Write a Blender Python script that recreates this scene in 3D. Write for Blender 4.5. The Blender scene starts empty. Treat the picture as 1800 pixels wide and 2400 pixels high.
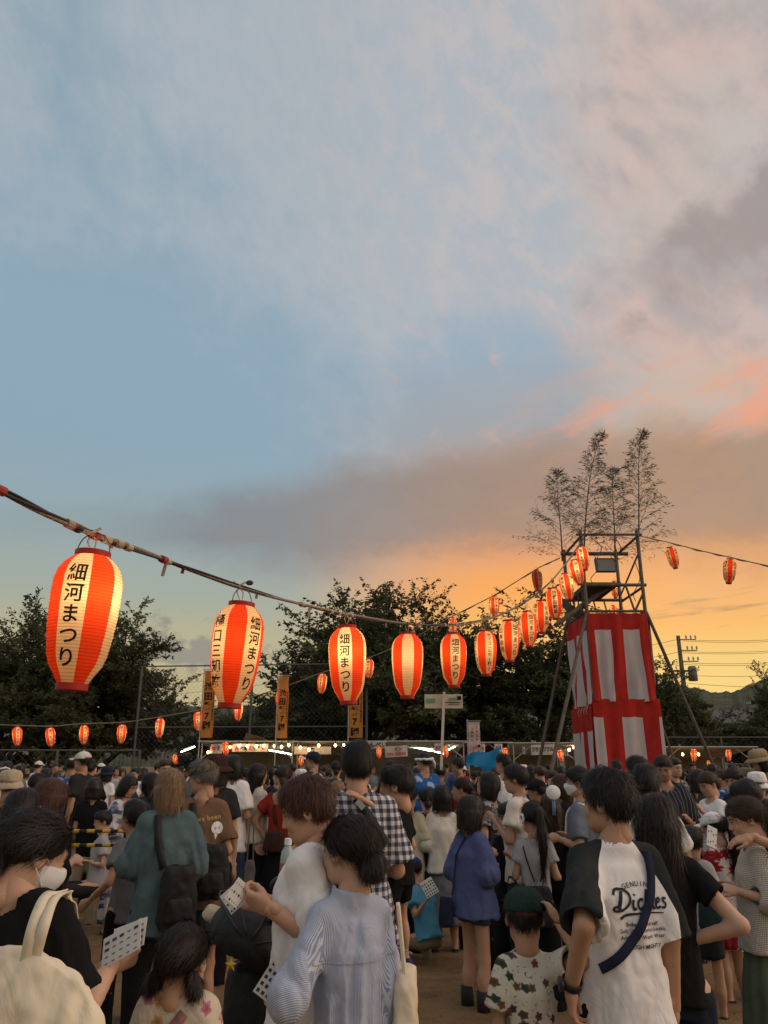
import bpy, math, random
import numpy as np
from math import sin, cos, pi, radians, degrees, atan2, asin, sqrt
from mathutils import Vector, Matrix, Euler, Quaternion

SC = bpy.context.scene
COL = SC.collection
# ------------------------------------------------------------------ camera
F_PX, CX, CY = 1803.0, 900.0, 1200.0            # focal length in pixels of the 1800 x 2400 photograph
PITCH, CAM_H = radians(18.1), 1.68
cam_d = bpy.data.cameras.new('camera'); CAM = bpy.data.objects.new('camera', cam_d); COL.objects.link(CAM)
cam_d.sensor_fit = 'VERTICAL'; cam_d.sensor_height = 24.0; cam_d.sensor_width = 18.0
cam_d.lens = 24.0*F_PX/2400.0; cam_d.clip_start = 0.05; cam_d.clip_end = 5000
CAM.location = (0, 0, CAM_H); CAM.rotation_euler = (pi/2+PITCH, 0, 0)
SC.camera = CAM
SP, CP = sin(PITCH), cos(PITCH)
def ray(u, v):
    x, y = (u-CX)/F_PX, (CY-v)/F_PX
    return Vector((x, CP-y*SP, SP+y*CP))
def at(u, v, Y):
    """the place Y metres ahead that the photograph shows at (u, v)"""
    d = ray(u, v); return Vector((0, 0, CAM_H)) + d*(Y/d.y)
def ground_at(u, v):
    d = ray(u, v); return Vector((0, 0, CAM_H)) + d*(-CAM_H/d.z)
def azel(u, v):
    d = ray(u, v).normalized(); return degrees(atan2(d.x, d.y)), degrees(asin(d.z))
def lin(r, g, b):
    f = lambda c: (c/255/12.92 if c/255 <= .04045 else ((c/255+.055)/1.055)**2.4)
    return (f(r), f(g), f(b), 1.0)

# ------------------------------------------------------------------ node expression helper
class S:
    """a node socket that can be used in arithmetic"""
    def __init__(s, nt, sock): s.nt, s.k = nt, sock
    def _m(s, op, *a):
        n = s.nt.nodes.new('ShaderNodeMath'); n.operation = op
        for i, x in enumerate((s,)+a):
            if isinstance(x, S): s.nt.links.new(x.k, n.inputs[i])
            else: n.inputs[i].default_value = float(x)
        return S(s.nt, n.outputs[0])
    def __add__(s, o): return s._m('ADD', o)
    def __radd__(s, o): return s._m('ADD', o)
    def __sub__(s, o): return s._m('SUBTRACT', o)
    def __rsub__(s, o): return (s*-1.0)+o
    def __mul__(s, o): return s._m('MULTIPLY', o)
    def __rmul__(s, o): return s._m('MULTIPLY', o)
    def __truediv__(s, o): return s._m('DIVIDE', o)
    def abs(s): return s._m('ABSOLUTE')
    def pow(s, o): return s._m('POWER', o)
    def min(s, o): return s._m('MINIMUM', o)
    def max(s, o): return s._m('MAXIMUM', o)
    def lt(s, o): return s._m('LESS_THAN', o)
    def gt(s, o): return s._m('GREATER_THAN', o)
    def fn(s, op, *a): return s._m(op, *a)
    def sstep(s, a, b, lo=0., hi=1.):
        n = s.nt.nodes.new('ShaderNodeMapRange'); n.interpolation_type = 'SMOOTHSTEP'
        s.nt.links.new(s.k, n.inputs[0]); n.inputs[1].default_value = a; n.inputs[2].default_value = b
        n.inputs[3].default_value = lo; n.inputs[4].default_value = hi
        return S(s.nt, n.outputs[0])
    def ramp(s, pts, interp='EASE'):
        n = s.nt.nodes.new('ShaderNodeValToRGB'); cr = n.color_ramp; cr.interpolation = interp
        while len(cr.elements) < len(pts): cr.elements.new(0.5)
        for e, (p, c) in zip(cr.elements, pts): e.position = p
        for e, (p, c) in zip(cr.elements, pts): e.color = c
        s.nt.links.new(s.k, n.inputs[0]); return S(s.nt, n.outputs[0])
def xyz(nt, x, y, z=0.):
    n = nt.nodes.new('ShaderNodeCombineXYZ')
    for i, a in enumerate((x, y, z)):
        if isinstance(a, S): nt.links.new(a.k, n.inputs[i])
        else: n.inputs[i].default_value = a
    return S(nt, n.outputs[0])
def sep(v):
    n = v.nt.nodes.new('ShaderNodeSeparateXYZ'); v.nt.links.new(v.k, n.inputs[0])
    return [S(v.nt, o) for o in n.outputs]
def noise(vec, scale, detail=4., rough=.55, dist=0., out=0):
    n = vec.nt.nodes.new('ShaderNodeTexNoise'); n.inputs['Scale'].default_value = scale
    n.inputs['Detail'].default_value = detail; n.inputs['Roughness'].default_value = rough
    n.inputs['Distortion'].default_value = dist
    vec.nt.links.new(vec.k, n.inputs['Vector']); return S(vec.nt, n.outputs[out])
def mixc(f, a, b, blend='MIX'):
    nt = f.nt if isinstance(f, S) else (a.nt if isinstance(a, S) else b.nt)
    n = nt.nodes.new('ShaderNodeMix'); n.data_type = 'RGBA'; n.blend_type = blend
    for i, x in ((0, f), (6, a), (7, b)):
        if isinstance(x, S): nt.links.new(x.k, n.inputs[i])
        elif i == 0: n.inputs[0].default_value = x
        else: n.inputs[i].default_value = x if len(x) == 4 else tuple(x)+(1,)
    return S(nt, n.outputs[2])

# ------------------------------------------------------------------ world: dusk sky with cloud layers
world = bpy.data.worlds.new('World'); SC.world = world; world.use_nodes = True
nt = world.node_tree
for n in list(nt.nodes): nt.nodes.remove(n)
out = nt.nodes.new('ShaderNodeOutputWorld'); bg = nt.nodes.new('ShaderNodeBackground')
nt.links.new(bg.outputs[0], out.inputs[0])
tc = nt.nodes.new('ShaderNodeTexCoord'); D = S(nt, tc.outputs['Generated'])
dx, dy, dz = sep(D)
AZ = dx.fn('ARCTAN2', dy)*57.29578            # degrees right of the view
EL = dz.max(-.99).min(.99).fn('ARCSINE')*57.29578
P2 = xyz(nt, AZ*.1, EL*.1)
SUN_AZ, SUN_EL = 17.0, 3.0
dfs = AZ-SUN_AZ
away = (dfs*dfs+4.)._m('SQRT')                # soft |azimuth from the sun|
wob = noise(P2, .9, 3, .5)
T = EL/60.
def ramp_deg(pts): return [(p/60., lin(*c)) for p, c in pts]
left = T.ramp(ramp_deg([(0, (194, 178, 136)), (5, (192, 178, 138)), (8.5, (182, 175, 143)), (11.5, (162, 170, 158)), (16, (148, 167, 172)),
                        (22, (141, 166, 182)), (30, (142, 167, 184)), (45, (138, 162, 176)), (60, (148, 168, 180))]), 'LINEAR')
right = T.ramp(ramp_deg([(0, (232, 202, 128)), (4, (234, 206, 132)), (7, (236, 200, 124)), (9, (244, 184, 106)), (12, (248, 168, 92)),
                         (15, (232, 160, 104)), (19, (186, 150, 128)), (24, (162, 164, 168)), (30, (152, 172, 188)), (45, (146, 170, 187)), (60, (142, 164, 180))]), 'LINEAR')
mixf = (away+ (wob-.5)*7.).sstep(9., 26.)
right = mixc(AZ.sstep(13., 24.)*EL.sstep(8., 12.)*.6, right, lin(230, 182, 130))
sky = mixc(mixf, right, left)
# high thin cloud, broad diagonal swathes
rot = radians(-32)
ua = AZ*(.1*cos(rot))+EL*(.1*sin(rot)); ub = AZ*(-.1*sin(rot))+EL*(.1*cos(rot))
HV = xyz(nt, ua*.62, ub*1.0, 3.7)
h1 = noise(HV, .62, 8, .60, .35); h2 = noise(xyz(nt, ua*1.3, ub*1.7, 8.), 1.5, 7, .64, .45)
cov = EL.sstep(24., 38.)*.17 + AZ.sstep(-27., 4.)*.17 - (EL.sstep(38., 18.)*AZ.sstep(8., -14.))*.20 - (((AZ-9.)/9.).pow(2.)+((EL-27.)/6.).pow(2.)).sstep(1.6, 0.)*.16 - .015
rear = dy.sstep(.45, -.25).max(EL.sstep(50., 68.))      # unseen cloud deck overhead and behind, added denser and brighter to light the crowd
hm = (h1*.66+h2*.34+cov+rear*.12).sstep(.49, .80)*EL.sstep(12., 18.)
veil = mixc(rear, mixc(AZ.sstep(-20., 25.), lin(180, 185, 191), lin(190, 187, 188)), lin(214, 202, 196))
h3 = noise(xyz(nt, ua*2.2, ub*2.6, 4.), 3.2, 4, .62, .2)
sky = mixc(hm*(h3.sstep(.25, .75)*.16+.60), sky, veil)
# fine wisps catching pink
w1 = noise(xyz(nt, ua*1.6, ub*2.3, 1.3), 1.5, 6, .66, .3)
wm = (w1+cov*.5).sstep(.58, .80)*AZ.sstep(-14., 16.)*EL.sstep(15., 21.)
sky = mixc(wm*.5, sky, mixc(EL.sstep(36., 24.), lin(206, 190, 184), lin(234, 172, 146)))
# pink-grey cumulus at the right
r1 = noise(xyz(nt, ua*.9, ub*1.3, 5.1), .95, 7, .6, .25)
rm = (r1+AZ.sstep(8., 24.)*.22-.1).sstep(.50, .78)*EL.sstep(22., 27.)*AZ.sstep(9., 18.)
r2 = noise(xyz(nt, ua*.9, ub*1.3+.16, 5.1), .95, 3, .55, .25)
dk = (((AZ-28.)/10.).pow(2.)+((EL-32.+(AZ-24.)*-.25)/4.0).pow(2.)+(r1-.5)*7.+(h2-.5)*3.).sstep(1.7, -.4)
sky = mixc(rm*.75, sky, mixc((r2-r1).sstep(-.09, .10), lin(172, 162, 162), lin(212, 182, 172)))
sky = mixc(dk*.75, sky, lin(152, 141, 140))
# the mauve cloud bank: between a lower and an upper edge that vary with azimuth
def curve_of(points):
    pts = sorted(azel(u, v) for u, v in points)
    t = (AZ+40.)/80.
    r = t.ramp([(min(max((a+40)/80, 0), 1), (e/40., e/40., e/40., 1)) for a, e in pts], 'B_SPLINE')
    return r*40.
lo = curve_of([(-200, 1225), (250, 1245), (560, 1330), (800, 1372), (1050, 1290), (1280, 1300), (1500, 1330), (1800, 1345), (2100, 1330)])
hi = curve_of([(-200, 1215), (250, 1205), (560, 1140), (800, 1058), (1050, 1055), (1280, 1020), (1500, 985), (1800, 955), (2100, 900)])
bn = noise(xyz(nt, AZ*.1, EL*.22, 2.), 1.2, 6, .6, .4); bn2 = noise(xyz(nt, AZ*.1, EL*.16, 6.), 2.6, 5, .62, .2)
EB = EL+(bn-.5)*4.2+(bn2-.5)*2.0
bank = (EB-lo).sstep(-1.4, 2.6)*(hi-EB).sstep(-1.2, 2.8)
bankc = mixc(AZ.sstep(-16., 20.), lin(128, 131, 137), lin(164, 134, 112))
bankc = mixc((EB-lo).sstep(3.2, .2)*AZ.sstep(-9., 8.)*.62, bankc, lin(232, 152, 92))
bankc = mixc(bn2.sstep(.42, .68)*.35, bankc, lin(140, 122, 116))
sky = mixc(bank*.78, sky, bankc)
# salmon streaks on the bank's upper edge
st = noise(xyz(nt, AZ*.1-EL*.03, EL*.42-AZ*.08, 9.), 1.25, 7, .62, .25)
stm = (st+.02).sstep(.46, .66)*(EL-hi).sstep(-3.0, -.3)*(hi-EL).sstep(-5.0, -1.4)*AZ.sstep(7., 21.)
sky = mixc(stm*.72, sky, lin(238, 160, 126))
# thin grey bars low at the right, small cumulus low at the left
bar = noise(xyz(nt, AZ*.1, EL*.9-AZ*.06, 4.), .9, 6, .55, .3)
sky = mixc(bar.sstep(.52, .66)*EL.sstep(5.5, 7.)*EL.sstep(13., 10.5)*AZ.sstep(13., 18.)*.75, sky, lin(160, 138, 104))
cu = noise(xyz(nt, AZ*.2, EL*.3, 7.), 1.9, 6, .6, .15)
cun = (cu + ((EL-7.4).abs()*-.075) + .06)
sky = mixc(cun.sstep(.42, .56)*EL.sstep(5.4, 6.4)*AZ.sstep(-5., -9.)*AZ.sstep(-20., -15.)*.72, sky, lin(132, 132, 130))
# under the horizon: far ground haze
sky = mixc(EL.sstep(0., -3.), sky, lin(92, 84, 66))
# the physical sky supplies the fill from the rest of the dome
nish = nt.nodes.new('ShaderNodeTexSky'); nish.sky_type = 'NISHITA'; nish.sun_disc = False
nish.sun_elevation = radians(SUN_EL); nish.sun_rotation = radians(SUN_AZ); nish.dust_density = 2.0
nsc = mixc(1.0, S(nt, nish.outputs[0]), (.004, .004, .004, 1), 'MULTIPLY')
sky = mixc(1.0, sky, nsc, 'ADD')
nt.links.new(sky.k, bg.inputs[0]); bg.inputs[1].default_value = 1.0
world.cycles.sampling_method = 'MANUAL'; world.cycles.sample_map_resolution = 512

# ------------------------------------------------------------------ sun lamp: soft fill turned right of the sunset, stands in for bright cloud
sun_d = bpy.data.lights.new('sun', 'SUN'); SUN = bpy.data.objects.new('sun', sun_d); COL.objects.link(SUN)
sun_d.energy = 1.3; sun_d.angle = radians(60); sun_d.color = (1.0, .76, .58)
az, el = radians(SUN_AZ+82), radians(28)
SUN.rotation_euler = Vector((-sin(az)*cos(el), -cos(az)*cos(el), -sin(el))).to_track_quat('-Z', 'Y').to_euler()
SUN.location = (20, 30, 20)
# ------------------------------------------------------------------ exposure and sampling
SC.view_settings.view_transform = 'Standard'; SC.view_settings.look = 'None'
SC.view_settings.exposure = 0.0; SC.view_settings.gamma = 1.0; SC.view_settings.use_curve_mapping = False
SC.render.engine = 'CYCLES'
SC.cycles.use_denoising = True; SC.cycles.max_bounces = 6; SC.cycles.diffuse_bounces = 3; SC.cycles.transparent_max_bounces = 6
SC.cycles.caustics_reflective = False; SC.cycles.caustics_refractive = False; SC.cycles.sample_clamp_indirect = 4.0

# ------------------------------------------------------------------ mesh helpers
RNG = random.Random(7)
class MB:
    """collects geometry for ONE mesh object"""
    def __init__(s): s.v, s.f, s.m = [], [], []
    def add(s, vs, fs, mi=0):
        o = len(s.v); s.v += [tuple(p) for p in vs]; s.f += [tuple(i+o for i in f) for f in fs]; s.m += [mi]*len(fs); return s
    def box(s, c, size, rot=None, mi=0):
        hx, hy, hz = (k/2 for k in size); c = Vector(c); vs = []
        for z in (-hz, hz):
            for x, y in ((-hx, -hy), (hx, -hy), (hx, hy), (-hx, hy)):
                p = Vector((x, y, z)); vs.append(c+(rot @ p if rot else p))
        return s.add(vs, [(3, 2, 1, 0), (4, 5, 6, 7), (0, 1, 5, 4), (1, 2, 6, 5), (2, 3, 7, 6), (3, 0, 4, 7)], mi)
    def tube(s, pts, r, n=8, mi=0, caps=True):
        pts = [Vector(p) for p in pts]; rs = r if isinstance(r, (list, tuple)) else [r]*len(pts)
        o = len(s.v); up = None; k = len(pts)
        for i, p in enumerate(pts):
            t = (pts[min(i+1, k-1)]-pts[max(i-1, 0)]).normalized()
            if up is None: up = t.orthogonal().normalized()
            up = (up-t*up.dot(t)); up = up.normalized() if up.length > 1e-6 else t.orthogonal().normalized()
            w = t.cross(up)
            for j in range(n):
                a = 2*pi*j/n; s.v.append(tuple(p+(up*cos(a)+w*sin(a))*rs[i]))
        for i in range(k-1):
            for j in range(n):
                s.f.append((o+i*n+j, o+i*n+(j+1) % n, o+(i+1)*n+(j+1) % n, o+(i+1)*n+j)); s.m.append(mi)
        if caps:
            s.f.append(tuple(o+j for j in range(n))[::-1]); s.f.append(tuple(o+(k-1)*n+j for j in range(n))); s.m += [mi, mi]
        return s
    def lathe(s, prof, n=24, mi=0, c=(0, 0, 0)):
        o = len(s.v); c = Vector(c)
        for r, z in prof:
            for j in range(n):
                a = 2*pi*j/n; s.v.append((c.x+r*cos(a), c.y+r*sin(a), c.z+z))
        for i in range(len(prof)-1):
            for j in range(n):
                s.f.append((o+i*n+j, o+i*n+(j+1) % n, o+(i+1)*n+(j+1) % n, o+(i+1)*n+j)); s.m.append(mi if not callable(mi) else mi(i, j))
        return s
    def ball(s, c, r, n=10, m=6, sc=(1, 1, 1), mi=0):
        pr = [(max(1e-4, sin(pi*i/m)), -cos(pi*i/m)) for i in range(m+1)]
        o = len(s.v); s.lathe(pr, n, mi)
        s.v[o:] = [(c[0]+r*sc[0]*x, c[1]+r*sc[1]*y, c[2]+r*sc[2]*z) for x, y, z in s.v[o:]]
        return s
    def build(s, name, mats, parent=None, smooth=False):
        return mesh_obj(name, s.v, s.f, mats, parent, smooth, s.m)
def mesh_obj(name, v, f, mats, parent=None, smooth=False, mi=None):
    me = bpy.data.meshes.new(name)
    if isinstance(v, np.ndarray): fast_mesh(me, v, f)
    else: me.from_pydata([tuple(p) for p in v], [], f)
    if not isinstance(mats, (list, tuple)): mats = [mats]
    for m in mats: me.materials.append(m)
    if mi is not None and len(mats) > 1: me.polygons.foreach_set('material_index', np.array(mi, np.int32))
    if smooth: me.polygons.foreach_set('use_smooth', np.ones(len(me.polygons), bool))
    me.update()
    o = bpy.data.objects.new(name, me); COL.objects.link(o)
    if parent is not None: o.parent = parent
    return o
def fast_mesh(me, v, f):
    """v (n,3) float array, f (m,k) int array"""
    k = f.shape[1]; me.vertices.add(len(v)); me.vertices.foreach_set('co', np.ascontiguousarray(v, np.float32).ravel())
    me.loops.add(f.size); me.loops.foreach_set('vertex_index', np.ascontiguousarray(f, np.int32).ravel())
    me.polygons.add(len(f)); me.polygons.foreach_set('loop_start', np.arange(0, f.size, k, dtype=np.int32))
    me.polygons.foreach_set('loop_total', np.full(len(f), k, np.int32)); me.update(calc_edges=True)
def tag(o, label=None, cat=None, group=None, kind=None):
    if label: o['label'] = label
    if cat: o['category'] = cat
    if group: o['group'] = group
    if kind: o['kind'] = kind
    return o
def thing(name, label, cat, loc=(0, 0, 0), rz=0, group=None):
    o = bpy.data.objects.new(name, None); COL.objects.link(o); o.empty_display_size = .1
    o.location = loc; o.rotation_euler = (0, 0, rz); return tag(o, label, cat, group)
def copy_tree(o, parent=None):
    c = o.copy(); COL.objects.link(c); c.parent = parent
    for ch in o.children: copy_tree(ch, c)
    return c
def smooth_path(pts, n=8):
    pts = [Vector(p) for p in pts]; out = []
    P = [pts[0]*2-pts[1]]+pts+[pts[-1]*2-pts[-2]]
    for i in range(1, len(P)-2):
        for k in range(n):
            t = k/n; a, b, c, d = P[i-1], P[i], P[i+1], P[i+2]
            out.append(((b*2)+(c-a)*t+(a*2-b*5+c*4-d)*t*t+(b*3-a-c*3+d)*t**3)*.5)
    out.append(pts[-1]); return out

# ------------------------------------------------------------------ materials
MATS = {}
def mat(name, col, rough=.8, var=.12, scale=8., bump=0., bscale=60., metal=0., spec=.3, fn=None, sheen=0., trans=0.):
    """a procedural principled material: base colour with noise variation and fine bump; fn(nt, coords) -> colour socket for prints"""
    if name in MATS: return MATS[name]
    m = bpy.data.materials.new(name); m.use_nodes = True; nt = m.node_tree; b = nt.nodes['Principled BSDF']
    col = tuple(col)+((1,) if len(col) == 3 else ())
    tc = nt.nodes.new('ShaderNodeTexCoord'); O = S(nt, tc.outputs['Object'])
    base = fn(nt, O) if fn else col
    if var:
        nz = noise(O, scale, 3, .6)
        if isinstance(base, S): base = mixc(nz.sstep(.3, .7)*var, base, (.5*col[0], .5*col[1], .5*col[2], 1))
        else: base = mixc(nz.sstep(.25, .75), tuple(c*(1-var) for c in col[:3]), tuple(min(1, c*(1+var)) for c in col[:3]))
    if isinstance(base, S): nt.links.new(base.k, b.inputs['Base Color'])
    else: b.inputs['Base Color'].default_value = base
    b.inputs['Roughness'].default_value = rough; b.inputs['Metallic'].default_value = metal
    b.inputs['Specular IOR Level'].default_value = spec
    if sheen: b.inputs['Sheen Weight'].default_value = sheen; b.inputs['Sheen Roughness'].default_value = .5
    if bump:
        bp = nt.nodes.new('ShaderNodeBump'); bp.inputs['Strength'].default_value = bump; bp.inputs['Distance'].default_value = .01
        nt.links.new(noise(O, bscale, 4, .6).k, bp.inputs['Height']); nt.links.new(bp.outputs[0], b.inputs['Normal'])
    if trans:
        tr = nt.nodes.new('ShaderNodeBsdfTranslucent'); mx = nt.nodes.new('ShaderNodeMixShader'); mx.inputs[0].default_value = trans
        if isinstance(base, S): nt.links.new(base.k, tr.inputs[0])
        else: tr.inputs[0].default_value = base
        nt.links.new(b.outputs[0], mx.inputs[1]); nt.links.new(tr.outputs[0], mx.inputs[2])
        nt.links.new(mx.outputs[0], nt.nodes['Material Output'].inputs[0])
    MATS[name] = m; return m
def glow(name, col, strength):
    m = bpy.data.materials.new(name); m.use_nodes = True; b = m.node_tree.nodes['Principled BSDF']
    b.inputs['Base Color'].default_value = (.8, .8, .8, 1); b.inputs['Emission Color'].default_value = tuple(col)+(1,)
    b.inputs['Emission Strength'].default_value = strength; return m

# ------------------------------------------------------------------ lettering
_GL = {}
def glyph(ch, bold):
    k = (ch, bold)
    if k not in _GL:
        c = bpy.data.curves.new('glyph', 'FONT'); c.body = ch; c.size = 1.0; c.offset = bold; c.resolution_u = 3
        o = bpy.data.objects.new('glyph', c); COL.objects.link(o)
        me = o.to_mesh(); me.calc_loop_triangles()
        v = np.array([p.co[:2] for p in me.vertices], float).reshape(-1, 2); t = [tuple(x.vertices) for x in me.loop_triangles]
        o.to_mesh_clear(); bpy.data.objects.remove(o); bpy.data.curves.remove(c)
        _GL[k] = (v, t)
    return _GL[k]
def text_flat(s, size, bold=.02, vertical=False, gap=1.05, shear=0., fit=None):
    """2-D vertices and triangles of a run of text, centred on the origin"""
    V, T = [], []; x = y = 0.
    for ch in s:
        if ch == ' ': x += .35*size; y -= .4*size; continue
        v, t = glyph(ch, bold)
        if not len(v): continue
        lo, hi = v.min(0), v.max(0); w = v.copy()
        if vertical: w[:, 0] -= (lo[0]+hi[0])/2; w[:, 1] -= .36
        else: w[:, 0] -= lo[0]
        w *= size
        if vertical: w[:, 1] += y; y -= size*gap*(1. if (hi-lo)[1] > .25 else .6)
        else: w[:, 0] += x; x += (hi[0]-lo[0])*size+.10*size*gap
        o = sum(len(a) for a in V); V.append(w); T += [tuple(i+o for i in q) for q in t]
    V = np.vstack(V); c = (V.min(0)+V.max(0))/2; V = V-c
    V[:, 0] += shear*V[:, 1]
    if fit is not None:
        e = V.max(0)-V.min(0); V[:, 0] *= min(1., fit[0]/e[0]) if fit[0] else 1.; V[:, 1] *= min(1., fit[1]/e[1]) if fit[1] else 1.
    return V, T
def text_on_plane(name, s, size, m, parent, origin, right, up, nrm, **k):
    V, T = text_flat(s, size, **k); o, r, u, n = (Vector(a) for a in (origin, right, up, nrm))
    return mesh_obj(name, [o+r*float(a)+u*float(b)+n*.004 for a, b in V], T, m, parent)

# ------------------------------------------------------------------ ground, hill
def ground_fn(nt, O):
    a = noise(O, .35, 5, .6); b = noise(O, 3.2, 6, .65); c = noise(O, 45., 3, .7)
    k = mixc(a.sstep(.3, .7), lin(108, 86, 60), lin(134, 108, 76))
    k = mixc(b.sstep(.42, .66)*.7, k, lin(84, 64, 43))
    return mixc(c.sstep(.35, .8)*.5, k, lin(150, 126, 94))
M_GROUND = mat('packed_dirt', (.2, .15, .09), .95, 0, fn=ground_fn, bump=.9, bscale=14., spec=.15)
g = MB(); nx = 120
R = [-400, -120, -40]+[-20+40*i/40 for i in range(41)]+[40, 120, 400]; Q = [-60, -20]+[-4+44*i/60 for i in range(61)]+[60, 140, 420, 1500]
rr = random.Random(3)
vs = [(x, y, (rr.random()-.5)*.012 if abs(x) < 20 and -4 < y < 40 else 0.) for y in Q for x in R]
fs = [(j*len(R)+i, j*len(R)+i+1, (j+1)*len(R)+i+1, (j+1)*len(R)+i) for j in range(len(Q)-1) for i in range(len(R)-1)]
GROUND = tag(mesh_obj('ground', vs, fs, M_GROUND, smooth=True), 'trodden brown dirt of the festival ground', kind='structure')
# loose pebbles and trodden clods near the camera
pv, pf = [], []; rr = random.Random(11)
for i in range(2600):
    x, y = rr.uniform(-3.5, 4.5), rr.uniform(2.0, 9.5); r = rr.uniform(.004, .013)
    o = len(pv); a0 = rr.random()*6
    pv += [(x+r*cos(a0+k*2.1)*rr.uniform(.8, 1.4), y+r*sin(a0+k*2.1), .004) for k in range(3)]+[(x, y, r*.9+.004)]
    pf += [(o, o+1, o+3), (o+1, o+2, o+3), (o+2, o, o+3)]
tag(mesh_obj('gravel', pv, pf, mat('pebble', lin(128, 110, 84)[:3], .95, .3, 2.)), 'scattered small pebbles on the dirt', kind='stuff')

M_HILL = mat('hill_wood', (.060, .066, .040), .95, .45, .12, bump=.9, bscale=.25)
def ridge(u):       # the ridge line of the photograph, in pixels
    pts = [(-900, 1640), (0, 1660), (900, 1655), (1400, 1640), (1560, 1600), (1620, 1610), (1690, 1622), (1712, 1625), (1760, 1606), (1800, 1588), (1900, 1565), (2150, 1600), (2700, 1640)]
    for (a, b), (c, d) in zip(pts, pts[1:]):
        if a <= u <= c: t = (u-a)/(c-a); t = t*t*(3-2*t); return b+(d-b)*t
    return 1650
hv, hf = [], []; n = 1100; rr = random.Random(5)
for i in range(n+1):
    u = -900+3600*i/n; p = at(u, ridge(u), 620)
    top = p.z+rr.uniform(-.25, .35)+sin(i*.31)*.5+sin(i*.83+1)*.4+sin(i*.127)*.8
    for k, (fy, fz) in enumerate(((430, -1), (470, .28), (530, .62), (585, .88), (620, 1), (700, .5), (800, -.1))):
        hv.append((p.x*fy/620 if k < 5 else p.x, fy+(rr.random()-.5)*4, max(-1, fz*top+((rr.random()-.5)*.8 if 0 < k < 4 else 0))))
for i in range(n):
    for k in range(6): a = i*7+k; hf.append((a, a+7, a+8, a+1))
tag(mesh_obj('hill', hv, hf, M_HILL, smooth=True), 'wooded hill beyond the houses', kind='structure')

# ------------------------------------------------------------------ far houses
M_WALL1 = mat('house_render', (.34, .32, .28), .9, .1, 1.); M_ROOF = mat('roof_tile', (.09, .085, .085), .8, .2, 3.)
M_GLASS = mat('dark_glass', (.05, .06, .07), .15, 0, spec=.6); M_FRAME = mat('window_frame', (.4, .4, .39), .5, .05)
def house(label, u, v, Y, w, d, h, rise, rz=0.):
    p = at(u, v, Y); t = thing('house', label, 'house', (p.x, Y, 0), rz, 'houses below the hill')
    MB().box((0, 0, h/2), (w, d, h)).build('wall', M_WALL1, t)
    r = MB(); e = .5
    vs = [(-w/2-e, -d/2-e, h), (w/2+e, -d/2-e, h), (w/2+e, d/2+e, h), (-w/2-e, d/2+e, h), (-w/2+e, 0, h+rise), (w/2-e, 0, h+rise)]
    vs += [(x, y, z+.18) for x, y, z in vs]
    r.add(vs, [(0, 1, 5, 4), (2, 3, 4, 5), (1, 2, 5), (3, 0, 4), (7, 6, 10, 11), (9, 8, 11, 10), (8, 7, 11), (6, 9, 10), (0, 6, 7, 1), (1, 7, 8, 2), (2, 8, 9, 3), (3, 9, 6, 0)])
    r.build('roof', M_ROOF, t)
    for fl in range(int(h//2.7)):
        for k in range(max(2, int(w//2.6))):
            x = -w/2+w*(k+.5)/max(2, int(w//2.6)); z = 1.5+fl*2.7
            wd = MB().box((x, -d/2-.02, z), (1.3, .06, 1.1)).build('window', M_FRAME, t)
            MB().box((x-.32, -d/2-.052, z), (.56, .02, .96)).build('pane', M_GLASS, wd)
            MB().box((x+.32, -d/2-.052, z), (.56, .02, .96)).build('pane', M_GLASS, wd)
house('pale two-storey house with dark hipped roof behind the utility pole', 1700, 1700, 88, 8.5, 7, 5.6, 1.5)
house('low pale house at the right edge, its roof under the hill', 1775, 1710, 96, 7, 6, 3.2, 1.4, -.2)
house('pale house seen through the net fence left of the tower', 1265, 1700, 70, 9, 6, 4.4, 1.2, .1)
house('grey house behind the trees at the left edge', 15, 1740, 66, 9, 6, 3.3, 1.0, .1)

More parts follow.
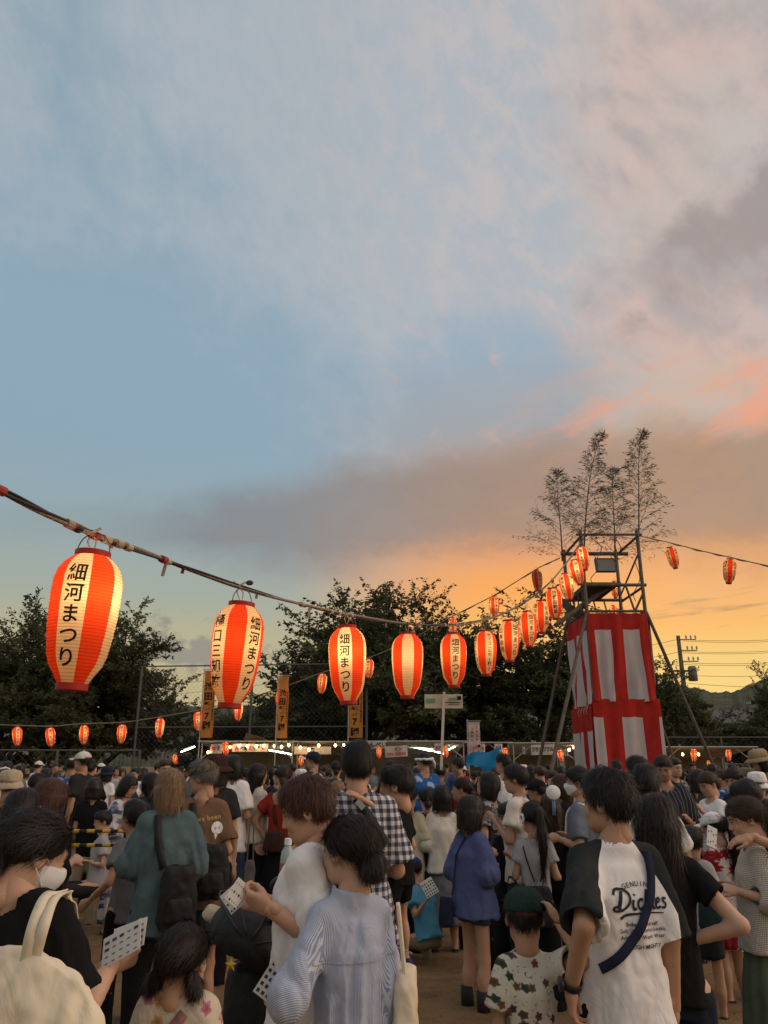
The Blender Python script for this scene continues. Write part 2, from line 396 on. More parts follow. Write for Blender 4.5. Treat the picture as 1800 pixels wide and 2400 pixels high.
# ------------------------------------------------------------------ trees
M_BARK = mat('bark', (.05, .04, .032), .95, .3, 6., bump=.6, bscale=18.)
def leaf_fn(nt, O):
    a = noise(O, .55, 3, .6); b = noise(O, 7., 2, .6)
    k = mixc(a.sstep(.35, .68), (.046, .056, .026), (.105, .118, .050))
    return mixc(b.sstep(.4, .75)*.6, k, (.085, .085, .030))
M_LEAF = mat('cherry_leaf', (.05, .06, .02), .6, 0, fn=leaf_fn, spec=.25, trans=.25)
def grow_tree(seed, H, W, trunk_h, nleaf=34, leaf=.165, limbs=9, lean=0.):
    rg = np.random.default_rng(seed); rnd = random.Random(seed); wood = MB(); tips = []
    def branch(p, d, L, r, lev):
        n = 5 if lev < 2 else 3; pts = [p]; q = p.copy(); dd = d.copy()
        for i in range(n):
            dd = (dd+Vector((rnd.gauss(0, .13), rnd.gauss(0, .13), rnd.gauss(.02 if lev else .03, .08)))+Vector((0, 0, -.05*(lev >= 2)))).normalized()
            q = q+dd*(L/n); pts.append(q.copy())
        wood.tube(pts, [r*(1-.75*i/n) for i in range(n+1)], 7 if lev < 2 else 3, caps=False)
        if lev == 4 or L < .45: tips.append((pts, lev)); return
        if lev >= 3: tips.append((pts, lev))
        k = [limbs, 7, 6, 5][lev]
        for i in range(k):
            t = (.35 if lev else .75)+(.65 if lev else .25)*((i+rnd.random()*.8)/k); t = min(t, 1)
            a = pts[min(int(t*n), n-1)]; b = pts[min(int(t*n)+1, n)]; s = a.lerp(b, (t*n) % 1)
            az = 2*pi*(i*.382+rnd.random()*.25); out_ = Vector((cos(az), sin(az), rnd.uniform(-.12, .55) if lev else rnd.uniform(-.05, 1.1)))
            nd = (dd*(.55 if lev else .2)+out_.normalized()*(.75+.2*lev*.3)).normalized()
            branch(s, nd, L*rnd.uniform(.42, .68) if lev else W*.5*rnd.uniform(.55, .95), r*(.42 if lev else .5), lev+1)
    branch(Vector((0, 0, 0)), Vector((lean, 0, 1)).normalized(), trunk_h, .24, 0)
    pos, dirs = [], []
    for pts, lev in tips:
        P = [Vector(p) for p in pts]; k = nleaf if lev >= 4 else nleaf//2
        for i in range(k):
            t = rnd.uniform(.08, 1.05)*(len(P)-1); j = min(int(t), len(P)-2); s = P[j].lerp(P[j+1], t-j)
            pos.append(s); dirs.append((P[j+1]-P[j]).normalized())
    pos = np.array([tuple(p) for p in pos]); dirs = np.array([tuple(p) for p in dirs])
    # stretch to the asked height and width
    z0 = trunk_h*.6; mx = np.percentile(pos[:, 2], 99.5); kz = (H-z0)/(mx-z0); kx = (W/2)/np.percentile(np.hypot(pos[:, 0], pos[:, 1]), 98)
    def warp(a):
        a = a.copy(); up = a[:, 2] > z0; a[up, 2] = z0+(a[up, 2]-z0)*kz
        f = np.clip((a[:, 2]-z0)/1.5, 0, 1); a[:, :2] *= (1+(kx-1)*f)[:, None]; return a
    pos = warp(pos); wv = warp(np.array(wood.v))
    n = len(pos); d = dirs+rg.normal(0, .75, (n, 3)); d[:, 2] -= .45; d /= np.linalg.norm(d, axis=1)[:, None]
    sd = np.cross(d, rg.normal(0, 1, (n, 3))); sd /= np.linalg.norm(sd, axis=1)[:, None]
    L = (leaf*rg.uniform(.6, 1.25, n))[:, None]; pos = pos+rg.normal(0, .05, (n, 3)); nr = np.cross(d, sd)
    V = np.stack([pos, pos+d*L*.5+sd*L*.26+nr*L*.06, pos+d*L, pos+d*L*.5-sd*L*.26+nr*L*.06], 1).reshape(-1, 3)
    i = np.arange(n)[:, None]*4; Fq = np.concatenate([i+np.array([[0, 1, 2]]), i+np.array([[0, 2, 3]])])
    return wv, wood.f, V, Fq
_TREES = {}
def tree(key, label, u, v, Y, Wm, rz, group='trees behind the stalls', **k):
    """crown top at pixel v"""
    H = at(u, v, Y).z
    if key not in _TREES:
        wv, wf, lv, lf = grow_tree(key, 9.0, 9.0, 1.5, **k)
        a = bpy.data.meshes.new('trunk'); a.from_pydata([tuple(p) for p in wv], [], wf); a.materials.append(M_BARK)
        b = bpy.data.meshes.new('crown'); fast_mesh(b, lv, lf); b.materials.append(M_LEAF); _TREES[key] = (a, b)
    t = thing('cherry_tree', label, 'tree', (at(u, v, Y).x, Y, 0), rz, group)
    t.scale = (Wm/9., Wm/9., H/9.)
    for nm, me in zip(('trunk', 'crown'), _TREES[key]):
        o = bpy.data.objects.new(nm, me); COL.objects.link(o); o.parent = t
    return t
tree(1, 'broad leafy tree in the middle, its crown highest behind the lantern rope', 860, 1383, 37, 12.5, .3)
tree(2, 'leafy tree right of the middle, behind the sign held up on a pole', 1060, 1405, 39, 11., 2.0)
tree(3, 'leafy tree just left of the tower, behind its slanting poles', 1235, 1440, 40, 11., 4.0)
tree(2, 'leafy tree with a long low branch behind the orange banners', 745, 1500, 41, 8.5, 5.2)
tree(3, 'tall dark tree at the left edge under the largest lantern', 40, 1430, 38, 9.5, 1.0)
tree(1, 'dark tree left of the net fence, right of the largest lantern', 250, 1468, 39, 10., 3.9)
tree(2, 'lower bushy tree at the left, above the row of small lanterns', 130, 1540, 35, 7.0, .4)
tree(1, 'tree peeking out to the right of the tower curtain', 1555, 1548, 46, 7.0, 2.2)
tree(3, 'small tree at the right edge below the hill ridge', 1830, 1575, 60, 7.0, 2.9)
tree(2, 'low tree in front of the pale houses, right of the utility pole', 1760, 1672, 58, 8.0, 1.4)
tree(3, 'low tree behind the stalls between banners and fence', 560, 1660, 44, 7.0, 3.3)

# ------------------------------------------------------------------ net fence
M_STEEL = mat('dull_steel', (.12, .12, .12), .55, .15, 5., metal=.4); M_WIRE = mat('net_wire', (.16, .16, .15), .6, 0)
def net_fence(label, pts, zt, zb, step, mesh=.22):
    t = thing('net_fence', label, 'fence', (pts[0].x, pts[0].y, 0)); o = Vector((pts[0].x, pts[0].y, 0))
    a, b = (Vector((p.x, p.y, 0))-o for p in pts); L = (b-a).length; d = (b-a).normalized(); n = int(L/step)
    for i in range(n+1):
        p = a+d*(L*i/n); MB().tube([p, p+Vector((0, 0, zt))], .055, 8).build('post', M_STEEL, t)
    for z in (zt, zt*.55, zb): MB().tube([a+Vector((0, 0, z)), b+Vector((0, 0, z))], .03, 6).build('rail', M_STEEL, t)
    w = MB(); h = zt-zb; k = int((L+h)/mesh)
    for i in range(k):
        for s in (1, -1):
            x0 = i*mesh-h if s > 0 else i*mesh; x1 = x0+h*s; c0, c1 = max(0, min(L, x0)), max(0, min(L, x1))
            if abs(c1-c0) < .05: continue
            z0 = zb+(c0-x0)/(x1-x0)*h; z1 = zb+(c1-x0)/(x1-x0)*h
            w.tube([a+d*c0+Vector((0, 0, z0)), a+d*c1+Vector((0, 0, z1))], .0028, 3, caps=False)
    tag(w.build('wire_net', M_WIRE, t), kind='stuff')
net_fence('tall dark net fence between the left trees and the middle tree', [at(330, 1600, 34), at(860, 1600, 33)], at(420, 1562, 34).z, 1.0, 3.6)
net_fence('low dark fence behind the stalls left of the tower', [at(1120, 1700, 36), at(1480, 1700, 36)], at(1250, 1690, 36).z, .4, 2.2, .3)
net_fence('low dark fence right of the tower below the houses', [at(1540, 1700, 42), at(1830, 1700, 42)], at(1650, 1728, 42).z, .4, 2.4, .3)
net_fence('low dark fence under the left trees behind the small lanterns', [at(-60, 1740, 31), at(330, 1740, 32)], at(100, 1758, 31).z, .4, 2.4, .3)

# ------------------------------------------------------------------ utility pole and wires
M_POLE = mat('concrete_pole', (.17, .16, .15), .9, .15, 4.)
def utility_pole(label, u, vtop, Y, far=False):
    p = at(u, vtop, Y); t = thing('utility_pole', label, 'utility pole', (p.x, Y, 0)); H = p.z
    MB().tube([(0, 0, 0), (0, 0, H)], [.2, .12], 12).build('pole', M_POLE, t)
    px = Y/1803.
    for dv in (10, 35, 60):
        z = H-dv*px; c = MB().box((.55, -.16, z), (1.0, .06, .06)).build('crossarm', M_STEEL, t)
        for x in (.45, .75, 1.05): MB().lathe([(.02, .05), (.07, .1), (.05, .16), (.07, .22), (.02, .3)], 8, c=(x, -.16, z)).build('insulator', mat('porcelain', (.5, .5, .48), .4, .05), c)
    z = H-82*px; MB().box((0, -.17, z), (1.5, .12, .12)).build('crossarm', M_STEEL, t)
    tr = MB().lathe([(.02, 0), (.27, .02), (.27, .85), (.2, .95), (.02, .97)], 14, c=(.62, -.1, H-105*px)).build('transformer', mat('grey_enamel', (.2, .21, .2), .5, .1), t, True)
    MB().box((.3, -.1, H-95*px), (.4, .1, .1)).build('bracket', M_STEEL, tr)
    return t
utility_pole('grey utility pole with transformer, right of the tower', 1589, 1490, 50)
utility_pole('distant utility pole seen through the net fence', 392, 1622, 90)
utility_pole('small far utility pole at the foot of the hill', 1742, 1640, 130)
def wire(label, a, b, sag, r=.014):
    pts = [a.lerp(b, i/16)-Vector((0, 0, sag*4*(i/16)*(1-i/16))) for i in range(17)]
    return tag(MB().tube(pts, r, 4).build('power_line', mat('wire', (.05, .05, .05), .7, 0)), label, 'wire', 'power lines from the utility pole')
P0 = at(1605, 1495, 50)
for i, (v0, v1) in enumerate(((1499, 1482), (1502, 1487), (1527, 1506), (1530, 1511), (1553, 1535), (1557, 1540), (1582, 1566), (1600, 1601))):
    wire(f'power line running right from the utility pole, {["topmost", "second from top", "third from top", "fourth from top", "fifth from top", "sixth from top", "second lowest", "lowest"][i]}', at(1600, v0, 50), at(1990, v1, 46), .25)
for i, (v0, v1) in enumerate(((1498, 1530), (1528, 1556), (1555, 1582))):
    wire(f'power line running from the utility pole left behind the tower, {["topmost", "middle", "lowest"][i]}', at(1590, v0, 50), at(1300, v1, 56), .3)
for i, (v0, v1) in enumerate(((1592, 1640), (1616, 1655), (1640, 1668))):
    wire(f'thin wire across the evening sky behind the net fence, {["topmost", "middle", "lowest"][i]}', at(-60, v0+40, 70), at(760, v0-30, 60), .4)

# ------------------------------------------------------------------ festival tower
M_PIPE = mat('weathered_pipe', (.13, .115, .10), .6, .25, 9., metal=.25); M_LOG = mat('wooden_pole', (.10, .082, .064), .85, .25, 7., bump=.3, bscale=40)
M_DARKWOOD = mat('old_plank', (.085, .075, .066), .85, .25, 5., bump=.3, bscale=30)
TX0, TX1, TY0, TY1 = at(1376, 1440, 20).x, at(1513, 1440, 20).x, 20.0, 22.0
Z_TOP, Z_DECK, Z_CUR = at(1400, 1253, 20).z, at(1400, 1371, 20).z, at(1440, 1437, 20).z
Z_MID = at(1450, 1640, 20).z
TW = thing('festival_tower', 'tall scaffold tower wrapped in red and white striped curtains', 'tower', ((TX0+TX1)/2, (TY0+TY1)/2, 0))
TO = TW.location.copy()
def tp(x, y, z): return Vector((x, y, z))-TO
for i, (x, y) in enumerate(((TX0, TY0), (TX1, TY0), (TX0, TY1), (TX1, TY1))):
    MB().tube([tp(x, y, 0), tp(x, y, Z_TOP+.12)], .05, 8).build('post', M_PIPE, TW)
def bar(a, b, r=.035, name='rail', m=None): return MB().tube([tp(*a), tp(*b)], r, 8).build(name, m or M_PIPE, TW)
e = .12
bar((TX0-e, TY0, Z_TOP), (TX1+e, TY0, Z_TOP)); bar((TX0-e*.8, TY1, Z_TOP), (TX1+.35, TY1, Z_TOP), .06)
bar((TX0, TY0-e, Z_TOP-.05), (TX0, TY1+e, Z_TOP-.05)); bar((TX1, TY0-e, Z_TOP-.05), (TX1, TY1+e, Z_TOP-.05))
bar((TX0-.1, TY0, Z_DECK), (TX1+.1, TY0, Z_DECK), .045); bar((TX0-.1, TY1, Z_DECK), (TX1+.1, TY1, Z_DECK), .045)
bar((TX0, TY0, Z_DECK-.06), (TX0, TY1, Z_DECK-.06)); bar((TX1, TY0, Z_DECK-.06), (TX1, TY1, Z_DECK-.06))
for z in (Z_CUR+.06, Z_CUR+.34): bar((TX0, TY1, z), (TX1, TY1, z), .03); bar((TX0, TY0, z), (TX0, TY1, z), .03)
bar((TX0, TY0, Z_CUR+.05), (TX1, TY0, Z_CUR+.05), .035); bar((TX1, TY0, Z_CUR+.05), (TX1, TY1, Z_CUR+.05), .03)
# braces: diagonals of the upper cage and the rail balusters
bar((TX1, TY0, Z_DECK+.9), (TX1, TY1, Z_DECK+.1), .025, 'brace'); bar((TX0, TY0, Z_TOP-.5), (TX0, TY1, Z_TOP-1.1), .025, 'brace')
bar((TX1-.45, TY0, Z_DECK), (TX1-.28, TY0, Z_CUR+.08), .03, 'brace'); bar((TX1-.02, TY0, Z_DECK-.25), (TX1-.25, TY0, Z_CUR+.08), .03, 'brace')
for k in range(4):
    x = TX0+.15+k*.3; bar((x, TY1, Z_DECK-.02), (x+.12, TY1, Z_CUR+.06), .022, 'brace')
for k in range(4):
    y = TY0+.3+k*.45; bar((TX0, y, Z_DECK-.1), (TX0, y+.15, Z_CUR+.06), .022, 'brace')
bar((TX1-.35, TY0+.9, Z_TOP-.05), (TX1-.35, TY0+.9, Z_CUR+.3), .03, 'brace')
# deck boards
for k in range(6):
    MB().box(tp(TX0+.12+k*.16, (TY0+TY1)/2+.05, Z_DECK+.07), (.15, TY1-TY0-.02, .035)).build('plank', M_DARKWOOD, TW)
# long pole lashed across the left corner, slanting board
p0, p1 = at(1302, 1466, 19.6), at(1425, 1376, 20.6); bar(p0, p1, .06, 'cross_pole', M_LOG)
MB().box(tp(*at(1335, 1425, 20.2)), (.75, .06, .2), Matrix.Rotation(radians(38), 3, 'Y')).build('slanted_board', M_DARKWOOD, TW)
# raking props
for (a, b) in (((1374, 1438, 19.9), (1283, 1845, 16.8)), ((1330, 1455, 21.8), (1252, 1845, 20.5)), ((1515, 1436, 20.0), (1690, 1835, 19.5)), ((1538, 1668, 20.6), (1600, 1832, 19.2))):
    q = at(*b); q.z = 0 if True else q.z
    A = at(*a); B = at(*b); dirn = (B-A); s = -A.z/dirn.z; MB().tube([tp(*A), tp(*(A+dirn*s))], .043 if a[1] < 1600 else .03, 9).build('raking_prop', M_LOG, TW)
# ropes and loops hanging in the cage
rr = random.Random(2)
for (u0, v0, u1, v1, dep) in ((1383, 1258, 1425, 1300, 20.6), (1440, 1258, 1452, 1310, 21.), (1393, 1300, 1388, 1365, 21.5), (1488, 1315, 1490, 1410, 21.)):
    a, b = at(u0, v0, dep), at(u1, v1, dep); pts = smooth_path([tp(*a), tp(*(a.lerp(b, .35)+Vector((.12, 0, -.1)))), tp(*(a.lerp(b, .7)+Vector((-.06, 0, -.12)))), tp(*b)], 5)
    MB().tube(pts, .012, 5).build('hanging_cord', M_PIPE, TW)
# curtain: hung cloth with stripes
M_RED = mat('curtain_red', (.46, .024, .016), .85, .14, 3., trans=.18); M_WHITE = mat('curtain_white', (.60, .545, .55), .85, .06, 3., trans=.18)
def curtain(name, a, b, zt, zb, band, nst, first_red, seed, swing=.05, parent=TW, out_=1., pinch=None, cuts=None):
    """cloth hung between plan points a and b; columns of stripes as faces of two cloths, red band on top"""
    a, b = Vector(a), Vector(b); d = (b-a); L = d.length; t = d.normalized(); nn = Vector((t.y, -t.x))*out_
    ns, nz = nst*10, 26; V, Fc, Mi = [], [], []; rg = random.Random(seed); ph = [rg.random()*6 for _ in range(6)]
    for j in range(nz+1):
        fz = j/nz; z = zt+(zb-zt)*fz
        for i in range(ns+1):
            s = i/ns; amp = swing*(.25+fz*.75)
            w = amp*(sin(s*pi*nst*.9+ph[0]+fz*1.1)*.5+sin(s*pi*nst*1.9+ph[1]-fz*.7)*.3+sin(s*9+fz*4+ph[2])*.4)+.018*sin(fz*13+s*21+ph[3])*fz+.022*abs(sin(s*17+fz*2.3+ph[5]))*(.3+fz)+.012*sin(s*39+fz*5+ph[2])*fz
            x = s*L+ .05*fz*sin(s*pi*2*nst*.31+ph[4])*(1 if 0 < i < ns else 0)
            if pinch:
                px_, w_, k_ = pinch; x += -(x-px_*L)*k_*math.exp(-((s-px_)/w_)**2)*sin(min(1, fz*1.3)*pi)
            sag = .02*abs(sin(s*pi*nst))*(1-fz)
            p = a+t*x+nn*(w+.02); V.append(tp(p.x, p.y, z-sag))
    for j in range(nz):
        for i in range(ns):
            red = (j+.5)/nz < band or ((sum((i+.5)/ns > c for c in cuts) if cuts else i//10) % 2 == (0 if first_red else 1))
            q = j*(ns+1)+i; Fc.append((q, q+1, q+ns+2, q+ns+1)); Mi.append(0 if red else 1)
    return mesh_obj(name, V, Fc, [M_RED, M_WHITE], parent, True, Mi)
x0, x1, y0, y1 = TX0-.03, TX1+.03, TY0-.04, TY1+.03
curtain('upper_curtain', (x0, y0), (x1, y0), Z_CUR, Z_MID-.05, .19, 5, True, 4, .10, pinch=(.55, .22, .25), cuts=(.09, .36, .58, .84))
curtain('upper_curtain', (x0, y1), (x0, y0), Z_CUR, Z_MID-.1, .2, 5, False, 8, .10, pinch=(.55, .3, .55))
curtain('upper_curtain', (x1, y0), (x1, y1), Z_CUR, Z_MID-.05, .2, 5, False, 9, .06)
curtain('upper_curtain', (x1, y1), (x0, y1), Z_CUR, Z_MID, .2, 4, True, 10, .05)
for k in range(2):
    pass
x0 -= .05; x1 += .06; y0 -= .05; y1 += .05
curtain('lower_curtain', (x0, y0), (x1, y0), Z_MID+.02, .35, .17, 5, False, 14, .09, cuts=(.14, .42, .72, .96))
curtain('lower_curtain', (x0, y1), (x0, y0), Z_MID-.12, .35, .22, 5, False, 18, .11, pinch=(.5, .3, .6))
curtain('lower_curtain', (x1, y0), (x1, y1), Z_MID+.02, .35, .17, 5, True, 19, .06)
curtain('lower_curtain', (x1, y1), (x0, y1), Z_MID+.02, .35, .17, 4, True, 20, .05)
# ties
for k in range(9):
    x = TX0+(TX1-TX0)*k/8; c = tp(x, TY0, Z_CUR+.05); MB().tube([c+Vector((.06*cos(a), -.01, .07*sin(a)-.03)) for a in [i*pi/5 for i in range(11)]], .008, 4).build('tie', M_WHITE, TW)
for k in range(8):
    y = TY0+(TY1-TY0)*k/8; c = tp(TX0, y, Z_CUR+.05); MB().tube([c+Vector((-.01, .09*cos(a), .08*sin(a)-.03)) for a in [i*pi/5 for i in range(11)]], .01, 4).build('tie', M_PIPE, TW)
for k in range(4):
    c = tp(x0-.03, TY0+.25+k*.28, Z_MID-.14); MB().tube([c, c+Vector((-.05, .02, -.12)), c+Vector((-.02, .05, -.2))], .012, 4).build('tie', M_WHITE, TW)
# floodlight hung from the back beam
fl = thing('floodlight', 'square grey floodlight hanging under the beam of the tower', 'floodlight', at(1418, 1325, 21.7))
MB().box((0, 0, 0), (.56, .12, .42), Matrix.Rotation(radians(-14), 3, 'X')).build('housing', mat('floodlight_housing', (.10, .10, .10), .5, .1), fl)
MB().box((0, -.066, -.016), (.50, .012, .36), Matrix.Rotation(radians(-14), 3, 'X')).build('lens', mat('floodlight_lens', (.22, .22, .215), .25, .05, spec=.5), fl)
MB().tube([(-.2, 0, .18), (-.2, 0, .32), (.2, 0, .32), (.2, 0, .18)], .018, 6).build('bracket', M_PIPE, fl)

# ------------------------------------------------------------------ bamboo at the tower corners
M_BAM = mat('bamboo_stem', (.11, .10, .075), .7, .2, 8.); M_BLEAF = mat('bamboo_leaf', (.10, .10, .06), .7, .25, 4., trans=.4)
def bamboo(label, foot, tip, seed, spread, low=.0):
    rnd = random.Random(seed); f, T = Vector(foot), Vector(tip); t = thing('bamboo', label, 'bamboo', f, 0, 'bamboo tied to the tower corners')
    ax = T-f; L = ax.length; bend = Vector((rnd.uniform(-.25, .25), 0, 0))
    cp = lambda s: ax*s+bend*(s*s)*1.2+Vector((.16*s**6, 0, -.1*s**6)) if s < 1.01 else ax
    stem = MB(); stem.tube([cp(i/30) for i in range(31)], [.026*(1-.87*i/30) for i in range(31)], 7)
    for i in range(1, 16): stem.lathe([(.0, -.006), (.03*(1-.87*i/16), 0), (.0, .006)], 7, c=cp(i/16))
    stem.build('stem', M_BAM, t); tw = MB(); lv, lf = [], []
    def leaves(p, d, n, l):
        for _ in range(n):
            dd = (d+Vector((rnd.gauss(0, .45), rnd.gauss(0, .45), rnd.gauss(-.25, .35)))).normalized(); sd = dd.cross(Vector((rnd.gauss(0, 1), rnd.gauss(0, 1), rnd.gauss(0, 1)))).normalized()
            ll = l*rnd.uniform(.6, 1.2); o = len(lv); m = p+dd*ll*.45+Vector((0, 0, .006))
            lv.extend([p, m+sd*ll*.045, p+dd*ll-Vector((0, 0, ll*.12)), m-sd*ll*.045]); lf.extend([(o, o+1, o+2), (o, o+2, o+3)])
    nb = 34
    for i in range(nb):
        s = low+(1-low)*(i+rnd.random()*.5)/nb; s = min(s, .99); az = (i % 2)*pi+rnd.gauss(0, .7)
        bl = spread*(1.03-s)**1.05*rnd.uniform(.75, 1.2)*(1.15 if s < .3 else 1.); p = cp(s); el = radians(rnd.uniform(24, 44)+34*s)
        d = Vector((cos(az)*cos(el), sin(az)*cos(el), sin(el))); pts = [p]; q = p.copy()
        for k in range(7): d = (d+Vector((rnd.gauss(.02, .05), rnd.gauss(0, .05), -.055))).normalized(); q = q+d*bl/7; pts.append(q.copy())
        tw.tube(pts, [.0065*(1-.1*k) for k in range(8)], 4, caps=False)
        for k in range(1, 8):
            for _ in range(2 if k < 7 else 3):
                sd = (d+Vector((rnd.gauss(0, .6), rnd.gauss(0, .6), rnd.gauss(.0, .35)))).normalized(); sl = rnd.uniform(.12, .34)*(.5+bl*.5)
                e_ = pts[k]+sd*sl; tw.tube([pts[k], e_], [.003, .0015], 3, caps=False)
                leaves(pts[k].lerp(e_, .55), sd, 1, .12); leaves(e_, sd, 2, .14)
    leaves(cp(1.0), Vector((.2, 0, .8)), 12, .16)
    tw.build('twigs', M_BAM, t); tag(mesh_obj('leaves', lv, lf, M_BLEAF, t), kind='stuff')
bamboo('leftmost bamboo on the tower, leaning left with long low branches', at(1318, 1315, 22), at(1312, 1100, 22), 1, 1.25)
bamboo('tall feathery bamboo, second from the left on the tower', at(1369, 1290, 20), at(1377, 1012, 20), 2, .85, .06)
bamboo('sparse shorter bamboo at the back of the tower, third from left', at(1442, 1318, 22), at(1440, 1095, 22), 3, 1.0)
bamboo('tall slim bamboo on the right corner of the tower', at(1496, 1290, 20), at(1504, 1008, 20), 4, .95, .05)

# ------------------------------------------------------------------ paper lanterns
LH, LR = .74, .18
def lantern_r(t):       # t 0 top .. 1 bottom
    pts = [(0, .50), (.03, .64), (.07, .79), (.13, .92), (.20, .985), (.30, 1.), (.45, .985), (.62, .93), (.78, .84), (.86, .74), (.93, .56), (1, .42)]
    for (a, b), (c, d) in zip(pts, pts[1:]):
        if a <= t <= c: return (b+(d-b)*(t-a)/(c-a))*LR
    return .42*LR
def paper(name, col, k=.62):
    m = bpy.data.materials.new(name); m.use_nodes = True; nt = m.node_tree; b = nt.nodes['Principled BSDF']; b.inputs['Roughness'].default_value = .6
    b.inputs['Specular IOR Level'].default_value = .2
    tc = nt.nodes.new('ShaderNodeTexCoord'); O = S(nt, tc.outputs['Object']); c = mixc(noise(O, 30., 4, .6).sstep(.3, .7), tuple(x*.93 for x in col), col)
    nt.links.new(c.k, b.inputs['Base Color']); tr = nt.nodes.new('ShaderNodeBsdfTranslucent'); nt.links.new(c.k, tr.inputs[0])
    mx = nt.nodes.new('ShaderNodeMixShader'); mx.inputs[0].default_value = k; nt.links.new(b.outputs[0], mx.inputs[1]); nt.links.new(tr.outputs[0], mx.inputs[2])
    nt.links.new(mx.outputs[0], nt.nodes['Material Output'].inputs[0]); return m
M_PRED = paper('lantern_red_paper', (.88, .075, .014)); M_PWHT = paper('lantern_white_paper', (.80, .66, .40))
M_CAP = mat('lantern_cap', (.40, .02, .015), .5, .1); M_INK = mat('ink', (.012, .010, .010), .8, 0); M_WIREH = mat('handle_wire', (.10, .09, .08), .5, 0, metal=.5)
M_BULB = glow('bulb_glass', (1., .62, .26), 6.)
RIBS = 40
def paper_dark(name, col): return paper(name, col, .5)
M_PRIB = paper_dark('lantern_red_rib', (.50, .040, .010)); M_PWRB = paper_dark('lantern_white_rib', (.50, .38, .20))
def lantern_meshes():
    zt = -.03; hb = LH-.06; prof = []; kind = []
    for i in range(RIBS):
        for t_, k_ in ((0, 1.0), (.16, 1.0), (.58, .975)):
            t = (i+t_)/RIBS; prof.append((lantern_r(t)*k_, zt-hb*t)); kind.append(t_ == 0)
    prof.append((lantern_r(1.), zt-hb)); n_ = len(prof)
    b = MB(); N = 48; rib = lambda i: kind[n_-2-i]
    b.lathe(prof[::-1], N, lambda i, j: (1 if ((j+3) % 12) < 6 else 0)+(2 if rib(i) else 0))
    me = b.build('paper_shell', [M_PRED, M_PWHT, M_PRIB, M_PWRB], None, True)
    c1 = MB().lathe([(.084, 0), (.094, -.002), (.094, -.034), (.084, -.036), (.084, 0)], 28).build('cap_ring', M_CAP, None)
    zb = -LH; c2 = MB().lathe([(.070, zb+.034), (.080, zb+.034), (.080, zb), (.03, zb-.002), (.0, zb-.002)], 28).build('cap_ring', M_CAP, None)
    h = MB().tube([(.088*cos(a), 0, .105*sin(a)) for a in [pi*i/12 for i in range(13)]], .0035, 5); h = h.build('handle', M_WIREH, None)
    bl = MB().ball((0, 0, -.23), .03, 10, 8).tube([(0, 0, .0), (0, 0, -.2)], .012, 6).build('bulb', M_BULB, None)
    ms = [o.data for o in (me, c1, c2, h, bl)]
    for o in (me, c1, c2, h, bl): bpy.data.objects.remove(o)
    return ms
LM = lantern_meshes(); _LTX = {}
def lantern_text(texts):
    k = tuple(texts)
    if k not in _LTX:
        V, T = [], []
        for ang, s, big in texts:
            n = len(s); size = .102*big*min(1, 5/n); v, t = text_flat(s, size, .018, True, 1.06)
            # subdivide-free wrap: glyphs are small against the curvature
            for _ in range(2):      # split the triangles so that they follow the curved paper
                nv, nt_, mid = [tuple(p) for p in v], [], {}
                def mp(a, b):
                    k2 = (min(a, b), max(a, b))
                    if k2 not in mid: mid[k2] = len(nv); nv.append(((nv[a][0]+nv[b][0])/2, (nv[a][1]+nv[b][1])/2))
                    return mid[k2]
                for a, b, c in t: d, e, f_ = mp(a, b), mp(b, c), mp(c, a); nt_ += [(a, d, f_), (d, b, e), (f_, e, c), (d, e, f_)]
                v, t = nv, nt_
            o = len(V)
            for x, y in v:
                z = -.368+y; r = lantern_r((-z-.03)/(LH-.06))+.003; a = radians(ang)-pi/2+x/max(r, .1)
                V.append((r*cos(a), r*sin(a), z))
            T += [tuple(i+o for i in q) for q in t]
        me = bpy.data.meshes.new('lettering'); me.from_pydata(V, [], T); me.materials.append(M_INK); _LTX[k] = me
    return _LTX[k]
LP = 2.35
_LD = {}
def lantern(label, top, bot, Y, spin, texts, lit=1., group='paper lanterns', size=None, hang=None, bulb=(0, 0, 0)):
    """top and bottom centres in pixels; the axis lies in the plane Y metres ahead; spin turns the stripes about the axis (white stripe towards the camera at 0)"""
    A, B = at(top[0], top[1], Y), at(bot[0], bot[1], Y); ax = (A-B); L = ax.length; s = (size or L)/LH
    t = thing('paper_lantern', label, 'lantern', A, 0, group)
    z = ax.normalized(); x = Vector((1, 0, 0)); x = (x-z*x.dot(z)).normalized(); y = z.cross(x)
    M = Matrix((x, y, z)).transposed() @ Matrix.Rotation(radians(spin), 3, 'Z'); t.rotation_euler = M.to_euler(); t.scale = (s, s, s)
    for nm, me in zip(('paper_shell', 'cap_ring', 'cap_ring', 'handle', 'bulb'), LM):
        if nm == 'bulb' and not lit: continue
        o = bpy.data.objects.new(nm, me); COL.objects.link(o); o.parent = t
    for tx in texts: o = bpy.data.objects.new('lettering', lantern_text([tx])); COL.objects.link(o); o.parent = t
    if lit:
        k = round(lit*s*s, 3)
        if k not in _LD: ld = bpy.data.lights.new('lantern_light', 'POINT'); ld.energy = LP*k; ld.color = (1., .74, .42); ld.shadow_soft_size = .035; _LD[k] = ld
        o = bpy.data.objects.new('lantern_light', _LD[k]); COL.objects.link(o); o.parent = t; o.location = (bulb[0], bulb[1], -.285+bulb[2])
    return t
FT = '細河まつり'
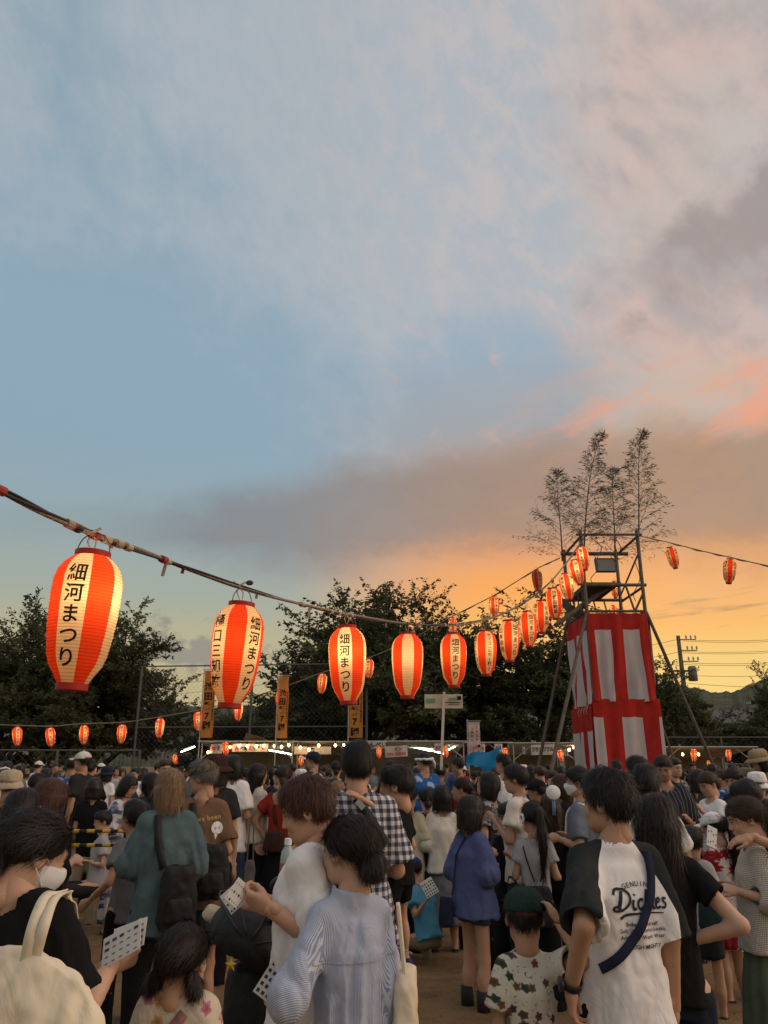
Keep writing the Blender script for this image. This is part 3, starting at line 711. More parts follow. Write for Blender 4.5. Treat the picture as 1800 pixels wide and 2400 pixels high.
main = [
 ((219, 1293), (167, 1618), 3.72, 1, [(0, FT, 1.0)], 'largest lantern at the far left, tilted, lettering on its left white stripe'),
 ((567, 1412), (537, 1660), 5.45, 51, [(0, FT, .95), (-90, '樋口三知雄', .95)], 'second largest lantern, a red stripe between two lettered white stripes'),
 ((813, 1466), (817, 1652), 7.6, -6, [(0, FT, 1.0)], 'lantern third from the left on the thick rope, lettered on its middle stripe'),
 ((955, 1482), (955, 1638), 9.15, 0, [(90, FT, 1.0)], 'lantern fourth from the left on the thick rope, its middle white stripe blank'),
 ((1062, 1483), (1064, 1612), 10.4, 4, [(0, FT, 1.0)], 'fifth lantern on the thick rope, just above the green and white sign'),
 ((1137, 1477), (1140, 1585), 11.7, 14, [(0, 'セイコー山中(株)', 1.15), (-90, FT, 1.0)], 'sixth lantern on the thick rope, with a long sponsor name'),
 ((1193, 1453), (1195, 1552), 13.0, 28, [(0, FT, 1.0), (-90, '山本幸男', 1.)], 'seventh lantern on the thick rope, red stripe left of its lettering'),
 ((1235, 1432), (1241, 1518), 14.6, 12, [(0, FT, 1.0), (-90, FT, 1.)], 'eighth lantern on the thick rope, overlapping the next one'),
 ((1267, 1407), (1270, 1485), 15.8, 32, [(0, '㈱長楽園', 1.0), (-90, FT, 1.)], 'ninth lantern on the thick rope, half hidden by the eighth'),
 ((1296, 1378), (1303, 1452), 17.3, -8, [(0, '日野自動車', 1.0), (90, FT, 1.)], 'tenth lantern on the thick rope, next to the tower platform'),
 ((1323, 1344), (1335, 1407), 18.6, 40, [(-90, FT, 1.), (0, FT, 1.)], 'lantern at the tower corner with a broad red stripe in front'),
 ((1345, 1312), (1360, 1371), 19.4, -12, [(0, FT, 1.), (90, FT, 1.)], 'second highest lantern on the rope at the tower'),
 ((1362, 1281), (1372, 1337), 19.7, -30, [(0, FT, 1.), (90, FT, 1.)], 'highest lantern, where the thick rope meets the tower')]
G1 = 'lit lanterns on the thick rope'
for i, (a, b, Y, sp, tx, lb) in enumerate(main):
    lantern(lb, a, b, Y, sp, tx, (1., 1., 1.25, 1., .9, .9, .9, .9, .9, .8, 1.1, 1.1, 1.0)[i], G1, bulb=[(.05, -.03, .03), (0, 0, 0), (.0, -.05, .02), (0, 0, 0)][i] if i < 4 else ((0, -.06, .02) if i >= 10 else (0, 0, 0)))
far = [((1257, 1336), (1262, 1385), 24.5, 20, 0), ((1158, 1397), (1159, 1446), 25.2, 18, 1), ((1061, 1447), (1062, 1490), 25.6, 40, 1), ((866, 1544), (864, 1590), 26.2, -14, 1), ((757, 1578), (752, 1626), 26.6, -14, 1),
       ((659, 1615), (655, 1662), 26.8, 8, 1), ((560, 1645), (557, 1690), 27, -20, 1), ((465, 1667), (465, 1714), 27, 5, 1), ((376, 1683), (372, 1730), 27, -22, 1), ((287, 1697), (283, 1743), 27, 12, 1),
       ((197, 1699), (196, 1745), 27, 38, 1), ((117, 1705), (120, 1750), 27, 24, 1), ((40, 1703), (41, 1749), 27, 33, 1)]
fl_ = ['unlit grey-looking lantern left of the tower on the thin far rope', 'small lantern on the far rope against the orange sky', 'small lantern half hidden behind the thick rope above the middle', 'small far lantern peeking out right behind the third big lantern',
       'small far lantern left of the third big lantern', 'small far lantern in front of the second orange banner', 'small far lantern hidden behind the second largest lantern', 'small lantern beside the leftmost orange banner', 'fifth small lantern from the left on the low far rope',
       'fourth small lantern from the left on the low far rope', 'third small lantern from the left on the low far rope', 'second small lantern from the left on the low far rope', 'small lantern nearest the left edge on the low far rope']
for (a, b, Y, sp, lt), lb in zip(far, fl_): lantern(lb, a, b, Y, sp, [(0, FT, 1.05), (-90, FT, 1.05)], lt*.95, 'small lanterns on the far rope')
lantern('left of the two lanterns hanging in the sky right of the tower', (1570, 1282), (1584, 1333), 21.8, 30, [(-90, FT, 1.), (0, FT, 1.)], .42, 'lanterns on the thin rope right of the tower')
lantern('right of the two lanterns hanging in the sky right of the tower', (1711, 1310), (1708, 1368), 21.0, 28, [(-90, FT, 1.), (0, FT, 1.)], .36, 'lanterns on the thin rope right of the tower')
lantern('lantern behind the posts inside the tower cage', (1440, 1362), (1443, 1402), 22.6, 10, [(0, FT, 1.)], .8, 'lanterns inside the tower cage')
lantern('lantern low behind the tower rail, mostly hidden', (1436, 1419), (1440, 1455), 23, 40, [(0, FT, 1.)], .8, 'lanterns inside the tower cage')
M_ROPE = mat('jute_rope', (.30, .23, .16), .9, .3, 40., bump=.8, bscale=90.); M_CABLE = mat('black_cable', (.035, .036, .042), .5, .2, 4.); M_TAPE = mat('tape', (.42, .36, .28), .6, .3, 9.)
# thick rope bundle
rp = [at(-330, 985, 2.6), at(-130, 1085, 2.95), at(0, 1148, 3.2), at(110, 1203, 3.45), at(215, 1252, 3.72), at(300, 1282, 4.0), at(430, 1328, 4.7), at(560, 1374, 5.45), at(690, 1412, 6.5), at(813, 1441, 7.6), at(955, 1462, 9.15), at(1062, 1464, 10.4), at(1137, 1452, 11.7), at(1193, 1432, 13.0), at(1235, 1408, 14.6),
      at(1268, 1384, 15.8), at(1297, 1356, 17.3), at(1323, 1325, 18.6), at(1347, 1292, 19.4), at(1368, 1262, 20.0)]
RT = thing('lantern_rope', 'thick bundle of rope and cable carrying the big lanterns to the tower', 'rope', rp[4]); base = smooth_path(rp, 14)
def strand(off, ph, tw): return [p-rp[4]+Vector((off*cos(ph+i*tw), 0, off*sin(ph+i*tw))) for i, p in enumerate(base)]
MB().tube(strand(.009, 0, .11), .012, 8).build('jute_rope', M_ROPE, RT, True); MB().tube(strand(.011, 2.4, .09), .0085, 8).build('cable', M_CABLE, RT, True)
MB().tube(strand(.010, 4.2, .10), .007, 7).build('cable', M_CABLE, RT, True)
rr = random.Random(21)
for k in range(26):
    i = rr.randrange(20, len(base)-12); p = base[i]-rp[4]; q = base[i+1]-rp[4]; d_ = (q-p).normalized()
    tp_ = MB().tube([p-d_*.025, p+d_*.025], .023, 9); tp_.build('tape_wrap', M_TAPE if rr.random() < .7 else mat('red_tape', (.35, .06, .05), .7, .2), RT)
for (u, v, dep, ln, rd) in ((387, 1316, 4.45, .09, 0), (429, 1330, 4.7, .04, 1), (262, 1272, 3.88, .03, 0), (602, 1388, 5.8, .05, 0), (725, 1425, 6.8, .08, 0), (1000, 1466, 9.7, .05, 0), (1020, 1468, 9.9, .06, 0), (905, 1460, 8.6, .05, 0)):
    c = at(u, v, dep)-rp[4]; MB().box(c-Vector((0, 0, ln/2)), (.02, .004, ln), Matrix.Rotation(rr.uniform(-.2, .2), 3, 'Y')).build('tape_tail', M_TAPE if not rd else MATS.get('red_tape', M_TAPE), RT)
for (u, v, dep) in ((184, 1240, 3.62), (585, 1366, 5.55), (820, 1432, 7.7)):   # lamp-holder plugs
    MB().ball(at(u, v, dep)-rp[4], .022, 10, 6, (1.3, 1, .9)).build('plug', M_CABLE, RT, True)
for i, (a, b, Y, *_r) in enumerate(main[:10]):
    j = at(a[0], a[1]-8, Y)-rp[4]; pt = min(base, key=lambda p: (p-at(a[0], a[1], Y)).length if abs(p.y-Y) < .6 else 99)-rp[4]
    MB().tube([pt, pt.lerp(j, .5)+Vector((.02, 0, 0)), j-Vector((0, 0, .04)), pt.lerp(j, .5)-Vector((.025, 0, 0)), pt], .005, 5).build('hanging_string', M_TAPE, RT)
    MB().tube([pt+Vector((-.04, 0, .035)), pt+Vector((0, -.015, 0)), pt+Vector((.045, 0, .03))], .008, 5).build('knot', M_TAPE, RT)
def thin_rope(label, pts):
    P = smooth_path(pts, 10); o = P[0].copy(); t = thing('lantern_rope', label, 'rope', o)
    MB().tube([p-o for p in P], .017, 6).build('cord', M_ROPE, t)
    MB().tube([p-o+Vector((0, 0, .02*sin(i*.9)-.01)) for i, p in enumerate(P)], .011, 5).build('cable', M_CABLE, t)
    return t
thin_rope('thin far rope from the tower down to the lower left with small lanterns', [at(1312, 1308, 22), at(1257, 1334, 24.5), at(1158, 1395, 25.2), at(1061, 1444, 25.6), at(960, 1500, 26), at(866, 1541, 26.2), at(757, 1576, 26.6), at(659, 1612, 26.8), at(560, 1642, 27), at(465, 1664, 27), at(376, 1680, 27), at(287, 1693, 27), at(197, 1696, 27), at(118, 1702, 27), at(40, 1700, 27), at(-120, 1695, 27)])
thin_rope('thin rope from the tower top out of the picture at the right', [at(1500, 1256, 20), at(1570, 1272, 21.8), at(1640, 1290, 21.5), at(1711, 1306, 21.0), at(1800, 1326, 20.5), at(1960, 1355, 20)])

# ------------------------------------------------------------------ stalls
M_CANVAS = mat('stall_canvas', (.46, .38, .24), .85, .15, 1.5, bump=.2, bscale=5., trans=.3); M_CANVAS2 = mat('stall_canvas_white', (.55, .53, .46), .85, .12, 1.5, trans=.3)
M_CANVAS3 = mat('stall_canvas_red', (.20, .045, .035), .85, .2, 1.5, trans=.3)
M_ALU = mat('stall_pipe', (.42, .42, .40), .4, .1, metal=.5); M_DARK = mat('stall_back_sheet', (.20, .165, .12), .9, .3, 1.2); M_PAPER = mat('sign_paper', (.56, .53, .47), .8, .08, 4.)
M_TUBE = glow('fluorescent', (.95, 1., .82), 12.); M_WARM = glow('warm_bulb', (1., .60, .22), 24.)
M_SIGNRED = mat('sign_red_ink', (.55, .05, .08), .8, 0); M_BLUEINK = mat('sign_blue_ink', (.10, .18, .42), .8, 0); M_COUNTER = mat('counter_cloth', (.16, .11, .09), .9, .2, 3.)
def stall(label, u0, u1, v, Y, canvas, depth=3.0, drop=.34):
    a, b = at(u0, v, Y), at(u1, v, Y); W = b.x-a.x; z = a.z; t = thing('festival_stall', label, 'stall', ((a.x+b.x)/2, Y, 0), 0, 'festival stalls'); x = W/2
    n = 12; V, Fc = [], []
    for j in range(5):
        for i in range(n+1):
            s = i/n; q = j/4; V.append((-x+W*s, depth*q, z-drop*q-.05*sin(s*pi)*sin(q*pi)-.015*abs(sin(s*pi*3))*q))
    k = len(V); V += [(p[0], p[1], p[2]+.02) for p in V]
    for j in range(4):
        for i in range(n): q = j*(n+1)+i; Fc += [(q, q+1, q+n+2, q+n+1), (q+k, q+k+n+1, q+k+n+2, q+k+1)]
    for i in range(n): Fc += [(i, i+k, i+k+1, i+1)]
    mesh_obj('canopy', V, Fc, canvas, t, True)
    MB().tube([(-x-.1, -.02, z+.02), (x+.1, -.02, z+.02)], .024, 7).build('front_rail', M_ALU, t)
    for sx in (-1, 1):
        MB().tube([(sx*(x-.06), .02, 0), (sx*(x-.06), .02, z)], .024, 7).build('post', M_ALU, t); MB().tube([(sx*(x-.06), depth-.05, 0), (sx*(x-.06), depth-.05, z-drop)], .024, 7).build('post', M_ALU, t)
        MB().tube([(sx*(x-.06), .02, z-.55), (sx*(x-.75), .02, z-.02)], .016, 6).build('brace', M_ALU, t)
    MB().box((0, depth-.02, (z-drop)/2), (W-.1, .02, z-drop-.06)).build('back_sheet', M_DARK, t)
    MB().box((0, .4, .42), (W-.3, .7, .84)).build('counter', M_COUNTER, t)
    return t
stall('stall at the left with warm string bulbs under a tan canopy', 470, 690, 1739, 28, M_CANVAS)
stall('stall behind the second orange banner with a tan canopy', 694, 838, 1740, 28.2, M_CANVAS)
stall('stall with greenish canopy lit by white tubes in the middle', 842, 1090, 1739, 28, M_CANVAS2)
stall('stall with dark red canopy beside the pink banner', 1094, 1195, 1742, 28.4, M_CANVAS3)
stall('frankfurter stall left of the tower', 1199, 1350, 1743, 28.2, M_CANVAS2)
stall('stall right of the tower with a warm lit canopy', 1545, 1770, 1752, 30, M_CANVAS)
stall('stall mostly hidden behind the red and white tower curtain', 1360, 1535, 1748, 29, M_CANVAS)
def paper_sign(label, u0, v0, u1, v1, Y, lines, m=None, name='paper_sign', tilt=0., group='paper signs on the stalls'):
    a, b = at(u0, v0, Y), at(u1, v1, Y); w, h = b.x-a.x, a.z-b.z; t = thing(name, label, 'sign', ((a.x+b.x)/2, Y, b.z), 0, group); t.rotation_euler.y = tilt
    n = 8; V = [(-w/2+w*i/n, -.02-.02*sin(i*1.3), z) for z in (0, h) for i in range(n+1)]
    mesh_obj('sheet', V, [(i, i+1, i+n+2, i+n+1) for i in range(n)], m or M_PAPER, t, True)
    rnd = random.Random(int(u0)); ink3 = (M_SIGNRED, M_BLUEINK, M_INK)
    if not lines:       # printed pictures and lines too small to read
        for k in range(max(2, int(w/.16))):
            x = -w*.42+w*.84*(k+.5)/max(2, int(w/.16)); MB().box((x, -.046, h*rnd.uniform(.4, .6)), (min(.12, w*.3)*rnd.uniform(.6, 1), .002, h*rnd.uniform(.2, .5))).build('printed_picture', ink3[k % 3], t)
    for s, x, y, size, ink, vert in lines:
        text_on_plane('lettering', s, size*h, ink, t, (x*w, -.05, h*(.5+y)), (1, 0, 0), (0, 0, 1), (0, -1, 0), vertical=vert, bold=.03, fit=(w*.95, h*.95))
    return t
paper_sign('long white menu board with coloured pictures under the warm bulbs', 545, 1743, 628, 1762, 27.9, [])
paper_sign('square white poster with red and blue drawing, left stall', 494, 1744, 520, 1766, 27.85, [])
paper_sign('white board reading yakisoba below the second orange banner', 690, 1750, 776, 1768, 28, [('焼', -.04, 0, .8, M_INK, False)])
paper_sign('white cloth sign for rice crackers behind the checked shirt man', 818, 1737, 905, 1754, 27.8, [('せんべい', .2, 0, .85, M_INK, False)])
paper_sign('white sign with black and pink prices, in the middle', 903, 1748, 956, 1774, 27.6, [('ビン', .1, .22, .36, M_INK, False), ('200 3回100', 0, -.22, .36, M_SIGNRED, False)], tilt=-.06)
paper_sign('white banner reading frankfurter, left of the tower', 1244, 1745, 1306, 1769, 28, [('フランクフルト', 0, .05, .5, M_INK, False)], tilt=-.03)
for i, (u, v, w, h, lb) in enumerate(((1120, 1743, 17, 20, 'small white notice just right of the pink banner'), (1158, 1743, 20, 19, 'small white notice with two dark lines on the dark red stall'), (1224, 1750, 7, 17, 'narrow white tag left of the frankfurter banner'), (1018, 1742, 19, 20, 'small pale notice left of the pole of the held-up sign'), (1322, 1755, 9, 16, 'tiny tag between the raking props of the tower'))):
    paper_sign(lb, u, v, u+w, v+h, 28, [])
# string of bulbs, tubes
def bulb_string(label, pts, Y, bulbs, group='strings of warm bulbs'):
    P = [at(u, v, Y) for u, v in pts]; o = P[0]; t = thing('string_lights', label, 'string lights', o, 0, group); C = smooth_path([p-o for p in P], 6)
    MB().tube(C, .012, 5).build('cable', M_CABLE, t)
    for u, v in bulbs:
        c = at(u, v, Y)-o; b = MB().tube([c+Vector((0, 0, .16)), c+Vector((0, 0, .04))], .02, 6).build('socket', M_CABLE, t)
        MB().ball(c, .042, 10, 7, (1, 1, 1.2)).build('bulb', M_WARM, b, True)
bulb_string('string of warm bulbs along the left stall', [(478, 1748), (510, 1740), (540, 1744), (575, 1739), (605, 1744), (640, 1740), (680, 1744)], 27.75, [(488, 1763), (539, 1751), (560, 1748), (580, 1749), (601, 1749), (618, 1748), (643, 1749), (660, 1750)])
bulb_string('string of warm bulbs along the stall behind the second orange banner', [(680, 1744), (705, 1740), (745, 1746), (785, 1741), (825, 1746)], 27.75, [(677, 1746), (704, 1752), (724, 1757), (747, 1747), (786, 1747), (806, 1746)])
bulb_string('warm lamps under the canopy right of the tower', [(1590, 1756), (1640, 1758), (1700, 1756)], 29.6, [(1600, 1768), (1637, 1768)])
bulb_string('warm lamps glowing beside the tower curtain in the frankfurter stall', [(1305, 1748), (1330, 1750), (1350, 1748)], 28.6, [(1334, 1757), (1345, 1751)])
def tube_light(label, u0, v0, u1, v1, Y):
    a, b = at(u0, v0, Y), at(u1, v1, Y+.6); t = thing('tube_light', label, 'lamp', a, 0, 'fluorescent tubes in the stalls')
    MB().tube([(0, 0, 0), b-a], .022, 8).build('tube', M_TUBE, t); MB().box((b-a)/2+Vector((0, .02, .05)), (abs((b-a).x)+.06, .06, .03), Vector((1, 0, 0)).rotation_difference(b-a).to_matrix() if abs((b-a).x) > .01 else None).build('fitting', M_ALU, t)
tube_light('slanting bright tube lamp left of the first stall', 425, 1762, 456, 1750, 27)
tube_light('tube lamp below the second orange banner', 630, 1758, 683, 1768, 28.8)
tube_light('white tube lamp under the middle canopy, upper left', 968, 1743, 985, 1741, 28.6)
tube_light('long white tube lamp under the middle canopy', 952, 1747, 1010, 1760, 28.9)
tube_light('white tube lamp right of the held-up sign pole', 1052, 1757, 1069, 1748, 28.6)
tube_light('tube lamp crossing low under the middle canopy', 986, 1752, 1045, 1768, 29.2)
SL = [((528, 1738), (530, 1773), 27.4, 30), ((408, 1768), (412, 1792), 27, 10), ((705, 1770), (706, 1796), 28, 0), ((888, 1750), (889, 1778), 27.4, 10), ((1044, 1747), (1046, 1776), 27.6, 20), ((1183, 1752), (1185, 1778), 27.6, 5), ((1311, 1756), (1318, 1786), 27.0, 12), ((1626, 1754), (1627, 1786), 29, 6), ((1706, 1756), (1709, 1784), 29, 15), ((1660, 1782), (1662, 1800), 28, 15)]
sl = ['lantern hanging at the left stall beside the poster', 'lantern half hidden by the crowd under the slanting tube lamp', 'lantern half hidden by the crowd below the yakisoba board', 'lantern behind the head of the checked shirt man', 'lantern right behind the pole of the held-up sign', 'lantern on the dark red stall right of the small notices', 'lantern between the raking props left of the tower', 'lantern under the canopy right of the tower, next to a lamp', 'lantern farthest right under the stall canopy', 'lantern low in the crowd below the right canopy']
for (a, b, Y, sp), lb in zip(SL, sl): lantern(lb, a, b, Y, sp, [(0, FT, 1.05), (-90, FT, 1.05)], .95, 'lanterns hung on the stalls')
# ------------------------------------------------------------------ tall cloth banners
M_ORANGE = mat('banner_orange', (.56, .235, .055), .8, .1, 3., trans=.45); M_PINKW = mat('banner_pale', (.62, .50, .46), .8, .08, 3., trans=.2)
def nobori(label, u0, v0, u1, v1, Y, m, big, small, ink=M_INK, twist=0.):
    a, b = at(u0, v0, Y), at(u1, v1, Y); w, h = abs(at(u1, v0, Y).x-a.x), a.z-b.z; t = thing('tall_banner', label, 'banner', (a.x, Y, 0), twist, 'tall cloth banners on poles')
    MB().tube([(-.03, 0, 0), (-.03, 0, a.z+.08)], .018, 7).build('pole', M_ALU, t); MB().tube([(-.05, 0, a.z+.03), (w+.03, 0, a.z+.03)], .011, 6).build('crossbar', M_ALU, t)
    n, k = 6, 20; wob = lambda i, j: .035*sin(i*1.1+j*.5)*(i/n)+.02*sin(j*.8)
    V = [(w*i/n, wob(i, j), a.z-h*j/k) for j in range(k+1) for i in range(n+1)]
    mesh_obj('cloth', V, [(j*(n+1)+i, j*(n+1)+i+1, (j+1)*(n+1)+i+1, (j+1)*(n+1)+i) for j in range(k) for i in range(n)], m, t, True)
    for j in range(5): MB().lathe([(.022, -.015), (.03, 0), (.022, .015)], 8, c=(-.03, 0, a.z-h*j/5-.1)).build('loop', m, t)
    for s, x, size, y in (big, small):
        if not s: continue
        V2, T2 = text_flat(s, size*w, .035, True, 1.12)
        P = []
        for p, q in V2:
            X = w*x+p; Z = a.z-h*y+q; i, j = X/w*n, (a.z-Z)/h*k; P.append((X, wob(i, j)-.012, Z))
        mesh_obj('lettering', P, T2, ink, t)
    return t
nobori('leftmost orange banner with black lettering, behind the second lantern', 481, 1572, 508, 1729, 26.2, M_ORANGE, ('池田第7団', .42, .72, .53), ('ボーイスカウト大阪連盟北摂地区', .88, .17, .5))
nobori('middle orange banner, curled, behind a small lantern', 654, 1584, 680, 1730, 26.5, M_ORANGE, ('池田第7団', .42, .66, .55), ('ボーイスカウト大阪連盟北摂地区', .86, .16, .5), twist=.5)
nobori('right orange banner below the third big lantern', 820, 1575, 851, 1729, 26.2, M_ORANGE, ('池田第7団', .42, .66, .60), ('ボーイスカウト大阪連盟北摂地区', .88, .16, .5))
nobori('pale pink banner with brush lettering and blossoms in the middle', 1097, 1692, 1124, 1770, 25.5, M_PINKW, ('ふわふわ', .72, .3, .35), ('つめたい', .32, .28, .38), mat('pink_ink', (.30, .12, .12), .8, 0))
bl = [o for o in COL.objects if o.name.startswith('tall_banner')][-1]
rr = random.Random(4); h0 = at(1097, 1770, 25.5).z
for k in range(9):
    c = Vector((rr.uniform(.08, .34), -.045, h0+rr.uniform(.05, .33))); R_ = rr.uniform(.03, .06)
    MB().add([c]+[c+Vector((R_*(.6+.4*abs(cos(2.5*a)))*cos(a), 0, R_*(.6+.4*abs(cos(2.5*a)))*sin(a))) for a in [i*pi/10 for i in range(20)]], [(0, i+1, (i+1) % 20+1) for i in range(20)]).build('printed_blossom', mat('blossom_pink', (.55, .14, .18), .8, .2, 20), bl)
# cardboard left on the roof of the left stall
cb = thing('cardboard_sheet', 'bent brown cardboard lying on top of the left stall', 'cardboard', at(598, 1735, 28.6)); cz = at(598, 1726, 28.6).z-cb.location.z
V = [(-.42, 0, .05), (-.3, -.2, .34), (.1, -.1, .22), (.42, .1, .1), (.42, .4, .05), (-.3, .4, .22)]
MB().add([(x, y, z-.1) for x, y, z in V]+[(x, y, z-.085) for x, y, z in V], [(0, 1, 2, 3, 4, 5), (11, 10, 9, 8, 7, 6)]+[(i, (i+1) % 6, (i+1) % 6+6, i+6) for i in range(6)]).build('sheet', mat('cardboard', (.26, .18, .11), .9, .2, 5.), cb)
# blue cloth sheet in the crowd
bc = thing('blue_sheet', 'bright blue sheet held up in the crowd below the pink banner', 'sheet', at(1128, 1800, 13.))
n = 12; A_, B_ = at(1093, 1772, 13.), at(1168, 1752, 13.); V, Fc = [], []
for j in range(7):
    for i in range(n+1):
        s, q = i/n, j/6; p = A_.lerp(B_, s)+Vector((0, .1*sin(s*5+q*3), .03*sin(s*7)-q*(.16+.22*s)+.02*sin(s*23+q*5)*q)); V.append(p-bc.location)
for j in range(6):
    for i in range(n): q = j*(n+1)+i; Fc.append((q, q+1, q+n+2, q+n+1))
mesh_obj('cloth', V, Fc, mat('blue_sheet', (.02, .24, .50), .35, .15, 6., trans=.35), bc, True)
# placard on a pole, held up
p0, p1 = at(1041, 1622, 11.), at(1034, 1805, 11.); pk = thing('placard', 'white and green placard on a white pole held above the crowd', 'placard', (p1.x, 11., 0)); o = pk.location
MB().box((p0+p1)/2-o, (.036, .03, (p0-p1).length), Vector((0, 0, 1)).rotation_difference(p0-p1).to_matrix()).build('pole', mat('white_wood', (.60, .56, .46), .7, .1), pk)
a, b = at(995, 1627, 11.02), at(1085, 1660, 11.02); c = (a+b)/2; MB().box((c.x-o.x, .04, c.z), (b.x-a.x, .02, a.z-b.z)).build('board', mat('white_board', (.56, .56, .44), .6, .08, trans=.0), pk)
for (x0, x1, y0, y1, m) in ((999, 1020, 1637, 1646, 'g'), (1052, 1072, 1635, 1641, 'g'), (1044, 1082, 1645, 1646.5, 'k'), (1072, 1081, 1631, 1640, 'k'), (1050, 1078, 1650, 1651, 'k')):
    A_, B_ = at(x0, y0, 11.), at(x1, y1, 11.); MB().box(((A_.x+B_.x)/2-o.x, .022, (A_.z+B_.z)/2), (B_.x-A_.x, .006, A_.z-B_.z)).build('printed_mark', mat('placard_green', (.16, .34, .18), .7, .1) if m == 'g' else M_INK, pk)

# ------------------------------------------------------------------ people: distance fields meshed into smooth continuous surfaces
f4 = np.float32
_pr = np.random.default_rng(5); _PERM = np.concatenate([_pr.permutation(256)]*3).astype(np.int32); _GR = _pr.normal(0, 1, (256, 3)); _GR /= np.linalg.norm(_GR, axis=1)[:, None]
def perlin(P):
    P = np.asarray(P, float); i = np.floor(P).astype(np.int64); f = P-i; i &= 255; u = f*f*f*(f*(f*6-15)+10); r = 0.
    for dx_ in (0, 1):
        for dy_ in (0, 1):
            for dz_ in (0, 1):
                h = _PERM[_PERM[_PERM[i[:, 0]+dx_]+i[:, 1]+dy_]+i[:, 2]+dz_]
                g = np.einsum('ij,ij->i', _GR[h], f-np.array([dx_, dy_, dz_]))
                w = (u[:, 0] if dx_ else 1-u[:, 0])*(u[:, 1] if dy_ else 1-u[:, 1])*(u[:, 2] if dz_ else 1-u[:, 2]); r = r+w*g
    return r
def smin(a, b, k):
    if k <= 0: return np.minimum(a, b)
    h = np.clip(.5+.5*(b-a)/k, 0, 1); return b+(a-b)*h-k*h*(1-h)
class Field:
    def __init__(s, lo, hi, res):
        s.res = res; s.ax = [np.arange(lo[i]-2*res, hi[i]+2.5*res, res, dtype=f4) for i in range(3)]
        s.d = np.full([len(a) for a in s.ax], .5, f4)
    def _sl(s, lo, hi):
        out_ = []
        for i in range(3):
            a = int(np.searchsorted(s.ax[i], lo[i])); b = int(np.searchsorted(s.ax[i], hi[i])); out_.append(slice(max(a-1, 0), min(b+1, len(s.ax[i]))))
        return tuple(out_)
    def op(s, fn, lo, hi, k=0., mode='u'):
        m = k+2*s.res; sl = s._sl([x-m for x in lo], [x+m for x in hi])
        if any(q.stop <= q.start for q in sl): return s
        X, Y, Z = s.ax[0][sl[0]][:, None, None], s.ax[1][sl[1]][None, :, None], s.ax[2][sl[2]][None, None, :]
        d = fn(X, Y, Z).astype(f4); c = s.d[sl]
        s.d[sl] = smin(c, d, k) if mode == 'u' else (-smin(-c, d, k) if mode == 's' else -smin(-c, -d, k))
        return s
    def limb(s, a, b, ra, rb, k=.02, flat=0, fl=None):
        """round cone from a to b; flat=1 cuts it off square at b; fl flattens across an axis: (unit vector, factor)"""
        a, b = np.array(a, float), np.array(b, float); ab = b-a; L2 = max(ab@ab, 1e-9); r = max(ra, rb)
        def fn(X, Y, Z):
            px, py, pz = X-a[0], Y-a[1], Z-a[2]; t = np.clip((px*ab[0]+py*ab[1]+pz*ab[2])/L2, 0, 1); qx, qy, qz = px-t*ab[0], py-t*ab[1], pz-t*ab[2]
            q2 = qx*qx+qy*qy+qz*qz
            if fl is not None: n, f = fl; q2 = q2+(f*f-1)*(qx*n[0]+qy*n[1]+qz*n[2])**2
            d = np.sqrt(q2)-(ra+(rb-ra)*t)
            if flat: L = math.sqrt(L2); d = np.maximum(d, (px*ab[0]+py*ab[1]+pz*ab[2])/L-L)
            return d
        return s.op(fn, np.minimum(a, b)-r, np.maximum(a, b)+r, k)
    def ell(s, c, r, k=.02, R=None, mode='u'):
        c = np.array(c, float); r = np.array(r, float); m = min(r)
        def fn(X, Y, Z):
            x, y, z = X-c[0], Y-c[1], Z-c[2]
            if R is not None: x, y, z = (R[0][i]*x+R[1][i]*y+R[2][i]*z for i in range(3))
            q = np.sqrt((x/r[0])**2+(y/r[1])**2+(z/r[2])**2); g = np.sqrt((x/r[0]**2)**2+(y/r[1]**2)**2+(z/r[2]**2)**2)
            return np.where(g > 1e-6, q*(q-1)/np.maximum(g, 1e-6), -m)
        e = r if R is None else np.array([max(r)]*3); return s.op(fn, c-e, c+e, k, mode)
    def loft(s, rows, k=.02, R=None, o=(0, 0, 0), p=2.3, mode='u', wave=None):
        """rows (z, half width, half depth, y centre, x centre) in a frame R at o"""
        rows = sorted(rows); A = np.array([list(r)+[0]*(5-len(r)) for r in rows], float); z0, z1 = A[0, 0], A[-1, 0]; o = np.array(o, float)
        def fn(X, Y, Z):
            x, y, z = X-o[0], Y-o[1], Z-o[2]
            if R is not None: x, y, z = (R[0][i]*x+R[1][i]*y+R[2][i]*z for i in range(3))
            w, d, cy, cx = (np.interp(z, A[:, 0], A[:, i]) for i in (1, 2, 3, 4)); xx, yy = np.abs(x-cx)/w, np.abs(y-cy)/d
            q = (xx**p+yy**p)**(1/p); r = (q-1)*np.minimum(w, d)
            if wave is not None: r = r+wave(x-cx, y-cy, z)
            return np.maximum(r, np.maximum(z-z1, z0-z))
        if R is None: lo = o+[(A[:, 4]-A[:, 1]).min(), (A[:, 3]-A[:, 2]).min(), z0]; hi = o+[(A[:, 4]+A[:, 1]).max(), (A[:, 3]+A[:, 2]).max(), z1]
        else: e = max(A[:, 1].max()+abs(A[:, 4]).max(), A[:, 2].max()+abs(A[:, 3]).max(), abs(z0), abs(z1))*1.3; lo, hi = o-e, o+e
        return s.op(fn, lo, hi, k, mode)
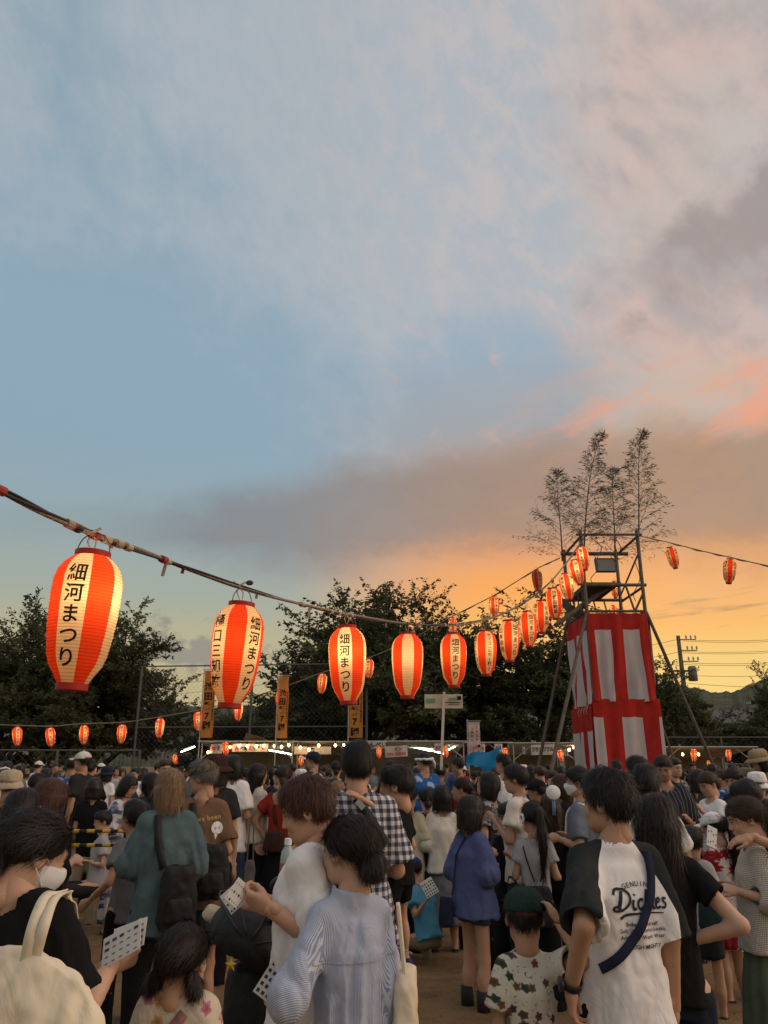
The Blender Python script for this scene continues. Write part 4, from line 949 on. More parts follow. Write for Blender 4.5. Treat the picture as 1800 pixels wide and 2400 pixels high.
    def mesh(s):
        D = s.d; I = D < 0; nx, ny, nz = D.shape; cnt = np.zeros((nx-1, ny-1, nz-1), np.uint8); cs = [(a, b, c) for a in (0, 1) for b in (0, 1) for c in (0, 1)]
        for a, b, c in cs: cnt += I[a:nx-1+a, b:ny-1+b, c:nz-1+c]
        act = (cnt > 0) & (cnt < 8); ii = np.argwhere(act); n = len(ii)
        idx = np.full(act.shape, -1, np.int32); idx[act] = np.arange(n)
        val = np.stack([D[ii[:, 0]+a, ii[:, 1]+b, ii[:, 2]+c] for a, b, c in cs], 1); acc = np.zeros((n, 3)); num = np.zeros(n); C = np.array(cs, float)
        for e0 in range(8):
            for e1 in range(e0+1, 8):
                if np.abs(C[e0]-C[e1]).sum() != 1: continue
                va, vb = val[:, e0], val[:, e1]; m = (va < 0) != (vb < 0); t = np.where(m, va/np.where(m, va-vb, 1), 0)
                acc += np.where(m[:, None], C[e0]+(C[e1]-C[e0])*t[:, None], 0); num += m
        V = np.stack([s.ax[k][0]+(ii[:, k]+acc[:, k]/num)*s.res for k in range(3)], 1); Fs = []
        for ax in range(3):
            s0 = [slice(None)]*3; s1 = [slice(None)]*3; s0[ax] = slice(0, -1); s1[ax] = slice(1, None); ch = I[tuple(s0)] != I[tuple(s1)]
            b, c = [(1, 2), (2, 0), (0, 1)][ax]; q = np.argwhere(ch); q = q[(q[:, b] > 0) & (q[:, c] > 0) & (q[:, b] < D.shape[b]-1) & (q[:, c] < D.shape[c]-1)]
            e = np.eye(3, dtype=int); g = lambda o_: idx[tuple((q-o_).T)]
            quad = np.stack([g(e[b]+e[c]), g(e[c]), g(0*e[b]), g(e[b])], 1); fl = ~I[q[:, 0], q[:, 1], q[:, 2]]; quad[fl] = quad[fl][:, ::-1]; Fs.append(quad)
        return V, np.concatenate(Fs)
def normals(V, F):
    n = np.cross(V[F[:, 2]]-V[F[:, 0]], V[F[:, 3]]-V[F[:, 1]]); N = np.zeros_like(V)
    for k in range(4): np.add.at(N, F[:, k], n)
    return N/np.maximum(np.linalg.norm(N, axis=1)[:, None], 1e-9)
def folds(V, F, amp, seed, f=(7, 7, 2.8), diag=.5):
    """cloth folds: ridged, stretched noise pushed along the normals"""
    N = normals(V, F); o = seed*7.31; W = np.stack([perlin(V*3.1+o), perlin(V*3.1+o+31), perlin(V*3.1+o+57)], 1)*.35
    Q = V.copy(); Q[:, 2] += diag*(np.abs(Q[:, 0])+.4*Q[:, 1]); n1 = perlin((Q+W*.25)*np.array(f)+o); n2 = perlin((Q+W*.2)*np.array(f)*2.1+o+11)
    n3 = perlin((Q+W*.35)*np.array(f)*np.array([3.6, 3.6, 5.5])+o+23); g_ = lambda n: np.minimum(np.abs(n)*2.7, 1.)**.75; d = g_(n1)*.95+g_(n2)*.45+g_(n3)*.16
    return V+N*(amp*np.maximum(d-.75, -.35))[:, None]
def rotm(ax, deg): return np.array(Matrix.Rotation(radians(deg), 3, ax))
# skin and hair materials
def skin_fn(c):
    def fn(nt, O): return mixc(noise(O, 22., 3, .6).sstep(.3, .75)*.35, tuple(c)+(1,), (c[0]*.92, c[1]*.66, c[2]*.58, 1))
    return fn
SKINS = [(.52, .31, .205), (.45, .265, .17), (.57, .36, .25), (.38, .215, .135)]
M_SKIN = [mat(f'skin_tone_{i}', c, .55, 0, fn=skin_fn(c), bump=.10, bscale=180., spec=.4) for i, c in enumerate(SKINS)]
for m_ in M_SKIN:
    b_ = m_.node_tree.nodes['Principled BSDF']; b_.inputs['Subsurface Weight'].default_value = .12; b_.inputs['Subsurface Radius'].default_value = (.012, .005, .003)
def hair_fn(c, c2):
    def fn(nt, O):
        x, y, z = sep(O); n = noise(xyz(nt, x*90., y*90., z*7.), 1., 3, .6); return mixc(n.sstep(.35, .7), tuple(c)+(1,), tuple(c2)+(1,))
    return fn
HAIRC = {'black': ((.007, .0055, .005), (.018, .013, .011)), 'dark': ((.011, .0075, .006), (.030, .018, .012)), 'brown': ((.028, .014, .008), (.075, .035, .018)), 'red': ((.045, .016, .009), (.11, .040, .018)),
         'blond': ((.16, .095, .045), (.34, .22, .12)), 'grey': ((.10, .095, .09), (.22, .21, .20))}
M_HAIR = {k: mat('hair_'+k, a, .44, 0, fn=hair_fn(a, b), spec=.36) for k, (a, b) in HAIRC.items()}
M_EYE = mat('eye_dark', (.012, .009, .008), .25, 0, spec=.5); M_EYEW = mat('eye_white', (.55, .52, .50), .4, 0); M_LIP = mat('lip', (.30, .11, .09), .5, .1); M_MASK = mat('mask_cloth', (.68, .68, .69), .85, .05, 20., bump=.1, bscale=90)
_DIRS = np.random.default_rng(2)
def strands(V, N, count, length, flow, width, seed, lift=.25):
    """tapered ribbons lying along the hair surface; flow(P) gives the combing direction"""
    rg = np.random.default_rng(seed); i = rg.integers(0, len(V), count); P, n = V[i], N[i]; T = flow(P)+rg.normal(0, .22, (count, 3)); T -= n*np.einsum('ij,ij->i', T, n)[:, None]
    T /= np.maximum(np.linalg.norm(T, axis=1)[:, None], 1e-6); B = np.cross(T, n); L = (length*rg.uniform(.5, 1.3, count))[:, None]; w = (width*rg.uniform(.6, 1.3, count))[:, None]
    lf = (lift*rg.uniform(.2, 1.5, count)*(1+3.2*(rg.random(count) < .05)))[:, None]; pts = []
    for s_, q in ((0, 0), (.5, .28), (1, .18)): pts.append(P+T*L*s_+n*(L*q*lf)+np.array([0, 0, -1])*L*s_*s_*.18)
    VV = np.stack([pts[0]-B*w, pts[0]+B*w, pts[1]-B*w*.75, pts[1]+B*w*.75, pts[2], pts[2]+B*w*.1], 1).reshape(-1, 3); o = np.arange(count)[:, None]*6
    return VV, np.concatenate([o+np.array([[0, 1, 3, 2]]), o+np.array([[2, 3, 5, 4]])])
def hairline(pts):
    A = np.array(sorted(pts)); return lambda y: np.interp(y, A[:, 0], A[:, 1])
HL = {'short': hairline([(-.12, -.062), (-.06, -.055), (-.03, -.02), (-.005, .005), (.02, -.005), (.035, .012), (.055, .035), (.075, .052), (.12, .062)]),
      'fringe': hairline([(-.12, -.07), (-.05, -.06), (-.02, -.03), (.0, -.005), (.03, -.015), (.05, .008), (.09, .02), (.12, .022)]),
      'bob': hairline([(-.12, -.13), (-.03, -.135), (.03, -.12), (.045, -.09), (.06, -.03), (.075, .02), (.12, .03)]),
      'up': hairline([(-.12, -.078), (-.07, -.072), (-.05, -.055), (-.03, -.03), (-.005, .002), (.02, -.012), (.04, .012), (.06, .035), (.12, .06)])}
class Part:
    """vertex/face soup of one child mesh"""
    def __init__(s): s.v, s.f, s.n = [], [], 0
    def add(s, V, F): s.v.append(np.asarray(V, float)); s.f.append(np.asarray(F)+s.n); s.n += len(V); return s
    def out(s): return np.concatenate(s.v), np.concatenate(s.f)
def build_head(hs, hair, res, face, R, c, nst, seed, hvol=0., ext=None):
    """returns skin field mesh, hair mesh in body space; head frame R (3x3), centre c"""
    f = Field((-.11, -.13, -.19), (.11, .13, .135), res)
    f.ell((0, -.012, .028), (.074, .093, .084), 0); f.ell((0, .022, -.03), (.060, .062, .078), .035); f.ell((0, .052, -.082), (.030, .027, .024), .03)
    f.ell((.034, .02, -.07), (.024, .04, .028), .03); f.ell((-.034, .02, -.07), (.024, .04, .028), .03)
    f.ell((0, .072, .022), (.048, .016, .012), .018)                                   # brow
    if face:
        for sx in (-1, 1): f.ell((sx*.031, .088, .003), (.017, .014, .011), .010, mode='s'); f.ell((sx*.031, .0715, .002), (.0145, .0125, .0105), .004)
        f.ell((.036, .06, -.03), (.02, .02, .018), .02); f.ell((-.036, .06, -.03), (.02, .02, .018), .02)
        f.limb((0, .082, .012), (0, .099, -.026), .006, .0085, .012); f.ell((.010, .090, -.030), (.008, .009, .006), .006); f.ell((-.010, .090, -.030), (.008, .009, .006), .006)
        f.limb((-.016, .083, -.053), (.016, .083, -.053), .006, .006, .008); f.limb((-.013, .082, -.062), (.013, .082, -.062), .007, .007, .008)
        f.limb((-.024, .094, -.0575), (.024, .094, -.0575), .003, .003, 0) if False else None
    else: f.limb((0, .080, .010), (0, .097, -.026), .007, .010, .012)
    for sx in (-1, 1):
        f.ell((sx*.076, -.008, -.004), (.010, .019, .031), .006, rotm('Z', sx*-22)); f.ell((sx*.083, -.004, .002), (.006, .010, .018), .004, rotm('Z', sx*-22), 's')
    f.limb((0, -.022, -.05), (0, -.034, -.115), .050, .050, .025)
    V, F = f.mesh(); skin = (V*hs) @ R.T+c, F
    # hair
    H = Part(); hl = HL['short']; flow = lambda P: np.stack([P[:, 0]*6, (P[:, 1]+.03)*6, -.35-(.12-P[:, 2])*4], 1); L = .045
    st = hair
    if st == 'bald': return skin, None, None
    h = Field((-.19, -.23, -.24), (.19, .17, .19), res*1.1); v = hvol
    if st == 'short': h.ell((0, -.016, .034), (.081, .097, .086+v), 0); h.ell((0, .014, .080), (.058, .066, .038+v), .03)
    elif st == 'mop': hl = HL['fringe']; h.ell((0, -.016, .034), (.085+v, .099+v, .090+v), 0); h.ell((0, .024, .076), (.064, .066, .042), .03)
    elif st in ('bob', 'long', 'midlong'): hl = HL['bob']; h.ell((0, -.014, .032), (.085+v, .100+v, .088), 0); h.loft([(-.13, .088+v, .078, -.03), (-.06, .096+v, .09, -.02), (.0, .094+v, .10, -.012)], .04)
    else: hl = HL['up']; h.ell((0, -.010, .034), (.083, .103, .087), 0)
    h.op(lambda X, Y, Z: hl(Y)+.006*np.sin(X*150)+.004*np.sin(X*333+1)-Z+0*X, (-.2, -.25, -.25), (.2, .2, .25), .010, 'i')
    if st in ('bob', 'long', 'midlong'): h.ell((0, .085, -.045), (.062, .075, .085), .012, mode='s')
    V, F = h.mesh(); N = normals(V, F); r = np.stack([V[:, 0]*70, V[:, 1]*70, V[:, 2]*9], 1) if st in ('bob', 'long', 'midlong') else V*34
    V = V+N*(perlin(r+seed)*.006+perlin(V*15+seed)*(.010 if st in ('short', 'mop') else .006))[:, None]; H.add(V, F)
    if st in ('bob', 'long', 'midlong', 'up', 'bun', 'tail', 'pigs'):
        flow = (lambda P: np.stack([P[:, 0]*2, P[:, 1]*2-.1, -1.2+0*P[:, 0]], 1)) if st in ('bob', 'long', 'midlong') else (lambda P: np.stack([-P[:, 0]*5, -.9+0*P[:, 0], -.25-(P[:, 2]-.02)*3], 1)); L = .07
    if nst:
        keep = V[:, 2] > hl(V[:, 1])+.01; a, b = strands(V[keep], N[keep], int(nst*1.6), L, flow, .0010, seed, .42 if st in ('short', 'mop') else .15); H.add(a, b)
        a, b = strands(V[keep], N[keep], nst//3, L*1.15, lambda P: flow(P)+np.random.default_rng(seed).normal(0, .5, P.shape), .0006, seed+8, .8 if st in ('short', 'mop') else .4); H.add(a, b)
    def lump(parts, k=.02, nz=.006, fr=40):
        los = np.min([np.minimum(a, b)-max(r1, r2) for a, b, r1, r2 in parts], 0); his = np.max([np.maximum(a, b)+max(r1, r2) for a, b, r1, r2 in parts], 0)
        q = Field(los-.01, his+.01, res*1.15)
        for a, b, r1, r2 in parts: q.limb(a, b, r1, r2, k)
        V_, F_ = q.mesh(); N_ = normals(V_, F_); V_ = V_+N_*(perlin(V_*np.array([fr*1.6, fr*1.6, fr*.18])+seed)*nz*1.6)[:, None]; H.add(V_, F_)
        if nst: a_, b_ = strands(V_, normals(V_, F_), nst//2, .05, lambda P: np.stack([0*P[:, 0], -.05+0*P[:, 0], -1+0*P[:, 0]], 1), .0011, seed+3, .08); H.add(a_, b_)
    A = np.array
    if st == 'bun': lump([(A([.0, -.105, -.030]), A([.0, -.125, -.035]), .040, .034), (A([-.02, -.11, -.05]), A([.025, -.115, -.045]), .022, .022)])
    if st == 'pigs':
        for sx in (-1, 1): lump([(A([sx*.066, -.06, -.03]), A([sx*.080, -.055, -.055]), .017, .018), (A([sx*.080, -.055, -.055]), A([sx*.078, -.03, -.10]), .017, .008)])
    H_, F_ = H.out(); hair_m = ((H_*hs) @ R.T+c, F_)
    # hanging hair is built upright in body space below the head
    tailm = None
    if st in ('tail', 'long', 'midlong') or ext:
        w = {'tail': .030, 'long': .088, 'midlong': .085}.get(st, .03); ln = ext or {'tail': .34, 'long': .40, 'midlong': .20}[st]; T = Part()
        root = R @ (A([0, -.098 if st == 'tail' else -.05, .045 if st == 'tail' else -.08])*hs)+c; bk = R @ A([0, -1., 0]); bk[2] = 0; bk /= max(np.linalg.norm(bk), 1e-6)
        sd = A([-bk[1], bk[0], 0.]); Rz = np.stack([sd, bk, A([0, 0, 1.])], 1)
        q = Field(root-A([.2, .2, ln+.12]), root+A([.2, .2, .12]), res*1.2)
        if st == 'tail':
            p1 = root+bk*.05*hs+A([0, 0, .012]); q.limb(root, p1, .024, .028, .02); p2 = p1+bk*.022+A([0, 0, -ln*.35]); p3 = p2-bk*.022+A([0, 0, -ln*.65]); q.limb(p1, p2, .030, .036, .02); q.limb(p2, p3, .036, .012, .02)
        else: q.loft([(-ln, w*.5, .016, .012), (-ln*.8, w*.86, .024, .012), (-ln*.4, w, .038, .012), (-.02, w*1.0, .055, .0), (.05, w*.9, .05, 0)], 0, Rz, root)
        V_, F_ = q.mesh(); N_ = normals(V_, F_); ph = (V_-root) @ sd; V_ = V_+N_*(perlin(np.stack([ph*75, V_[:, 1]*40, V_[:, 2]*5], 1)+seed)*.010)[:, None]
        tip = np.clip((root[2]-.6*ln-V_[:, 2])/(.4*ln), 0, 1); V_[:, 2] += perlin(np.stack([ph*60, 0*ph, 0*ph+seed], 1))*.07*tip; T.add(V_, F_)
        if nst: a_, b_ = strands(V_, N_, nst, .14, lambda P: np.stack([0*P[:, 0], 0*P[:, 0], -1+0*P[:, 0]], 1), .0011, seed+5, .06); T.add(a_, b_)
        tailm = T.out()
    return skin, hair_m, tailm
def build_hand(wr, dr, nrm, s, curl, side, res=.0042, spread=4., pinch=0.):
    """hand with palm and five fingers. wr wrist, dr pointing direction, nrm the way the palm faces, side +1 when the thumb is on cross(dr, nrm) side"""
    d = np.array(dr, float); d /= np.linalg.norm(d); n = np.array(nrm, float); n -= d*(n@d); n /= np.linalg.norm(n); x = np.cross(d, n)*side; w = np.array(wr, float)
    f = Field(w-.19*s, w+.19*s, res); P = lambda a, b, c_: w+(d*a+x*b+n*c_)*s
    f.limb(P(-.02, 0, 0), P(.02, 0, 0), .026*s, .027*s, 0, fl=(n, 1.25)); f.limb(P(.025, .022, 0), P(.082, .027, 0), .020*s, .017*s, .02, fl=(n, 1.25)); f.limb(P(.025, -.016, 0), P(.078, -.027, 0), .020*s, .015*s, .02, fl=(n, 1.25)); f.limb(P(.03, .0, 0), P(.084, .0, 0), .02*s, .016*s, .02, fl=(n, 1.25))
    for i, (b, L, r) in enumerate(((.030, .072, .0085), (.010, .080, .0088), (-.011, .074, .0084), (-.030, .058, .0074))):
        a0 = radians((1.5-i)*spread); c0 = radians(curl if np.isscalar(curl) else curl[i]); p = P(.082-.004*abs(i-1), b, 0); ang = c0*.45
        for k_, fr in enumerate((.46, .30, .24)):
            dd = (d*cos(a0)+x*sin(a0))*cos(ang)+n*sin(ang); q = p+dd*L*fr*s; f.limb(p, q, r*(1-.08*k_)*s, r*(1-.08*(k_+1))*s, .006); p = q; ang += c0*.75
    t0 = P(.018, .026, .006); t1 = P(.048, .050-.012*pinch, .014+.012*pinch); t2 = P(.078, .056-.02*pinch, .022+.018*pinch); t3 = P(.100, .050-.02*pinch, .028+.018*pinch)
    f.limb(t0, t1, .0135*s, .0105*s, .012); f.limb(t1, t2, .0105*s, .0092*s, .005); f.limb(t2, t3, .0092*s, .0078*s, .004)
    return f.mesh()
ARM = {'down': ((.04, -.025, -.275), (.015, .055, -.235)), 'bent': ((.06, -.03, -.265), (-.07, .20, .05)), 'chest': ((.055, .03, -.26), (-.13, .15, .13)), 'phone': ((.05, .10, -.22), (-.07, .14, .17)),
       'hip': ((.16, -.06, -.22), (-.12, .06, -.17)), 'fold': ((.05, .06, -.25), (-.20, .12, .03)), 'back': ((.06, -.08, -.26), (-.06, -.09, -.19)), 'up': ((.09, .12, .2), (-.02, .08, .22))}
def person(label, u, v, Y, rz=0, hs=1., head=(0, 0, 0), hair='short', hc='black', top='tee', tm=None, bottom='pants', bm=None, arms=('down', 'down'), skin=0, res=.009, face=False, lean=0., bw=1., sm=None, group=None, seed=1,
           hem=None, sleeve=.62, ease=.018, hands=None, nst=0, hvol=0., ext=None, extra=None, cat='person', mask=False, proto=False, legs=None, fold=.016, place=None, fat=0., collar=0, crouch=0., neckr=.066, strapless=False, lowcut=0., base=0., gather=0., raise_=0.):
    """a standing figure whose head top shows at pixel (u, v) when Y metres ahead; rz 0 faces away from the camera, +90 faces left"""
    bw *= .87; tp_ = at(u, v, Y) if place is None else Vector(place); H = tp_.z-base; headH = .228*hs; Hb = H+crouch; nk_ = .060*min(1., Hb/1.5)-raise_; zs = Hb-headH-nk_; s = zs/1.362
    hip = zs*.60; sw = .152*s*bw; ln = radians(lean); A = lambda *a: np.array(a, float)
    Rb = rotm('X', -lean); pv = A(0, 0, hip)                                   # torso leans forward about the hips
    up = lambda p: (Rb @ (np.array(p, float)-pv))+pv if True else p
    zc = zs+nk_+headH*.47; hy, hp, hr = head
    cn = up((0, .012*s, zc)); Rh = rotm('Z', hy) @ rotm('X', -hp) @ rotm('Y', hr); cn = cn+Rh @ A(0, .02*sin(radians(hp))*hs*0, 0)+A(0, 0, -.035*(1-cos(radians(hp)))*hs)+np.array(rotm('Z', hy)) @ A(0, .05*sin(radians(max(hp, 0))), 0)
    dz = -crouch; rootz = 0.
    W = tp_.copy(); off = Vector(tuple(cn)); off.z = 0; off = Matrix.Rotation(radians(rz), 3, 'Z') @ off
    t = thing('person', label, cat, (W.x-off.x, W.y-off.y, base), radians(rz), group)
    # joints
    sh = {q: up((q*sw, -.008, zs-.036*s)) for q in (-1, 1)}; el, wr = {}, {}
    for q, a in zip((-1, 1), arms):
        if not isinstance(a, str) and a[0] == 'ik':
            wl = np.array(Matrix.Rotation(-radians(rz), 3, 'Z') @ (at(*a[1])-t.location)); l1, l2 = .29*s, .255*s; pole = A(*a[2]) if len(a) > 2 else A(q*.25, -.35, -1.)
            dv = wl-sh[q]; D_ = np.linalg.norm(dv); Dc = min(max(D_, abs(l1-l2)+.02), (l1+l2)*.985); dv = dv/D_; wl = sh[q]+dv*Dc; a1 = (l1*l1-l2*l2+Dc*Dc)/(2*Dc); hh = math.sqrt(max(l1*l1-a1*a1, 0))
            pl = pole-dv*(pole@dv); pl /= max(np.linalg.norm(pl), 1e-6); el[q] = sh[q]+dv*a1+pl*hh; wr[q] = wl; continue
        e, w = ARM[a] if isinstance(a, str) else a
        el[q] = sh[q]+A(q*e[0], e[1], e[2])*s; wr[q] = el[q]+A(q*w[0], w[1], w[2])*s
    hp_ = {q: A(q*.085*s, 0, hip) for q in (-1, 1)}; kn, an = {}, {}
    for q in (-1, 1):
        lk, la = (legs or {}).get(q, ((q*.02, .015, -.46), (q*.005, -.025, -.395))); kn[q] = hp_[q]+A(*lk)*s*.965; an[q] = kn[q]+A(*la)*s*.965
    bd = Part()
    skinm, hairm, tailm = build_head(hs, hair, max(res*.74, .0062), face, Rh, cn, nst, seed, hvol, ext); bd.add(*skinm)
    allp = list(sh.values())+list(el.values())+list(wr.values())+list(kn.values())+list(an.values())+[cn]
    lo, hi = np.min(allp, 0)-.17*s, np.max(allp, 0)+.17*s; lo[2] = 0
    # skin below the neck: one field
    b = Field(lo, A(hi[0], hi[1], zs+.12), max(res*1.6, .0135))
    nb = up((0, -.012, zs+.018*s)); nk = cn+Rh @ (A(0, -.026, -.06)*hs); b.limb(up((0, -.004, zs-.07*s)), nb, .046*s, .054*min(s, hs), .02); b.limb(nb, nk, .055*min(s, hs), .050*hs, .02)
    b.loft([(zs-.045*s, .10*s*bw, .055*s), (zs-.15*s, .122*s*bw, .082*s), (hip+.12*s, .105*s*bw, .072*s), (hip-.02, .118*s*bw, .08*s)], .03, Rb, pv-Rb @ pv)
    for q in (-1, 1):
        b.limb(up((0, -.012, zs+.008*s)), sh[q]+A(-q*.012, 0, -.006), .036*s, .037*s, .02); b.limb(sh[q]+A(-q*.012, 0, -.01), el[q], .041*s, .036*s, .02); b.limb(el[q], wr[q], .038*s, .0265*s, .012)
        b.limb(hp_[q], kn[q], .078*s, .050*s, .03); b.limb(kn[q], an[q]+A(0, 0, .02), .052*s, .036*s, .02)
        b.ell(kn[q]*.62+an[q]*.38+A(0, -.016*s, 0), (.047*s, .05*s, .10*s), .03); b.limb(an[q]+A(0, -.03, -.02)*s, an[q]+A(q*.015, .12, -.035)*s, .036*s, .032*s, .02)
        if hands is None or hands.get(q) is None:
            dh = (wr[q]-el[q]); dh /= np.linalg.norm(dh); pn = A(-q*.9, .3, 0) if dh[2] < -.3 else A(-q*.6, 0, -.7)
            if res <= .0175 and not proto: bd.add(*build_hand(wr[q], dh+A(0, .12, 0), pn, .95*s if hs > .95 else .9*s, 38, 1 if np.cross(dh, pn) @ A(0, 1, 0) > 0 else -1, min(max(.0062, res*.72), .0095)))
            else: b.limb(wr[q], wr[q]+dh*.085*s, .028*s, .030*s, .015); b.limb(wr[q]+dh*.08*s, wr[q]+dh*.15*s+A(0, .025, 0), .027*s, .016*s, .015); b.limb(wr[q]+dh*.03*s, wr[q]+dh*.09*s+A(-q*.02, .04, 0)*s, .012*s, .009*s, .01)
        else:
            h = hands[q]; bd.add(*build_hand(wr[q], h['d'], h['n'], (.97 if hs > .95 else .86)*h.get('s', 1.), h.get('curl', 40), h.get('side', 1), h.get('res', .0046), h.get('spread', 4), h.get('pinch', 0)))
    bd.add(*b.mesh()); V, F = bd.out(); body = mesh_obj('body', V, F, M_SKIN[skin], t, True)
    if hairm is not None:
        P_ = Part().add(*hairm)
        if tailm is not None: P_.add(*tailm)
        V, F = P_.out(); mesh_obj('hair', V, F, M_HAIR[hc], t, True)
    # top
    e = ease*s; hm = hip-.07*s if hem is None else hem*s
    if top:
        g = Field(np.minimum(lo, A(-.3*s, -.3*s, 0)), A(max(hi[0], .3*s), max(hi[1], .3*s), zs+.14), res)
        fa = fat*s
        g.loft([(zs+.0*s, .085*s*bw, .058*s), (zs-.05*s, .138*s*bw+e*.4, .082*s+e*.5), (zs-.15*s, .142*s*bw+e, .104*s+e), (zs-.34*s, .130*s*bw+e*1.1+fa, .098*s+e*1.1+fa, fa*.3), (hip+.02*s, .146*s*bw+e*1.25+fa, .106*s+e*1.25+fa, fa*.3), (min(hm, hip-.0)-.001, .158*s*bw+e*1.5+fa, .112*s+e*1.5+fa, fa*.2), (hm-.002, .160*s*bw+e*1.7, .114*s+e*1.7)] if hm < hip else
               [(zs+.0*s, .085*s*bw, .058*s), (zs-.05*s, .138*s*bw+e*.4, .082*s+e*.5), (zs-.15*s, .142*s*bw+e, .104*s+e), (hm+.12*s, .145*s*bw+e*1.1+fa, .106*s+e*1.1+fa), (hm, .150*s*bw+e*1.4+fa, .108*s+e*1.4+fa)], .03, Rb, pv-Rb @ pv)
        for q in (-1, 1):
            g.limb(up((0, -.014, zs+.012*s)), sh[q]+A(-q*.012, 0, -.002), .052*s, .047*s+e*.25, .035)
            if not strapless:
                tot = np.linalg.norm(el[q]-sh[q]); sl = sleeve
                if sl <= 1: g.limb(sh[q]+A(-q*.014, 0, -.006), sh[q]+(el[q]-sh[q])*sl, .048*s+e*.5, .050*s+e*1.25, .03, 1)
                else: g.limb(sh[q]+A(-q*.014, 0, -.006), el[q], .048*s+e*.5, .046*s+e*1.0, .03); g.limb(el[q], el[q]+(wr[q]-el[q])*(sl-1), .050*s+e*1.0, .040*s+e*.9, .02, 1)
        if not strapless and res < .013:
            for q in (-1, 1):
                S0, S1 = (sh[q], el[q]) if sleeve <= 1 else (el[q], wr[q]); fr_ = sleeve if sleeve <= 1 else sleeve-1; r_ = ((.050*s+e*1.25) if sleeve <= 1 else (.050*s+e*1.0+((.040*s+e*.9)-(.050*s+e*1.0))*1.))-.009
                a_, b_ = S0+(S1-S0)*(fr_-.16), S0+(S1-S0)*(fr_+.10); ab_ = b_-a_
                def hol(X, Y_, Z, a=a_, ab=ab_, r=r_): px, py, pz = X-a[0], Y_-a[1], Z-a[2]; t_ = np.clip((px*ab[0]+py*ab[1]+pz*ab[2])/(ab@ab), 0, 1); return np.sqrt((px-t_*ab[0])**2+(py-t_*ab[1])**2+(pz-t_*ab[2])**2)-r*(.75+.25*t_)
                g.op(hol, np.minimum(a_, b_)-r_, np.maximum(a_, b_)+r_, .004, 's')
        if collar: g.limb(up((0, -.006, zs+.03*s)), up((0, -.012, zs+(.030+collar)*s)), .078*s, .074*s, .01, 1)
        st_ = nb-A(0, -.010, .012*s+lowcut); en = nb+(nk-nb)*2.+A(0, 0, .12)
        rr_ = neckr*s
        def cut(X, Y_, Z, a=st_, ab=en-st_):
            px, py, pz = X-a[0], Y_-a[1], Z-a[2]; t_ = np.clip((px*ab[0]+py*ab[1]+pz*ab[2])/(ab@ab), 0, 1); return np.sqrt((px-t_*ab[0])**2+(py-t_*ab[1])**2+(pz-t_*ab[2])**2)-rr_
        g.op(cut, np.minimum(st_, en)-.1, np.maximum(st_, en)+.1, .006, 's')
        V, F = g.mesh(); V0 = V; w0 = np.clip((zs-.01-V0[:, 2])/(.08*s), .10, 1)[:, None]; V = V0+(folds(V, F, fold*s, seed)-V0)*w0
        if gather:
            wv = np.clip((zs-.19*s-V[:, 2])/(.10*s), 0, 1)*np.clip((.17*s-np.abs(V[:, 0]))/(.03*s), 0, 1)*(V[:, 1] < 0); V[:, 1] -= gather*wv*(1.1-np.abs(np.sin(V[:, 0]*52/s+perlin(V*5)*2.2))*1.2)
        mesh_obj('shirt' if top != 'yukata' else 'robe', V, F, tm, t, True)
    # bottom
    if bottom:
        wz = hip+.10*s; g = Field(A(min(lo[0], -.3*s), min(lo[1], -.3*s), 0), A(max(hi[0], .3*s), max(hi[1], .3*s), wz+.05), res*(1.7 if bottom != 'skirt' else 1.45))
        tk = .86 if (top and hm < hip-.02) else 1.
        tpants = [(wz, .122*s*bw*tk, .090*s*tk), (hip, .146*s*bw*tk, .106*s*tk), (hip-.09*s, .142*s*bw, .102*s)]
        if bottom in ('pants', 'wide', 'shorts'):
            g.loft(tpants, .02); k1, k2, k3 = {'pants': (.092, .072, .060), 'wide': (.100, .096, .100), 'shorts': (.098, .092, .09)}[bottom]
            for q in (-1, 1):
                if bottom == 'shorts': g.limb(hp_[q]+A(0, 0, -.03), hp_[q]+(kn[q]-hp_[q])*(ext_short if (ext_short := (legs or {}).get('short', .72)) else .7), k1*s, k2*s*1.02, .03, 1)
                else: g.limb(hp_[q]+A(0, 0, -.03), kn[q], k1*s, k2*s, .03); g.limb(kn[q], an[q]+(an[q]-kn[q])*.06, k2*s, k3*s, .025, 1)
        elif bottom == 'skirt':
            sk = (legs or {}).get('hem', .22); fl_ = (legs or {}).get('flare', .27)
            g.loft([(wz, .125*s*bw, .095*s), (hip, .165*s*bw, .125*s), (hip*.6+sk*.4, .5*(.165+fl_)*s, .5*(.125+fl_*.8)*s), (sk, fl_*s, fl_*.8*s)], 0, wave=lambda x, y, z: .010*np.sin(np.arctan2(y, x)*13+np.sin(z*4)*.6)*np.clip((wz-z)/.35, 0, 1), p=2.)
        V, F = g.mesh(); V = folds(V, F, .008*s, seed+9, (8, 8, 4)); mesh_obj({'pants': 'trousers', 'wide': 'trousers', 'shorts': 'shorts', 'skirt': 'skirt'}[bottom], V, F, bm, t, True)
